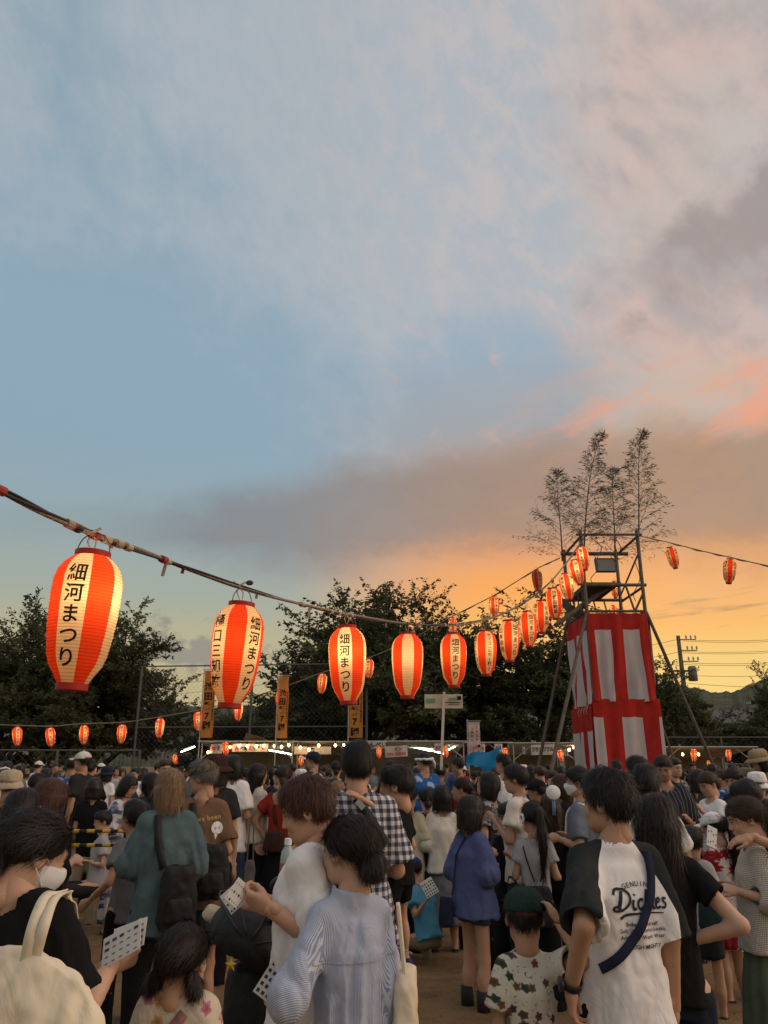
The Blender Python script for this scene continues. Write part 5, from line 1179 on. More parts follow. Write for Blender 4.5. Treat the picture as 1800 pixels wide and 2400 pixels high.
    # shoes
    if sm is not None:
        for q in (-1, 1):
            a = an[q]; g = Field(a+A(-.09, -.12, -.12)*s, a+A(.09, .24, .10)*s, max(res*1.2, .0155)); fz = max(0., a[2]-.075*s)
            g.limb(a+A(0, -.035, -.035)*s, a+A(q*.012, .10, -.040)*s, .046*s, .040*s, .02); g.limb(a+A(q*.012, .10, -.04)*s, a+A(q*.016, .155, -.045)*s, .042*s, .036*s, .02); g.limb(a+A(0, -.02, -.03)*s, a+A(0, -.018, .03)*s, .046*s, .042*s, .02, 1)
            g.op(lambda X, Y_, Z: (a[2]-.072*s)-Z+0*X+0*Y_, a-.3, a+.3, .006, 'i'); V, F = g.mesh(); so = mesh_obj('shoe', V, F, sm, t, True)
            g = Field(a+A(-.09, -.12, -.12)*s, a+A(.09, .24, .10)*s, max(res*1.2, .0155)); g.limb(a+A(0, -.035, -.062)*s, a+A(q*.014, .15, -.062)*s, .050*s, .044*s, 0, 0); g.op(lambda X, Y_, Z: np.abs(Z-(a[2]-.068*s))-.011*s+0*X+0*Y_, a-.3, a+.3, .003, 'i'); V, F = g.mesh(); mesh_obj('sole', V, F, M_SOLE, so, True)
    inf = dict(t=t, cn=cn, Rh=Rh, hs=hs, s=s, zs=zs, hip=hip, sh=sh, el=el, wr=wr, sw=sw, up=up, res=res, an=an, kn=kn)
    hd = lambda p: Vector(tuple(Rh @ (np.array(p, float)*hs)+cn))
    inf['hd'] = hd
    if face:
        for sx in (-1, 1):
            ec = hd((sx*.031, .0755, .002)); Re = Matrix([list(r) for r in Rh])
            m = MB(); m.ball((0, 0, 0), .0098*hs, 12, 8, (1.35, .8, .55)); e_ = m.build('eye', M_EYEW, t, True); e_.data.transform(Matrix.Translation(ec) @ Re.to_4x4())
            m = MB(); m.ball((0, .0052*hs, 0), .0052*hs, 10, 6, (1, .7, 1.0)); i_ = m.build('iris', M_EYE, e_, True); i_.data.transform(Matrix.Translation(ec) @ Re.to_4x4())
            pts = [hd((sx*(.012+.036*k/5), .0905-.014*(k/5)**2, .022+.006*sin(k/5*pi))) for k in range(6)]; MB().tube(pts, [.002, .0032, .0036, .0034, .003, .0015], 6).build('eyebrow', M_HAIR[hc if hc != 'grey' else 'dark'], t, True)
            pts = [hd((sx*(.015+.031*k/5), .0858-.0090*(k/5)**2-.0015, .0072+.0042*sin(k/5*pi)-.003*k/5)) for k in range(6)]; MB().tube(pts, .0015, 5).build('eyelid_line', M_HAIR['dark'], t, True)
        pts = [hd((-.022+.044*k/6, .0895-.010*((k-3)/3)**2, -.0575+.002*abs(k-3)/3)) for k in range(7)]; MB().tube(pts, [.0012, .003, .0042, .0042, .0042, .003, .0012], 6).build('lips', M_LIP, t, True)
    if mask:
        g = Field((-.1, 0, -.13), (.1, .13, .03), res*.6 if res < .012 else res*.7); g.ell((0, .022, -.036), (.070, .083, .074), 0); g.ell((0, .075, -.03), (.036, .038, .03), .03); g.ell((0, .055, -.085), (.04, .034, .022), .02)
        g.op(lambda X, Y_, Z: np.maximum(np.maximum(Z+.006+np.abs(X)*.12, -.098-Z), .012-Y_+0*X), (-.2, -.1, -.2), (.2, .2, .1), .004, 'i'); V, F = g.mesh(); mk = mesh_obj('face_mask', (V*hs) @ Rh.T+cn, F, M_MASK, t, True)
        for sx in (-1, 1):
            for z0, z1 in ((-.016, .014), (-.07, -.03)): MB().tube([hd((sx*.064, .035, z0)), hd((sx*.076, .012, (z0+z1)/2)), hd((sx*.083, -.012, z1))], .0016, 5).build('ear_loop', M_MASK, mk)
    if extra: extra(inf)
    return inf
M_SOLE = mat('shoe_sole', (.42, .40, .36), .8, .1)
# head coverings, worn
def cap(inf, m, bill=True, back=False, bm=None):
    f = Field((-.12, -.14, 0), (.12, .26, .16), inf['res']*.75); f.ell((0, -.010, .032), (.093, .112, .098), 0); f.op(lambda X, Y_, Z: .030-.12*(Y_*0)-Z-(Y_*.10)+0*X, (-.3, -.3, -.3), (.3, .3, .3), .004, 'i')
    V, F = f.mesh(); hs = inf['hs']; Rz = inf['Rh'] @ (rotm('Z', 180) if back else np.eye(3)); o = mesh_obj('cap', (V*hs) @ Rz.T+inf['cn'], F, m, inf['t'], True)
    if bill:
        f = Field((-.1, .02, .0), (.1, .2, .09), .0062); f.ell((0, .085, .032), (.078, .095, .02), 0); f.ell((0, .085, .020), (.09, .12, .02), .002, mode='s'); f.op(lambda X, Y_, Z: .075-Y_+0*X+0*Z, (-.3, -.3, -.3), (.3, .3, .3), .002, 'i')
        V, F = f.mesh(); V[:, 2] -= (V[:, 0]/.078)**2*.012; mesh_obj('cap_bill', (V*hs) @ Rz.T+inf['cn'], F, bm or m, o, True)
    MB().ball(inf['hd']((0, -.01, .131)), .009, 8, 5).build('button', m, o, True); return o
def brim_hat(inf, m, R_=.15, droop=.03, crown=.1):
    hs = inf['hs']; f = Field((-.2, -.2, 0), (.2, .2, .16), inf['res']*.8); f.loft([(.03, .098, .115, -.008), (.09, .093, .108, -.008), (.125, .078, .09, -.008), (.135, .05, .06, -.008)], 0); V, F = f.mesh(); V = folds(V, F, .006, 3, (14, 14, 10))
    o = mesh_obj('hat', (V*hs) @ inf['Rh'].T+inf['cn'], F, m, inf['t'], True); n = 36; VV, FF = [], []
    for j, (r, z) in enumerate(((.55, .045), (.72, .038), (.88, .030-droop*.4), (1., .026-droop), (.98, .020-droop), (.72, .030), (.55, .036))):
        for i in range(n): a = 2*pi*i/n; VV.append((R_*r*cos(a)*.95, R_*r*sin(a)*1.05-.008, z+.004*sin(a*3+j)*r))
    for j in range(6):
        for i in range(n): FF.append((j*n+i, j*n+(i+1) % n, (j+1)*n+(i+1) % n, (j+1)*n+i))
    mesh_obj('brim', (np.array(VV)*hs) @ inf['Rh'].T+inf['cn'], np.array(FF), m, o, True); return o

# ------------------------------------------------------------------ cloth
def cloth(name, col, var=.10, fn=None, rough=.92):
    new = name not in MATS; m = mat(name, col, rough, var, 6., spec=.10, fn=fn)
    if new:         # wrinkles and weave as relief
        nt = m.node_tree; tc = nt.nodes.new('ShaderNodeTexCoord'); O = S(nt, tc.outputs['Object']); x, y, z = sep(O)
        w = noise(xyz(nt, x*1.0+z*.35, y*1.0, z*.55-x*.2), 8.5, 3, .5, .9); c = (w-.5).abs(); h = c.sstep(0., .26)+noise(O, 300., 2, .5)*.05
        bp = nt.nodes.new('ShaderNodeBump'); bp.inputs['Strength'].default_value = .28; bp.inputs['Distance'].default_value = .012
        nt.links.new(h.k, bp.inputs['Height']); nt.links.new(bp.outputs[0], nt.nodes['Principled BSDF'].inputs['Normal'])
    return m
C_WHITE = cloth('white_cotton', (.79, .775, .77)); C_OFF = cloth('off_white_cotton', (.69, .64, .56)); C_BLACK = cloth('black_cotton', (.012, .012, .013)); C_CHAR = cloth('charcoal_cotton', (.028, .028, .030))
C_GREY = cloth('grey_cotton', (.16, .165, .175)); C_LGREY = cloth('light_grey_cotton', (.36, .36, .37)); C_NAVY = cloth('navy_cotton', (.022, .028, .055)); C_DENIM = cloth('denim', (.045, .075, .13), .3); C_DDENIM = cloth('dark_denim', (.022, .030, .045), .3)
C_TEAL = cloth('teal_chambray', (.085, .135, .145)); C_BROWN = cloth('brown_cotton', (.155, .095, .060)); C_RED = cloth('brick_red_cotton', (.24, .028, .018)); C_BLUE = cloth('blue_linen', (.085, .105, .23)); C_SKY = cloth('sky_blue_cotton', (.085, .27, .40))
C_YEL = cloth('pale_yellow_knit', (.52, .48, .34)); C_BEIGE = cloth('beige_cotton', (.42, .35, .25)); C_GREEN = cloth('sage_cotton', (.095, .115, .075)); C_DGREEN = cloth('dark_green_twill', (.018, .040, .032)); C_MAROON = cloth('maroon_felt', (.050, .022, .020)); C_BGREY = cloth('blue_grey_cotton', (.155, .175, .215))
C_RBLUE = cloth('royal_blue_cotton', (.03, .045, .20)); C_OLIVE = cloth('olive_cotton', (.075, .068, .04)); C_KHAKI = cloth('khaki_twill', (.21, .165, .105)); C_ROSE = cloth('dusty_rose_cotton', (.30, .15, .14))
C_LEATHER = mat('black_nylon', (.012, .012, .013), .6, .15, 12., bump=.2, bscale=120., spec=.3); C_CANVAS = cloth('cream_canvas', (.74, .64, .48), .08); C_SHOE = mat('black_shoe', (.016, .016, .017), .6, .1, spec=.3); C_WSHOE = mat('white_shoe', (.52, .51, .49), .6, .1)
def stripes_fn(nt, O):
    x, y, z = sep(O); sl = x.abs().gt(.185); body = x.fn('ARCTAN2', y*-1.)*185.; arm = y*600.+z*950.
    k = (body+(arm-body)*sl).fn('SINE').sstep(-.25, .25); return mixc(k, (.27, .32, .49, 1), (.56, .59, .66, 1))
C_STRIPE = cloth('blue_stripe_cotton', (.36, .40, .52), .05, stripes_fn)
def check_fn(nt, O):
    x, y, z = sep(O); a = ((x+y*.35)*(2*pi/.040)).fn('SINE').sstep(-.12, .12); b = (z*(2*pi/.040)).fn('SINE').sstep(-.12, .12); c = mixc(a, (.62, .60, .58, 1), (.22, .21, .25, 1)); return mixc(b, c, mixc(a, (.22, .21, .25, 1), (.045, .042, .06, 1)))
C_CHECK = cloth('navy_white_check', (.4, .4, .4), .05, check_fn)
def flowers(base, cols, scale, petals=5, size=.34, leaf=None, dense=.75):
    def fn(nt, O):
        x, y, z = sep(O); k = tuple(base)+(1,)
        for i, c in enumerate(cols):
            P = xyz(nt, (x+y*.6)*scale+i*3.7, z*scale+i*5.3, 0.)
            vn = nt.nodes.new('ShaderNodeTexVoronoi'); vn.voronoi_dimensions = '2D'; vn.inputs['Scale'].default_value = 1.; vn.inputs['Randomness'].default_value = .8; nt.links.new(P.k, vn.inputs['Vector'])
            pos = S(nt, vn.outputs['Position']); px_, py_, _ = sep(pos); X, Y_, _ = sep(P); ax_, ay_ = X-px_, Y_-py_; an = ay_.fn('ARCTAN2', ax_); rr = (ax_*ax_+ay_*ay_).fn('SQRT')
            rnd = sep(S(nt, vn.outputs['Color']))[0]; pet = ((an*petals+rnd*6.).fn('SINE')*.13+.80+(noise(P, 5., 2, .5)-.5)*.5)*size; f = (pet-rr).sstep(0., .05)*rnd.gt(1-dense)
            inner = (rr/size).sstep(.15, .75); k = mixc(f, k, mixc(inner, tuple(x_*.55 for x_ in c)+(1,), tuple(c)+(1,)))
        if leaf is not None:
            n = noise(xyz(nt, x*scale*1.5, z*scale*2.2, y*scale), 1.6, 3, .6, .8); k = mixc(n.sstep(.60, .64)*.85, k, tuple(leaf)+(1,))
        return k
    return fn
C_PINKF = cloth('pink_flower_cotton', (.6, .5, .4), .05, flowers((.62, .53, .42), [(.50, .045, .13), (.56, .34, .14), (.54, .20, .26), (.46, .03, .10)], 15., 5, .36, (.52, .48, .24), .5))
C_ALOHA = cloth('pineapple_leaf_cotton', (.6, .57, .5), .05, flowers((.62, .58, .50), [(.24, .07, .05), (.05, .075, .055), (.20, .105, .05), (.12, .07, .065)], 17., 5, .33, (.07, .09, .06), .36))
C_REDF = cloth('red_rose_cotton', (.6, .5, .5), .05, flowers((.60, .55, .52), [(.42, .018, .035), (.36, .014, .03)], 9., 7, .46, (.05, .09, .05)))
C_BLUEF = cloth('blue_flower_cotton', (.6, .6, .6), .05, flowers((.56, .55, .55), [(.10, .12, .26), (.25, .27, .38)], 9., 5, .36, None, .8)); C_DARKF = cloth('dark_leaf_print', (.2, .2, .2), .05, flowers((.05, .05, .055), [(.42, .40, .38), (.25, .22, .22)], 11., 5, .40))
C_DOT = cloth('black_dotted', (.1, .1, .1), .0, flowers((.02, .02, .02), [(.6, .58, .55)], 26., 1, .25, None, 1.))
def lace_fn(nt, O):
    x, y, z = sep(O); P = xyz(nt, (x+y*.9)*21., z*21., 0.); v = nt.nodes.new('ShaderNodeTexVoronoi'); v.voronoi_dimensions = '2D'; v.feature = 'DISTANCE_TO_EDGE'; v.inputs['Randomness'].default_value = .25; nt.links.new(P.k, v.inputs['Vector']); d = S(nt, v.outputs[0]); return mixc(d.sstep(.13, .20), (.66, .62, .56, 1), (.20, .145, .11, 1))
C_LACE = cloth('white_lace', (.5, .47, .42), .05, lace_fn)
def pin_fn(nt, O): x, y, z = sep(O); return mixc(((x+y)*130.).fn('SINE').sstep(.75, .9), (.025, .028, .04, 1), (.14, .14, .15, 1))
C_PIN = cloth('dark_pinstripe', (.03, .03, .05), .05, pin_fn)
def camo_fn(nt, O): n = noise(O, 26., 2, .5); return mixc(n.sstep(.48, .52), (.085, .07, .045, 1), mixc(noise(O, 31., 2, .5).sstep(.50, .53), (.15, .12, .075, 1), (.045, .05, .03, 1)))
C_CAMO = cloth('camouflage_twill', (.1, .1, .07), .05, camo_fn)
def happi_fn(nt, O): x, y, z = sep(O); n = noise(O, 9., 2, .5, .5); return mixc(n.sstep(.55, .60), (.025, .10, .30, 1), (.30, .42, .55, 1))
C_HAPPI = cloth('blue_happi', (.03, .1, .3), .05, happi_fn)
def raglan(zs, s):
    def fn(nt, O):
        x, y, z = sep(O); ax_ = x.abs(); ln = ((z*-1.+(zs+.045*s))*.52+.055*s); m = (ax_-ln).gt(0.).max(ax_.gt(.188*s)); return mixc(m, (.79, .775, .775, 1), (.020, .023, .023, 1))
    return fn
# ------------------------------------------------------------------ projecting prints, straps and bags onto clothing
from mathutils.bvhtree import BVHTree
def child(inf, *names):
    for n in names:
        for c in inf['t'].children:
            if c.name.split('.')[0] == n: return c
_BT = {}
def tree_of(*obs):
    key = tuple(o.name for o in obs)
    if key in _BT: return _BT[key]
    V, F = [], []
    for o in obs:
        me = o.data; k = len(V); co = np.empty(len(me.vertices)*3, f4); me.vertices.foreach_get('co', co); V += co.reshape(-1, 3).tolist(); fi = np.empty(len(me.loops), np.int32); me.loops.foreach_get('vertex_index', fi); F += (fi.reshape(-1, 4)+k).tolist()
    _BT[key] = BVHTree.FromPolygons(V, F); return _BT[key]
def hit(bt, x, z, back=True, off=.004):
    loc, n, _, _ = bt.ray_cast(Vector((x, -1.5 if back else 1.5, z)), Vector((0, 1 if back else -1, 0)))
    return (loc+n*off, n) if loc is not None else (None, None)
def print_on(inf, shirt, name, V2, T, x0, z0, m, back=True, off=.003):
    """flat artwork V2 (x right as seen, y up) pressed onto the cloth"""
    bt = tree_of(shirt); P = []
    for a, b in V2:
        p, n = hit(bt, x0+(a if back else -a), z0+b, back, off); P.append(p if p is not None else Vector((x0+a, -.15, z0+b)))
    return mesh_obj(name, P, T, m, inf['t'])
def ribbon2d(pts, w, n=6):
    P = smooth_path([Vector((x, y, 0)) for x, y in pts], n); V, T = [], []; ws = w if isinstance(w, (list, tuple)) else [w]*len(P)
    for i, p in enumerate(P):
        t = (P[min(i+1, len(P)-1)]-P[max(i-1, 0)]).normalized(); nn = Vector((-t.y, t.x, 0)); f = i/(len(P)-1)*(len(ws)-1); k = min(int(f), len(ws)-2) if len(ws) > 1 else 0; ww = ws[k]+(ws[min(k+1, len(ws)-1)]-ws[k])*(f-k)
        V += [(p+nn*ww/2)[:2], (p-nn*ww/2)[:2]]
        if i: o = 2*i; T += [(o-2, o-1, o+1, o)]
    return V, T
def bag_thing(inf, name, label, cat, group=None):
    t = thing(name, label, cat, inf['t'].location, inf['t'].rotation_euler.z, group); return t
def strap(inf, bt, pts, w, m, parent, th=.004, name='strap'):
    """a band lying on the clothing: pts (x, z, 'b' | 'f' | 't'), t = over the top of the shoulder at (x, y)"""
    raw = []; dense = []
    q2 = smooth_path([Vector((a, b, 0)) for a, b, k in pts], 4); dense = [(p.x, p.y, pts[0][2]) for p in q2]
    for a, b, k in dense:
        if k == 't': loc, n, _, _ = bt.ray_cast(Vector((a, b, 3)), Vector((0, 0, -1)))
        else: loc, n, _, _ = bt.ray_cast(Vector((a, -1.5 if k == 'b' else 1.5, b)), Vector((0, 1 if k == 'b' else -1, 0)))
        if loc is not None: raw.append((loc, n))
    K = len(raw); ns = [sum((raw[j][1] for j in range(max(0, i-3), min(K, i+4))), Vector()).normalized() for i in range(K)]; c = [raw[i][0]+ns[i]*.008 for i in range(K)]
    c = [(c[max(i-1, 0)]+c[i]*2+c[min(i+1, K-1)])/4+ns[i]*.002 for i in range(K)]
    V, F = [], []
    for i, p in enumerate(c):
        t = (c[min(i+1, len(c)-1)]-c[max(i-1, 0)]).normalized(); sd = t.cross(ns[i]).normalized(); V += [p-sd*w/2, p+sd*w/2, p+sd*w/2+ns[i]*th, p-sd*w/2+ns[i]*th]
        if i: o = 4*i; F += [(o-4, o, o+1, o-3), (o-3, o+1, o+2, o-2), (o-2, o+2, o+3, o-1), (o-1, o+3, o, o-4)]
    return mesh_obj(name, V, F, m, parent, True)
def soft_bag(c, size, m, parent, name='pouch', rot=None, res=.011, seed=1, p=3., fold_=.012, taper=.85):
    f = Field(-np.array(size)*.75, np.array(size)*.75, res); w, d, h = size
    f.loft([(-h/2, w*.42, d*.40), (-h*.35, w*.5, d*.5), (0, w*.5*(.5+taper/2), d*.5), (h*.38, w*.5*taper, d*.42), (h/2, w*.42*taper, d*.28)], .01, p=p); V, F = f.mesh(); V = folds(V, F, fold_, seed, (9, 9, 5))
    R = np.array(rot) if rot is not None else np.eye(3); return mesh_obj(name, V @ R.T+np.array(c), F, m, parent, True)
M_CARD = mat('card_white', (.62, .60, .55), .6, .05); M_CARDINK = mat('card_ink', (.05, .05, .055), .7, 0); M_CARDRED = mat('card_print_red', (.50, .20, .10), .7, 0)
def bingo_card(label, u, v, Y, w, h, rot, head=None, rows=5, holes=.35, seed=1, group='printed game cards in hands'):
    """a printed card held in a hand; rot = euler degrees, the face looks along -Y before turning"""
    t = thing('game_card', label, 'card', at(u, v, Y), 0, group); t.rotation_euler = tuple(radians(a) for a in rot); rnd = random.Random(seed)
    MB().box((0, 0, 0), (w, .0016, h)).build('sheet', M_CARD, t)
    if head: MB().box((0, -.0022, h*.40), (w*.9, .0012, h*.12)).build('heading', head, t)
    for i in range(5):
        for j in range(rows):
            x, z = -w*.38+w*.76*i/4, -h*.40+h*.68*j/(rows-1); r = rnd.random()
            MB().box((x, -.0018, z), (w*(.11 if r < holes else .08), .0009, h*(.085 if r < holes else .03))).build('printed_square', M_CARDINK if r < holes else C_GREY, t)
    return t

# ------------------------------------------------------------------ people near the camera
A3 = lambda *a: np.array(a, float)
R1 = .0080
# woman with a face mask, back to the camera at the left, cream tote on her shoulder
i = person('woman in black T-shirt and face mask at lower left, cream tote on her back', 92, 1899, 2.45, rz=-14, head=(-32, 20, 0), hair='bun', hc='black', tm=C_BLACK, bm=C_BLACK, arms=('down', ('ik', (262, 2258, 2.66), (.4, -.5, -1.))), hands={1: dict(d=(.3, .8, .15), n=(-.8, .3, .3), curl=58, side=-1, pinch=1.)},
           skin=2, raise_=.055, res=R1, mask=True, face=True, nst=3000, seed=3, ease=.02, hem=.76, sleeve=.78, lowcut=.012, neckr=.078, sm=C_SHOE, hvol=.006)
b = thing('tote_bag', 'large cream canvas tote bag slung on the back of the masked woman', 'bag', at(70, 2405, 2.15)); o = b.location.copy(); Rb_ = rotm('Z', -14) @ rotm('Y', 4)
f = Field((-.26, -.14, -.28), (.26, .14, .24), .008); f.loft([(-.24, .185, .06), (-.10, .20, .085), (.06, .19, .065), (.13, .165, .035), (.16, .15, .018)], 0, p=3.); V, F = f.mesh(); V[:, 2] -= .10*np.clip(V[:, 0]/.2, 0, 1)**1.5*np.clip((V[:, 2]+.1)/.25, 0, 1); V = folds(V, F, .026, 5, (6, 6, 3.)); mesh_obj('pouch', V @ Rb_.T, F, C_CANVAS, b, True)
for q_ in ([(58, 2262, 2.13), (76, 2175, 2.12), (105, 2105, 2.2), (136, 2092, 2.30), (156, 2100, 2.42), (165, 2150, 2.52)], [(80, 2258, 2.13), (104, 2170, 2.12), (126, 2110, 2.2), (150, 2095, 2.30), (168, 2104, 2.42), (175, 2150, 2.52)]):
    pts = smooth_path([at(*p)-o for p in q_], 6); V, F = [], []
    for k, p in enumerate(pts):
        t_ = (pts[min(k+1, len(pts)-1)]-pts[max(k-1, 0)]).normalized(); sd = t_.cross(Vector((.1, -1, .35))).normalized(); n_ = sd.cross(t_); V += [p-sd*.013, p+sd*.013, p+sd*.013+n_*.004, p-sd*.013+n_*.004]
        if k: o4 = 4*k; F += [(o4-4, o4, o4+1, o4-3), (o4-3, o4+1, o4+2, o4-2), (o4-2, o4+2, o4+3, o4-1), (o4-1, o4+3, o4, o4-4)]
    mesh_obj('handle', V, F, C_CANVAS, b, True)
bingo_card('pale blue-white game card in the hand of the masked woman', 285, 2212, 2.62, .135, .10, (-38, -28, -12), rows=4, seed=2)
bingo_card('second pale card just behind the card of the masked woman', 302, 2196, 2.65, .115, .09, (-38, -20, -12), rows=4, seed=5)
# girl in pink flowered robe
i = person('small girl in pink flowered robe with pigtails at the bottom', 437, 2162, 2.75, rz=-6, hs=.90, head=(-8, 4, 0), raise_=.045, collar=.02, neckr=.058, hair='pigs', hc='dark', tm=C_PINKF, bm=C_PINKF, bottom='skirt', top='yukata', arms=('bent', 'bent'), sleeve=1.45, ease=.03, skin=2, res=R1, nst=2100, seed=8, legs={'hem': .15, 'flare': .2}, sm=C_SHOE, face=False)
bt = tree_of(child(i, 'robe')); b = bag_thing(i, 'shoulder_bag', 'small beige shoulder bag strap across the pink robe', 'bag'); z = i['zs']; s = i['s']
strap(i, bt, [(.06*s, z-.03*s, 'b'), (.02*s, z-.08*s, 'b'), (-.04*s, z-.15*s, 'b'), (-.11*s, z-.24*s, 'b'), (-.14*s, z-.36*s, 'b')], .032, C_ROSE, b); soft_bag((-.2*s, -.02, z-.44*s), (.14, .06, .12), C_ROSE, b)
# young man in white shirt, profile to the left
i = person('young man with reddish brown hair in loose white T-shirt, profile to the left', 722, 1822, 3.15, rz=76, raise_=.025, head=(14, 18, 0), hair='short', hc='red', tm=C_WHITE, bm=C_DENIM, bottom='wide', arms=(('ik', (632, 2128, 2.98), (.2, -.5, -1.)), ('ik', (622, 2112, 3.22), (.3, -.5, -1.))),
           hands={-1: dict(d=(.15, .9, .2), n=(.7, .1, .5), curl=55, side=-1, pinch=1.), 1: dict(d=(-.2, .9, .1), n=(-.7, .1, .4), curl=60, side=1, pinch=1.)}, skin=0, res=R1, face=True, nst=4200, seed=12, ease=.034, hem=.72, sleeve=1.02, sm=C_WSHOE, hvol=.004, fold=.02, neckr=.07)
inf = i; sh_ = child(i, 'shirt')
MB().ball(i['hd']((-.084, -.006, -.036)), .004, 8, 5).build('earring', M_ALU, i['t'], True)
bingo_card('folded slip in the fingers of the young man in white', 556, 2092, 3.0, .055, .085, (-20, 40, 20), rows=3, seed=6)
bingo_card('second pale slip held by the young man in white', 545, 2108, 3.05, .06, .08, (-30, -40, 10), rows=3, seed=7)
# woman in blue striped shirt, back
i = person('woman in loose blue striped shirt, back to the camera, hair in a low bun', 818, 1911, 3.0, bw=.90, rz=24, head=(26, 4, 0), hair='bun', hc='dark', tm=C_STRIPE, bm=C_DENIM, bottom='wide', arms=(('ik', (664, 2340, 3.05), (-.7, -.5, -1.)), 'down'), hands={-1: dict(d=(-.3, .8, .25), n=(.6, .2, -.7), curl=50, side=1, pinch=.8)},
           skin=2, res=0.0077, nst=3900, seed=21, ease=.026, hem=.55, sleeve=1.35, fold=.026, collar=.035, gather=.016, neckr=.060, sm=C_SHOE, hvol=.006, face=True)
z, s = i['zs'], i['s']
V2, T2 = ribbon2d([(-.19*s, 0), (-.10*s, -.006), (0, -.004), (.10*s, .003), (.19*s, .012)], .006); print_on(i, child(i, 'shirt'), 'yoke_seam', V2, T2, 0, z-.17*s, C_STRIPE, off=.006)
bingo_card('white game card with orange heading held by the woman in stripes', 648, 2300, 3.02, .10, .135, (-30, 32, -5), M_CARDRED, rows=5, holes=.9, seed=9)
b = thing('tote_bag', 'cream canvas bag hanging by the side of the woman in stripes', 'bag', at(948, 2350, 3.0)); soft_bag((0, 0, -.1), (.10, .20, .42), C_CANVAS, b, seed=4); MB().tube([(0, -.06, .1), (-.02, -.03, .3), (-.02, .03, .3), (0, .06, .1)], .008, 6).build('handle', C_CANVAS, b)
# man in checked shirt carrying a child
i = person('tall man in navy and white checked shirt, back to the camera, carrying a child', 838, 1742, 4.3, rz=4, hair='short', hc='black', tm=C_CHECK, bm=C_NAVY, arms=('bent', ((.05, .02, -.27), (-.12, .16, .05))), skin=0, res=0.0093, nst=2700, seed=31, ease=.034, hem=.76, sleeve=.85, fold=.020, collar=.02, sm=C_SHOE, hvol=.012, bw=1.06)
bt = tree_of(child(i, 'shirt')); z = i['zs']; b = bag_thing(i, 'shoulder_bag', 'black bag strap with buckle across the checked shirt', 'bag'); strap(i, bt, [(-.012, z+.02, 'b'), (.03, z-.035, 'b'), (.075, z-.10, 'b'), (.115, z-.16, 'b'), (.14, z-.205, 'b')], .042, C_LEATHER, b); soft_bag((-.20, .16, z-.45), (.22, .08, .16), C_LEATHER, b)
MB().box((.012, -.125, z-.012), (.05, .012, .03), Matrix.Rotation(.8, 3, 'Y')).build('buckle', M_ALU, b)
i = person('small child in dark clothes carried by the checked shirt man, arm round his neck', 928, 1794, 4.46, rz=58, hs=.90, head=(20, 5, 0), hair='mop', hc='black', tm=C_BLACK, bm=C_BLACK, bottom='shorts', base=.66, arms=(('ik', (812, 1850, 4.10), (-.85, -.53, .1)), 'bent'), skin=0, res=0.0093, nst=1200, seed=33, legs={-1: ((-.10, .04, -.42), (-.02, -.02, -.395)), 1: ((.16, .12, -.40), (.03, -.03, -.395)), 'short': .55}, sm=cloth('child_shoe', (.04, .045, .16), .3))
# man in raglan shirt
H0 = at(1418, 1808, 3.25).z; zs0 = H0-.228-.060; C_RAG = cloth('raglan_cotton', (.6, .6, .6), .05, raglan(zs0, zs0/1.362))
i = person('young man in white shirt with dark raglan sleeves and printed back, head turned left', 1418, 1808, 3.25, rz=8, head=(42, 0, 0), hair='short', hc='black', tm=C_RAG, bm=C_BLACK, arms=(('ik', (1338, 2315, 3.12), (-.3, -.6, -.8)), 'down'), hands={-1: dict(d=(.05, .12, -1.), n=(.8, -.3, 0), curl=48, side=-1)}, skin=1, res=0.0077, nst=4200, seed=41, ease=.026, hem=.68, sleeve=.98, fold=.020, face=True, sm=C_SHOE, hvol=.012, bw=1.04)
z, s = i['zs'], i['s']; st = child(i, 'shirt'); M_PRINT = mat('navy_print', (.028, .030, .050), .8, .05); pr = lambda *a, **k: print_on(i, st, 'back_print', *a, **k)
x0 = .03
for k, ch in enumerate('GENUINE'):
    a = radians(28-56*k/6); V2, T2 = text_flat(ch, .024, .012); V2 = V2 @ np.array([[cos(a*.9), sin(a*.9)], [-sin(a*.9), cos(a*.9)]]); pr(V2, T2, x0+.10*sin(-a)*1.15, z-.175+.075*cos(a)-.004, M_PRINT)
W_ = .011
for pts, w in (([(-.118, .036), (-.108, .058), (-.085, .062), (-.055, .055), (-.030, .030), (-.035, -.005), (-.07, -.030), (-.110, -.036), (-.118, -.024), (-.100, -.018), (-.085, -.030)], .012), ([(-.075, .052), (-.083, .015), (-.092, -.022)], .017), ([(-.012, .012), (-.016, -.012), (-.012, -.030), (.0, -.026)], .013), ([(.040, .008), (.026, .014), (.012, .0), (.012, -.022), (.026, -.030), (.042, -.018)], .012),
               ([(.062, .056), (.055, .02), (.048, -.030)], .013), ([(.078, .014), (.056, -.004), (.072, -.030), (.084, -.024)], .012), ([(.096, .012), (.092, -.012), (.096, -.030), (.106, -.024)], .012), ([(.112, -.008), (.130, .002), (.128, .014), (.116, .012), (.110, -.010), (.118, -.030), (.138, -.022)], .011), ([(.168, .012), (.152, .014), (.152, .002), (.165, -.012), (.158, -.028), (.142, -.026)], .011), ([(-.090, -.070), (-.06, -.056), (.0, -.050), (.08, -.048), (.150, -.052)], [.014, .012, .008, .005])):
    V2, T2 = ribbon2d([(a*.74, b*.74) for a, b in pts], [q*.74 for q in w] if isinstance(w, list) else w*.74); pr(V2, T2, x0-.012, z-.165, M_PRINT)
V2, T2 = ribbon2d([(-.0045, .022), (-.002, .027)], .009, 3); pr(V2, T2, x0-.012, z-.165, M_PRINT)
V2, T2 = ribbon2d([(.073, .022), (.075, .027)], .009, 3); pr(V2, T2, x0-.012, z-.165, M_PRINT)
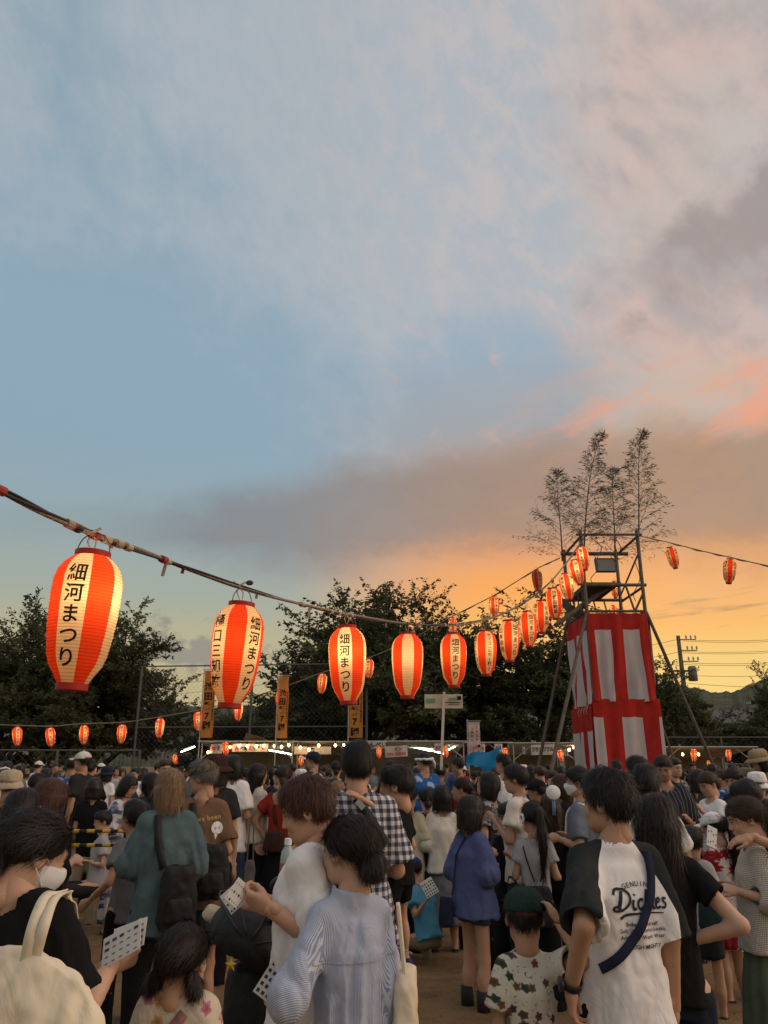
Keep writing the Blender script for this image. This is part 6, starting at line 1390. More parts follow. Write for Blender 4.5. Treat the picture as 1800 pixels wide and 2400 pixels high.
for tx, y, sz in (('Believe yourself.', -.238, .019), ('Quality Constr. for comfort & durability', -.258, .018), ('America\'s Work Wear.', -.278, .019), ('TOUGH MIGHTY.', -.310, .020)):
    V2, T2 = text_flat(tx, sz, .010, gap=.7, fit=(.185, None)); pr(V2, T2, x0+.01, z+y, M_PRINT)
bt = tree_of(st); b = bag_thing(i, 'shoulder_bag', 'navy bag strap across the printed white shirt', 'bag'); strap(i, bt, [(.100, z-.0, 'b'), (.098, z-.06, 'b'), (.080, z-.13, 'b'), (.045, z-.205, 'b'), (.0, z-.275, 'b'), (-.06, z-.335, 'b'), (-.125, z-.385, 'b')], .034, C_NAVY, b); soft_bag((-.15, .16, z-.46), (.2, .09, .15), C_NAVY, b)
w_ = i['wr'][-1]; e_ = i['el'][-1]; wd = Vector(tuple(w_-e_)).normalized(); wt = bag_thing(i, 'wristwatch', 'chunky black wristwatch of the man in raglan shirt', 'watch'); Q = Vector((0, 0, 1)).rotation_difference(wd).to_matrix()
m_ = MB().lathe([(.034, -.013), (.038, -.011), (.038, .011), (.034, .013)], 20); o = m_.build('strap', C_SHOE, wt, True); o.data.transform(Matrix.Translation(Vector(tuple(w_))-wd*.02) @ Q.to_4x4())
m_ = MB().lathe([(0, .0), (.022, .0), (.025, .005), (.024, .012), (0, .013)], 18); o = m_.build('case', mat('watch_case', (.02, .02, .02), .35, .05, spec=.5), wt, True); o.data.transform(Matrix.Translation(Vector(tuple(w_))-wd*.02+Vector((-.036, -.006, 0))) @ Matrix.Rotation(-pi/2, 4, 'Y'))
# boy in flowered shirt and green cap
i = person('boy in green cap and white shirt with pineapple and leaf print, back to the camera', 1226, 2080, 3.40, rz=-4, hs=.90, hair='short', hc='black', tm=C_ALOHA, bm=C_DENIM, bottom='shorts', arms=('down', ('ik', (1302, 2150, 3.3), (.4, -.4, -1.))), skin=1, res=0.0079, nst=900, seed=51, ease=.034, sleeve=.72, fold=.018, collar=.02, sm=C_SHOE, hem=.72)
cap(i, C_DGREEN); z = i['hd']
MB().tube([i['hd']((-.04+.08*k/6, -.118+.012*abs(k-3)/3, .030)) for k in range(7)], .007, 6).build('cap_strap', cloth('cap_strap_red', (.12, .02, .025)), child(i, 'cap'), True)
# woman with very long hair beside the raglan man
i = person('woman in black top with very long brown-black hair, hand in her jeans pocket', 1532, 1856, 3.75, rz=-12, head=(-6, 4, 0), hair='long', hc='dark', ext=.46, tm=C_BLACK, bm=C_DDENIM, bottom='pants', arms=('down', ('ik', (1612, 2205, 3.7), (1., -.5, -.3))), skin=2, res=0.0087, nst=3600, seed=61, ease=.014, hem=.78, sleeve=.5, sm=C_SHOE)
# woman in lace top and long green skirt, profile left; friend with an arm round her
i = person('woman in white lace top and long sage skirt at the right, profile to the left', 1738, 1868, 5.1, rz=78, hs=1.06, head=(6, 16, 0), hair='tail', ext=.26, hc='brown', tm=C_LACE, bm=C_GREEN, bottom='skirt', arms=('bent', 'bent'), skin=2, res=0.0093, nst=2100, seed=71, ease=.036, hem=.74, sleeve=1.3, legs={'hem': .08, 'flare': .27}, face=True, sm=C_SHOE)
b = thing('shoulder_bag', 'dark teal bag in front of the sage skirt', 'bag', at(1668, 2140, 5.0)); soft_bag((0, 0, 0), (.12, .22, .22), cloth('teal_bag', (.025, .045, .05)), b, seed=6)
i = person('friend at the right edge in black dress with an arm round the lace top woman', 1838, 1826, 5.25, rz=60, head=(20, 10, 0), hair='long', hc='black', tm=C_BLACK, bm=C_BLACK, bottom='skirt', arms=(('ik', (1762, 1962, 4.95), (.3, -.8, -.3)), 'down'), hands={-1: dict(d=(-.1, .9, -.2), n=(.3, .2, -.9), curl=24, side=1)}, skin=0, res=0.0099, nst=900, seed=72, legs={'hem': .3, 'flare': .22}, sm=C_SHOE)

# ------------------------------------------------------------------ people at middle distance
RM = .0105
def P(label, u, v, Y, **k):
    k['res'] = max(.0092, .0026*Y); k['nst'] = int(min(k.get('nst', 1400)*.8, 6500/Y)); k.setdefault('sm', C_SHOE); k.setdefault('seed', int(u)); k.setdefault('fold', .018); return person(label, u, v, Y, group='people standing in the crowd', **k)
def backpack(i, label, c, size, m=C_LEATHER, straps=(), rot=None):
    bt = tree_of(child(i, 'shirt', 'robe')); b = bag_thing(i, 'backpack', label, 'bag'); soft_bag(c, size, m, b, rot=rot, seed=3); soft_bag((c[0], c[1]-size[1]*.45, c[2]-size[2]*.18), (size[0]*.7, size[1]*.5, size[2]*.4), m, b, 'front_pocket', rot=rot, seed=4)
    for st_ in straps: strap(i, bt, st_, .045, m, b, .006)
    return b
# teal shirt, blond
i = P('person with blond bob in teal shirt, black bag on the back, left of middle', 400, 1800, 5.3, rz=28, head=(12, 2, 0), hair='bob', hc='blond', tm=C_TEAL, bm=C_BLACK, bottom='pants', arms=('fold', 'bent'), sleeve=1.5, ease=.04, hem=.70, collar=.03, nst=3500, res=.0085, fold=.026, skin=2); z = i['zs']
backpack(i, 'black sling bag on the back of the teal shirt', (.05, -.22, z-.45), (.24, .11, .36), straps=[[(-.07, z+.01, 'b'), (-.075, z-.1, 'b'), (-.06, z-.2, 'b'), (-.03, z-.30, 'b')]])
# grey tee boy
i = P('boy in grey T-shirt looking up to the left beside the teal shirt', 318, 1874, 6.1, rz=48, head=(10, -12, 0), hair='mop', hc='black', tm=C_GREY, bm=C_BLACK, arms=(('ik', (205, 2115, 5.95), (-.3, -.6, -.8)), 'down'), skin=1, nst=2500, res=.0088, face=True, hem=.74)
# brown tee man with camo cap
i = P('man in brown T-shirt and camouflage cap with glasses, head turned left', 478, 1783, 5.9, rz=14, head=(62, 4, 0), hair='short', hc='grey', tm=C_BROWN, bm=C_DENIM, bottom='shorts', skin=1, arms=('bent', 'bent'), ease=.03, fat=.02, face=True, res=.0088, hem=.72, sleeve=.8); cap(i, C_CAMO); z = i['zs']; st = child(i, 'shirt')
for sx in (-1, 1): MB().tube([i['hd']((sx*(.031+.019*cos(a)), .093-.004*abs(cos(a)), .004+.015*sin(a))) for a in [2*pi*k/12 for k in range(13)]], .0014, 5).build('glasses', M_WIREH, i['t'])
MB().tube([i['hd']((-.05, .089, .006)), i['hd']((-.076, .04, .008)), i['hd']((-.082, -.008, .008))], .0014, 5).build('glasses', M_WIREH, i['t'])
M_YPR = mat('yellow_print', (.48, .36, .10), .8, 0)
for tx, x, y, a in (('I knows been', .0, -.10, .12), ('and wore it', .11, -.34, .9)):
    V2, T2 = text_flat(tx, .045, .015); c_, s_ = cos(a), sin(a); V2 = V2 @ np.array([[c_, s_], [-s_, c_]]); print_on(i, st, 'back_print', V2, T2, x, z+y, M_YPR)
V2 = [(.04*cos(a), .042*sin(a)) for a in [2*pi*k/18 for k in range(18)]]+[(-.01, -.075)]; print_on(i, st, 'back_print', V2, [tuple(range(18)), (12, 14, 18)], .115, z-.16, C_WHITE); V2, T2 = text_flat('no!', .028, .02); print_on(i, st, 'back_print', V2, T2, .115, z-.16, M_PRINT, off=.006)
backpack(i, 'black backpack hanging from one shoulder of the brown T-shirt man', (.08, -.25, z-.42), (.27, .14, .34), straps=[[(-.06, z+.005, 'b'), (-.05, z-.08, 'b'), (-.02, z-.18, 'b'), (.03, z-.28, 'b')]])
# maroon hat
i = P('person in maroon brimmed hat and dark shirt behind the camouflage cap', 507, 1772, 7.0, rz=20, head=(10, 0, 0), hair='bob', hc='dark', tm=C_CHAR, bm=C_BLACK, skin=1); brim_hat(i, C_MAROON, .165, .03)
i = P('man with bushy hair in plain white T-shirt, back to the camera', 548, 1768, 8.6, rz=-12, head=(-10, 0, 0), hair='bob', hc='black', hvol=.02, tm=C_WHITE, bm=C_DENIM, skin=1, arms=('down', 'bent'), sleeve=.8, ease=.028)
b = thing('tote_bag', 'long grey cloth bag hanging beside the white T-shirt man', 'bag', at(584, 2060, 8.3)); soft_bag((0, 0, .0), (.12, .06, .34), cloth('grey_bag', (.13, .12, .11)), b); MB().tube([(-.03, 0, .15), (-.02, 0, .5), (.02, 0, .5), (.03, 0, .15)], .008, 6).build('handle', cloth('grey_bag', (.13, .12, .11)), b)
P('woman in white polo turning right with a fan near the red blouse', 607, 1788, 8.8, rz=-50, head=(-20, 5, 0), hair='midlong', hc='black', tm=C_OFF, bm=C_BLACK, bottom='skirt', arms=('down', 'phone'), skin=2, collar=.02, hem=.86)
i = P('woman in brick red blouse with open neckline and dark skirt, back view', 668, 1792, 8.6, rz=-20, head=(25, 0, 0), hair='bun', hc='brown', tm=C_RED, bm=C_BLACK, bottom='skirt', arms=('hip', 'chest'), skin=2, lowcut=.05, neckr=.115, hem=.88, sleeve=.6, legs={'hem': .3, 'flare': .24}); z = i['zs']
b = bag_thing(i, 'shoulder_bag', 'dark brown bag strap down the back of the red blouse', 'bag'); bt = tree_of(child(i, 'shirt')); strap(i, bt, [(-.05, z-.06, 'b'), (-.03, z-.16, 'b'), (-.01, z-.3, 'b')], .03, cloth('dark_leather', (.05, .03, .022)), b); soft_bag((.0, -.16, z-.45), (.24, .1, .2), cloth('dark_leather', (.05, .03, .022)), b)
# left edge
i = P('person in beige bucket hat and black top at the left edge', 28, 1808, 7.4, rz=-6, hair='short', hc='dark', tm=C_BLACK, bm=C_BLACK, skin=1, arms=('down', 'down')); brim_hat(i, C_BEIGE, .135, .05)
i = P('woman with long wavy reddish brown hair and hair clip, black jacket', 128, 1822, 5.5, rz=-25, head=(-15, 8, 0), hair='midlong', hc='red', hvol=.012, tm=C_BLACK, bm=C_BLACK, skin=2, nst=3000, res=.009, ext=.26, arms=('bent', 'bent'), sleeve=1.4, ease=.03)
for k in range(7): MB().ball(i['hd']((-.03+.012*k, -.075+.008*(k % 3), .085+.010*sin(k*2.))), .009, 8, 5, (1.2, .7, .8)).build('hair_clip', mat('clip_gold', (.42, .24, .12), .5, .1), i['t'], True)
i = P('woman in white blouse with puffed sleeve behind the masked woman', 62, 1845, 4.8, rz=-30, head=(-10, 8, 0), hair='bob', hc='black', tm=C_WHITE, bm=C_BLACK, bottom='skirt', skin=2, sleeve=.95, ease=.04, arms=('down', 'bent'), legs={'hem': .15, 'flare': .25})
i = P('person in blue festival coat with a red crest on the back', 172, 1772, 10.8, rz=8, hair='short', hc='dark', tm=C_HAPPI, bm=C_CHAR, skin=1, sleeve=1.2, ease=.05, hem=.62); V2, T2 = text_flat('祭', .34, .03); print_on(i, child(i, 'shirt'), 'crest', V2, T2, 0, i['zs']-.22, mat('crest_red', (.50, .035, .03), .8, .05), off=.01)
i = P('man in black T-shirt and black rucksack right of the blue festival coat', 212, 1778, 10.4, rz=6, hair='short', hc='black', tm=C_BLACK, bm=C_BLACK, skin=1, arms=('bent', 'bent'), bw=1.05); z = i['zs']; backpack(i, 'black rucksack with white stitching on the black T-shirt man', (.10, -.20, z-.40), (.27, .14, .36))
P('woman in white robe with blue flowers looking down to the right', 305, 1815, 9.0, rz=-120, head=(10, 25, 0), hair='bob', hc='black', top='yukata', tm=C_BLUEF, bm=C_BLUEF, bottom='skirt', arms=('chest', 'bent'), sleeve=1.6, ease=.045, face=True, skin=2, legs={'hem': .1, 'flare': .2})
P('girl in black mask and dark sailor top with white collar, facing left', 352, 1808, 9.2, rz=60, head=(15, 0, 0), hair='midlong', hc='black', tm=C_NAVY, bm=C_NAVY, bottom='skirt', skin=2, mask=True, arms=('bent', 'bent'))
P('boy in royal blue T-shirt near the beige bucket hat', 92, 1812, 9.4, rz=-10, head=(-30, 0, 0), hair='short', hc='black', tm=C_RBLUE, bm=C_CHAR, skin=1)
P('toddler in white shirt sitting behind the striped barrier', 243, 1900, 8.6, rz=110, hs=.88, head=(10, 5, 0), hair='mop', hc='black', tm=C_LGREY, bm=C_CHAR, bottom='pants', skin=2, base=-.18, legs={-1: ((-.06, .42, -.02), (0, .02, -.38)), 1: ((.06, .42, -.02), (0, .02, -.38))}, arms=('bent', 'bent'))
# middle
P('woman with long ponytail in pale yellow knit vest over white shirt', 958, 1838, 8.2, rz=-8, hair='tail', hc='dark', ext=.36, tm=C_YEL, bm=C_BLACK, bottom='wide', arms=('down', 'bent'), sleeve=.9, ease=.03, hem=.66, skin=2)
i = P('woman in black T-shirt with a claw clip in her hair', 1000, 1846, 9.0, rz=2, hair='bun', hc='black', tm=C_BLACK, bm=C_DENIM, skin=2); MB().tube([i['hd']((.0, -.12, -.03+.012*k)) for k in range(6)], [.004, .012, .016, .016, .012, .004], 7).build('hair_clip', mat('clip_dark', (.06, .045, .03), .3, .2, 40.), i['t'], True)
P('woman in cream cardigan and grey skirt, back to the camera', 1034, 1838, 8.2, rz=4, hair='bob', hc='black', hvol=.004, tm=C_OFF, bm=C_GREY, bottom='skirt', arms=('bent', 'bent'), sleeve=1.85, ease=.036, hem=.78, skin=2)
i = P('girl in loose blue linen shirt and denim shorts with black boots', 1106, 1862, 6.4, rz=-58, hs=1.04, head=(-15, 4, 0), hair='bob', hc='dark', hvol=.006, tm=C_BLUE, bm=C_DENIM, bottom='shorts', arms=('bent', 'chest'), sleeve=1.05, ease=.06, hem=.70, skin=0, res=.009, nst=2500, fold=.026, legs={'short': .38}); z = i['zs']
for q in (-1, 1): p = i['an'][q]; MB().tube([Vector(tuple(p+A3(0, -.012, .16*i['s']))), Vector(tuple(p+A3(0, -.01, .06))), Vector(tuple(p+A3(0, -.005, -.02)))], [.044, .046, .048], 12).build('boot_shaft', C_SHOE, i['t'], True)
b = bag_thing(i, 'shoulder_bag', 'small navy bag on a thin strap at the blue linen shirt', 'bag'); bt = tree_of(child(i, 'shirt')); strap(i, bt, [(.03, z, 'b'), (.0, z-.1, 'b'), (-.03, z-.25, 'b'), (-.06, z-.42, 'b')], .012, C_NAVY, b); soft_bag((-.08, -.2, z-.52), (.16, .06, .2), C_NAVY, b)
P('boy in black polo shirt facing the camera, looking down', 1190, 1880, 6.9, rz=158, hs=1.0, head=(-8, 8, 0), hair='mop', hc='black', tm=C_BLACK, bm=C_BLACK, bottom='wide', arms=('chest', 'bent'), face=True, skin=0, collar=.02, res=.0095, nst=2200)
i = P('girl with long ponytail in grey T-shirt with thin black cord straps', 1246, 1878, 6.4, rz=-6, hs=1.02, head=(18, 0, 0), hair='tail', hc='dark', ext=.42, tm=C_LGREY, bm=C_BLACK, bottom='wide', skin=0, res=.009, nst=3500, arms=('bent', 'bent'), sleeve=.55, hem=.80); z = i['zs']; s = i['s']
b = bag_thing(i, 'drawstring_bag', 'dark drawstring bag with two thin cords on the grey T-shirt', 'bag'); bt = tree_of(child(i, 'shirt'))
for sx in (-1, 1): strap(i, bt, [(sx*.11*s, z-.03*s, 'b'), (sx*.085*s, z-.14*s, 'b'), (sx*.05*s, z-.25*s, 'b'), (sx*.022*s, z-.33*s, 'b')], .009, C_LEATHER, b, .006)
soft_bag((0, -.2*s, z-.52*s), (.26*s, .09*s, .34*s), C_CHAR, b)
MB().tube([i['hd']((-.088, -.01+.028*cos(a), .0+.03*sin(a))) for a in [2*pi*k/12 for k in range(13)]], .010, 7).build('headphone', C_WHITE, i['t'], True)
P('woman with long loose brown hair in black T-shirt behind the ponytail girl', 1288, 1858, 7.2, rz=-14, hair='long', hc='brown', ext=.42, tm=C_BLACK, bm=C_DDENIM, skin=2, arms=('down', 'hip'), nst=2500, res=.0098)
# squatting boy
i = P('boy in sky blue T-shirt and blue cap squatting with a card', 966, 1999, 7.8, rz=38, hs=.94, head=(22, 22, 0), hair='short', hc='black', tm=C_SKY, bm=C_KHAKI, bottom='pants', skin=1, base=-.40, lean=20, arms=(('ik', (1003, 2105, 7.5), (-.4, -.3, -1.)), 'bent'), legs={-1: ((-.13, .40, -.06), (.02, -.20, -.36)), 1: ((.13, .40, -.06), (-.02, -.20, -.36))}, res=.0095, fold=.024, hem=.80, ease=.026, nst=600); cap(i, C_RBLUE)
bingo_card('white game card in the hand of the squatting boy', 1006, 2080, 7.4, .115, .14, (-24, -28, 10), rows=5, holes=.8, seed=14)
# middle right
i = P('man with glasses in cream T-shirt, profile to the left', 1206, 1792, 6.9, rz=62, head=(12, 0, 0), hair='mop', hc='black', tm=C_OFF, bm=C_CHAR, skin=1, face=True, arms=('chest', 'down'), bw=1.05)
MB().tube([i['hd']((-.031+.019*cos(a), .094, .004+.014*sin(a))) for a in [2*pi*k/12 for k in range(13)]], .0022, 5).build('glasses', C_SHOE, i['t']); MB().tube([i['hd']((-.05, .09, .006)), i['hd']((-.082, -.005, .008))], .002, 5).build('glasses', C_SHOE, i['t'])
P('woman looking up to the left in dark leaf print top', 1142, 1806, 7.6, rz=55, head=(20, -14, 0), hair='bob', hc='black', tm=C_DARKF, bm=C_BLACK, skin=2, face=True, arms=('bent', 'bent'))
P('woman with hair tied back and earring facing left in front of the placard', 1080, 1822, 8.4, rz=70, head=(10, 0, 0), hair='bun', hc='dark', tm=C_LGREY, bm=C_CHAR, skin=1, face=True)
P('tall man in white T-shirt below the blue sheet', 1178, 1766, 9.6, rz=10, head=(40, 0, 0), hair='short', hc='black', tm=C_WHITE, bm=C_CHAR, skin=1)
i = P('man in blue festival coat with white twisted headband', 992, 1765, 10.6, rz=24, head=(30, 0, 0), hair='short', hc='black', tm=C_HAPPI, bm=C_WHITE, skin=1, sleeve=1.1, ease=.05)
MB().tube([i['hd']((.092*cos(a), -.008+.111*sin(a), .042+.004*sin(a*9))) for a in [2*pi*k/40 for k in range(41)]], [.015+.003*sin(k*1.6) for k in range(41)], 8).build('headband', C_WHITE, i['t'], True); MB().tube([i['hd']((.02, -.12, .045)), i['hd']((.05, -.14, .0)), i['hd']((.06, -.135, -.07))], [.02, .016, .01], 8).build('headband_tail', C_WHITE, i['t'], True); MB().ball(i['hd']((.015, -.125, .045)), .026, 10, 6).build('headband_knot', C_WHITE, i['t'], True)
P('man in blue festival coat holding up the placard pole', 1030, 1790, 11.1, rz=10, hair='short', hc='black', tm=C_HAPPI, bm=C_CHAR, skin=1, arms=('down', ('ik', (1035, 1790, 10.95), (.8, 0, -.5))))
P('man in red T-shirt right of the placard pole', 1072, 1775, 12.0, rz=30, head=(20, 0, 0), hair='short', hc='dark', tm=cloth('red_tee', (.28, .03, .025)), bm=C_CHAR, skin=1)
# masked man with tote
i = P('man in white face mask and blue-grey T-shirt with a pale tote, facing left', 1352, 1797, 6.6, rz=58, head=(16, 0, 0), hair='mop', hc='black', tm=C_BGREY, bm=C_BLACK, skin=0, mask=True, face=True, arms=('bent', 'bent'), res=.0095, nst=2200, sleeve=.8); z = i['zs']
b = bag_thing(i, 'tote_bag', 'pale tote bag on the shoulder of the masked man', 'bag'); bt = tree_of(child(i, 'shirt')); soft_bag((-.02, -.24, z-.48), (.32, .07, .34), C_OFF, b, fold_=.02)
for dx_ in (-.10, .08): MB().tube(smooth_path([Vector((dx_, -.24, z-.33)), Vector((dx_*.5-.07, -.16, z-.12)), Vector((-.12, -.04, z+.01)), Vector((-.125, .07, z-.05)), Vector((-.12, .1, z-.2))], 6), .009, 7).build('handle', C_OFF, b)
P('girl with long dark hair in profile facing left behind the hand fan', 1312, 1812, 8.2, rz=75, head=(8, 5, 0), hair='long', hc='brown', tm=C_BLACK, bm=C_BLACK, skin=2, face=True, arms=('phone', 'bent'))
i = P('person in dark cap below the frankfurter banner', 1256, 1828, 8.8, rz=60, head=(0, 5, 0), hair='short', hc='black', tm=C_CHAR, bm=C_CHAR, skin=1); cap(i, C_BLACK)
ft = thing('hand_fan', 'small white electric hand fan held up in the crowd', 'fan', at(1296, 1858, 7.0)); MB().lathe([(.0, .0), (.055, .004), (.062, .012), (.055, .022), (.0, .026)], 20).build('fan_head', C_WHITE, ft, True).rotation_euler.x = radians(75); MB().tube([(0, 0, -.05), (0, 0, -.18)], [.012, .016], 10).build('handle', mat('fan_blue', (.15, .25, .45), .4, .05), ft, True)
# right
P('man with cropped hair in dark pinstripe robe facing the camera, head bowed', 1552, 1770, 7.8, rz=168, head=(-10, 22, 0), hair='short', hc='dark', tm=C_PIN, bm=C_PIN, bottom='wide', skin=1, face=True, arms=('bent', 'bent'), ease=.04, sleeve=.9, lowcut=.06, neckr=.08)
P('dark haired man in dark shirt in front of the tower curtain, back view', 1490, 1775, 6.6, rz=20, head=(20, 0, 0), hair='short', hc='black', hvol=.015, tm=C_CHAR, bm=C_CHAR, skin=1)
P('man in plain white T-shirt right behind the raglan shirt man', 1512, 1796, 5.0, rz=-20, head=(-12, 0, 0), hair='short', hc='black', hvol=.015, tm=C_WHITE, bm=C_CHAR, skin=1, res=.009, nst=3000, arms=('down', 'phone'))
i = P('woman with hair tied back in white printed T-shirt looking down left', 1655, 1808, 8.2, rz=110, head=(5, 22, 0), hair='bun', hc='brown', tm=C_WHITE, bm=C_REDF, bottom='skirt', skin=2, face=True, arms=('phone', 'bent'))
for k in range(5): V2, T2 = ribbon2d([(-.03, 0), (.0, .004*(k % 2)), (.03, 0)], .012+.004*(k % 3), 3); print_on(i, child(i, 'shirt'), 'front_print', V2, T2, .03, i['zs']-.14-.035*k, M_PRINT, back=False)
P('smiling woman with tied hair right of the white printed T-shirt', 1716, 1798, 8.5, rz=120, head=(5, 22, 0), hair='bun', hc='dark', tm=C_CHAR, bm=C_CHAR, skin=2, face=True, arms=('chest', 'bent'))
i = P('girl in red rose dress and white cap holding up a phone', 1668, 1905, 6.6, rz=30, hs=.95, head=(15, 10, 0), hair='tail', hc='black', tm=C_REDF, bm=C_REDF, bottom='skirt', skin=2, arms=('phone', 'phone'), legs={'hem': .35, 'flare': .2}, res=.0095); cap(i, C_WHITE)
b = thing('phone', 'phone in a speckled white case held up at the right', 'phone', at(1668, 1962, 6.1)); b.rotation_euler = (radians(-20), radians(25), radians(10)); MB().box((0, 0, 0), (.078, .010, .155)).build('case', M_CARD, b)
for k in range(8): MB().box((-.03+.02*(k % 4), -.0058, -.05+.07*(k//4)+.01*(k % 3)), (.007, .001, .012)).build('speckle', M_CARDINK, b)
P('woman with curly black hair behind the lace top woman', 1742, 1832, 6.6, rz=70, head=(10, 8, 0), hair='mop', hc='black', hvol=.02, tm=C_BLACK, bm=C_BLACK, skin=1)
P('small child in grey T-shirt with red collar left of the rose dress', 1618, 1935, 6.2, rz=-20, hs=.9, hair='mop', hc='dark', tm=C_LGREY, bm=C_CHAR, bottom='shorts', skin=1)
i = P('person in wide straw hat at the right edge', 1775, 1758, 9.5, rz=100, head=(0, 10, 0), hair='bob', hc='dark', tm=C_GREY, bm=C_CHAR, skin=1, arms=('phone', 'bent')); brim_hat(i, cloth('straw', (.30, .23, .14), .3), .17, .02)
i = P('person in white bucket hat below the straw hat', 1772, 1812, 8.4, rz=-30, hair='short', hc='dark', tm=C_WHITE, bm=C_CHAR, skin=1); brim_hat(i, C_WHITE, .12, .05)
i = P('person in khaki hat near the right edge', 1748, 1802, 9.8, rz=20, hair='short', hc='dark', tm=C_GREY, bm=C_CHAR, skin=1); brim_hat(i, C_KHAKI, .13, .04)
i = P('man in dark cap with white panel left of the checked shirt man', 733, 1762, 11.0, rz=50, head=(30, 0, 0), hair='short', hc='black', tm=C_NAVY, bm=C_CHAR, skin=1); cap(i, C_NAVY, bm=C_WHITE)
i = P('person in beige cap behind the red-haired young man', 742, 1812, 9.4, rz=10, hair='short', hc='dark', tm=C_CHAR, bm=C_CHAR, skin=1); cap(i, C_OFF, back=True)
P('person with orange-brown bob left of the checked shirt man', 790, 1828, 8.4, rz=15, hair='bob', hc='blond', tm=C_CHAR, bm=C_CHAR, skin=2)
P('woman in black blouse with white dots in front of the stalls', 788, 1782, 12.0, rz=5, hair='bun', hc='black', tm=C_DOT, bm=C_CHAR, skin=2)
i = P('man in white cap walking left under the small lanterns', 195, 1762, 10., rz=75, head=(0, 0, 0), hair='short', hc='black', tm=C_CHAR, bm=C_CHAR, skin=1, face=False); cap(i, C_OFF)
# ------------------------------------------------------------------ pushchair, bottle, barrier
sc_ = thing('pushchair', 'black pushchair between the pink robe girl and the young man in white', 'pushchair', at(585, 2420, 3.9)); sc_.location.z = 0; o = sc_.location.copy(); L_ = lambda u, v, Y: at(u, v, Y)-o
M_FRM = mat('pushchair_frame', (.03, .03, .032), .4, .1, metal=.3)
f = Field((-.3, -.3, -.22), (.3, .3, .3), .009); f.ell((0, 0, 0), (.21, .20, .13), 0, rotm('Y', 24)); f.ell((-.05, .05, -.07), (.17, .22, .13), .01, mode='s'); f.op(lambda X, Y_, Z: -.13-Z+0*X+0*Y_, (-.5,)*3, (.5,)*3, .005, 'i'); V, F = f.mesh(); V = folds(V, F, .010, 7, (9, 9, 6))
cn_ = mesh_obj('canopy', V+np.array(L_(600, 2200, 3.75)), F, C_LEATHER, sc_, True)
for k in range(4): a0 = radians(-50+34*k); MB().tube([L_(600, 2200, 3.75)+Vector((.215*sin(a0)*cos(b_)*1.0, .205*sin(b_), .14*cos(a0)*cos(b_)+.02-.10*sin(a0)*cos(b_))) for b_ in [radians(-80+160*j/12) for j in range(13)]], .005, 6).build('canopy_rib', M_FRM, cn_, True)
soft_bag(L_(605, 2330, 3.8), (.30, .24, .26), C_LEATHER, sc_, 'seat'); 
MB().tube(smooth_path([L_(655, 2060, 3.5), L_(640, 2075, 3.5), L_(640, 2130, 3.6), L_(630, 2300, 3.8)], 5), .014, 8).build('handle', M_FRM, sc_, True); MB().tube([L_(655, 2060, 3.5), L_(655, 2065, 3.9)], .016, 8).build('handle', M_FRM, sc_, True); MB().tube(smooth_path([L_(655, 2065, 3.9), L_(640, 2090, 3.9), L_(630, 2300, 3.95)], 5), .014, 8).build('handle', M_FRM, sc_, True)
for u, Y in ((545, 3.6), (545, 4.0), (655, 3.6), (655, 4.05)):
    c = L_(u, 2400, Y); c.z = .1; w = MB().tube([c+Vector((.092*cos(a), 0, .092*sin(a))) for a in [2*pi*k/20 for k in range(21)]], .016, 7).build('wheel', C_SHOE, sc_, True); MB().box(c, (.15, .012, .015)).box(c, (.015, .012, .15)).build('spokes', M_FRM, w); MB().tube([c+Vector((0, 0, .0)), L_(600, 2300, 3.8)], .012, 7).build('leg', M_FRM, sc_)
for a in range(1):
    c = L_(541, 2262, 3.52); MB().add([c+Vector((0, -.01, 0))]+[c+Vector(((.026 if k % 2 == 0 else .012)*cos(k*pi/5+.3), 0, (.026 if k % 2 == 0 else .012)*sin(k*pi/5+.3))) for k in range(10)], [(0, k+1, (k+1) % 10+1) for k in range(10)]).build('star_charm', mat('charm_yellow', (.6, .38, .04), .6, .05), sc_)
soft_bag(L_(522, 2150, 3.9), (.17, .12, .05), C_BEIGE, sc_, 'towel', seed=8, fold_=.02, rot=rotm('Y', 18))
bo = thing('drink_bottle', 'clear plastic bottle with white cap standing in the pushchair holder', 'bottle', at(672, 2072, 3.7)); MB().lathe([(0, 0), (.030, 0), (.032, .01), (.032, .10), (.028, .13), (.013, .155), (.013, .165)], 16).build('body', mat('bottle_plastic', (.35, .42, .42), .2, .05, spec=.5), bo, True); MB().lathe([(.0335, .03), (.0335, .085)], 16).build('label', mat('bottle_label', (.40, .12, .08), .6, .2), bo, True); MB().lathe([(.016, .158), (.016, .185), (0, .186)], 14).build('cap', C_WHITE, bo)
bo = thing('drink_bottle', 'light blue bottle cap sticking out beside the white shirt', 'bottle', at(690, 2095, 3.55)); MB().lathe([(0, -.1), (.026, -.1), (.028, -.03), (.02, 0)], 14).build('body', mat('bottle_plastic', (.35, .42, .42), .2, .05, spec=.5), bo, True); MB().lathe([(.021, 0), (.021, .035), (0, .037)], 14).build('cap', mat('cap_blue', (.12, .38, .48), .5, .05), bo)
br = thing('striped_barrier', 'black and yellow striped barrier bars behind the grey T-shirt boy', 'barrier', at(225, 2010, 7.8)); br.location.z = 0; M_YB = mat('barrier_yellow', (.50, .34, .03), .5, .1); o = br.location.copy()
for v in (1948, 1981):
    a, b2 = at(168, v, 7.8)-o, at(296, v, 7.8)-o; n = 7; rail = MB().tube([a, b2], .015, 10).build('rail', C_SHOE, br)
    for k in range(0, n, 2): MB().tube([a.lerp(b2, k/n), a.lerp(b2, (k+1)/n)], .017, 10).build('yellow_band', M_YB, rail)
for u in (169, 295): p = at(u, 1940, 7.8)-o; MB().tube([(p.x, p.y, 0), (p.x, p.y, p.z)], .016, 10).build('leg', C_SHOE, br)

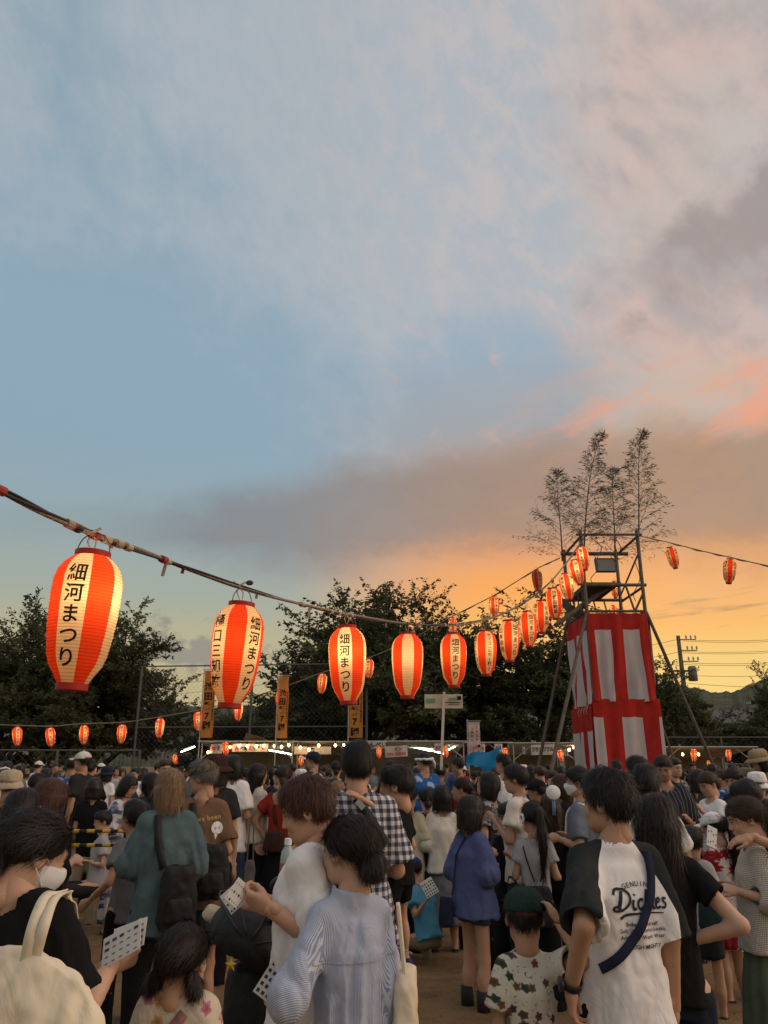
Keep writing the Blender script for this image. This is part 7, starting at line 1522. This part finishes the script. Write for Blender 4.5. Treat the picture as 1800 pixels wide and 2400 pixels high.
# ------------------------------------------------------------------ the wider crowd
FIX = [(o.location.x, o.location.y) for o in COL.objects if o.name.split('.')[0] == 'person']
PRO = []
def pro(**k):
    k.setdefault('res', .017); i = person('x', 0, 0, 0, place=(0, 0, k.pop('H', 1.66)), proto=True, tm=C_CHAR, bm=C_CHAR, sm=C_SHOE, nst=k.pop('n', 200), **k); PRO.append(i['t']); return i
pro(hair='short', seed=101); pro(hair='mop', seed=102, arms=('bent', 'bent'), head=(20, 5, 0)); pro(hair='bob', seed=103, H=1.56, head=(-15, 0, 0)); pro(hair='midlong', seed=104, H=1.57, arms=('bent', 'down')); pro(hair='bun', seed=105, H=1.56, arms=('phone', 'bent'))
pro(hair='tail', seed=106, H=1.57, head=(25, 0, 0)); i = pro(hair='short', seed=107, bw=1.08, fat=.02); cap(i, C_CHAR); pro(hair='mop', seed=108, H=1.35, hs=.95); pro(hair='short', seed=109, arms=('bent', 'phone'), hc='grey', bw=1.05); i = pro(hair='bob', seed=110, H=1.55); brim_hat(i, C_BEIGE, .14, .04)
pro(hair='short', seed=111, face=True, head=(0, 8, 0), res=.0145); pro(hair='midlong', seed=112, H=1.56, face=True, head=(8, 12, 0), res=.0145, arms=('bent', 'bent'))
rg = random.Random(77)
TOPS = [(C_BLACK, 'black'), (C_WHITE, 'white'), (C_CHAR, 'charcoal'), (C_NAVY, 'navy'), (C_OFF, 'cream'), (C_GREY, 'grey'), (C_BLACK, 'black'), (C_BEIGE, 'beige'), (C_BGREY, 'blue-grey'), (C_LGREY, 'light grey'), (C_OLIVE, 'olive'), (C_WHITE, 'white'), (C_BROWN, 'brown'), (C_HAPPI, 'bright blue'), (C_ROSE, 'dusty rose'), (C_DARKF, 'leaf print')]
KIND = ['short-haired person', 'bushy-haired person', 'bob-haired woman', 'long-haired woman', 'bun-haired woman', 'ponytailed woman', 'man in a cap', 'bushy-haired child', 'man raising a hand', 'brim-hatted person', 'man facing camera', 'woman facing camera']
LMK = [(70, 'at the left edge'), (160, 'under the largest lantern'), (250, 'below small lanterns'), (340, 'left of the net fence'), (430, 'below the net fence'), (520, 'below left orange banner'), (610, 'below warm string bulbs'), (700, 'below middle orange banner'), (790, 'left of checked shirt'), (880, 'below right orange banner'), (970, 'below the price sign'), (1050, 'around the placard pole'), (1130, 'below pale pink banner'), (1210, 'below dark red stall'), (1300, 'below the frankfurter banner'), (1390, 'left of the tower'), (1480, 'before the tower curtain'), (1560, 'beside tower right foot'), (1640, 'right of the tower'), (1730, 'under right stall canopy'), (9999, 'at the right edge')]
def inside_tower(x, y): return TX0-.5 < x < TX1+.5 and TY0-.5 < y < TY1+.5
spots = list(FIX); crowd = []; tries = 0
while len(crowd) < 235 and tries < 30000:
    tries += 1; y = 8.6+(26.3-8.6)*rg.random()**1.25; x = (rg.random()*2-1)*.57*y
    if inside_tower(x, y) or any((x-a)**2+(y-b)**2 < .24+.006*y for a, b in spots): continue
    if y < 10.5 and .0 < x < 1.2: continue      # the trodden gap stays free
    spots.append((x, y)); crowd.append((x, y))
from collections import Counter
names = []
for k, (x, y) in enumerate(crowd):
    r = rg.random(); j = rg.choice([0, 0, 1, 1, 2, 2, 3, 3, 4, 4, 5, 6, 7, 8, 9]) if r < .86 else rg.choice([10, 11]); tmat, tn = rg.choice(TOPS); ang = rg.gauss(-10 if x < 5 else 20, 45)
    if j >= 10: ang = 180+rg.gauss(0, 30)
    names.append([k, x, y, j, tmat, tn, ang])
def landmark(x, y): u = 900+x/(y*CP+(1.4-CAM_H)*SP)*F_PX; return u, next(n for a, n in LMK if u < a)
rows = Counter(); lab = {}
for k, x, y, j, tmat, tn, ang in sorted(names, key=lambda q: landmark(q[1], q[2])[0]):
    u, lm = landmark(x, y); row = 'front rows' if y < 12 else ('middle rows' if y < 18 else 'back rows'); b = f'{KIND[j]} in {tn} top {lm}, {row}'; rows[b] += 1; n = rows[b]
    lab[k] = b if n == 1 else b+[', second from left', ', third from left', ', fourth from left', ', fifth from left', ', sixth from left'][n-2]
used = set()
HC = ['black', 'black', 'dark', 'black', 'dark', 'brown']
for k, x, y, j, tmat, tn, ang in names:
    src = PRO[j]; t = src if j not in used else copy_tree(src); used.add(j); sc = rg.uniform(.94, 1.06); t.location = (x, y, 0); t.rotation_euler = (0, 0, radians(ang)); t.scale = (sc, sc, sc)
    tag(t, lab[k], 'person', 'people in the wider crowd'); hm = M_HAIR[rg.choice(HC)]; bm_ = rg.choice([C_BLACK, C_CHAR, C_DDENIM, C_DENIM, C_NAVY, C_BEIGE]); sk = rg.choice(M_SKIN); hat = rg.choice([C_BLACK, C_NAVY, C_WHITE, C_OFF, C_CHAR, C_KHAKI, C_MAROON])
    for c in t.children:
        b = c.name.split('.')[0]; m = {'shirt': tmat, 'trousers': bm_, 'hair': hm, 'body': sk, 'cap': hat, 'hat': hat}.get(b)
        if m is not None and c.material_slots: c.material_slots[0].link = 'OBJECT'; c.material_slots[0].material = m
        for d in c.children:
            if d.name.split('.')[0] in ('cap_bill', 'brim', 'button'): d.material_slots[0].link = 'OBJECT'; d.material_slots[0].material = hat
for j, o in enumerate(PRO):
    if j not in used:
        for c in list(o.children):
            for d in list(c.children): bpy.data.objects.remove(d)
            bpy.data.objects.remove(c)
        bpy.data.objects.remove(o)
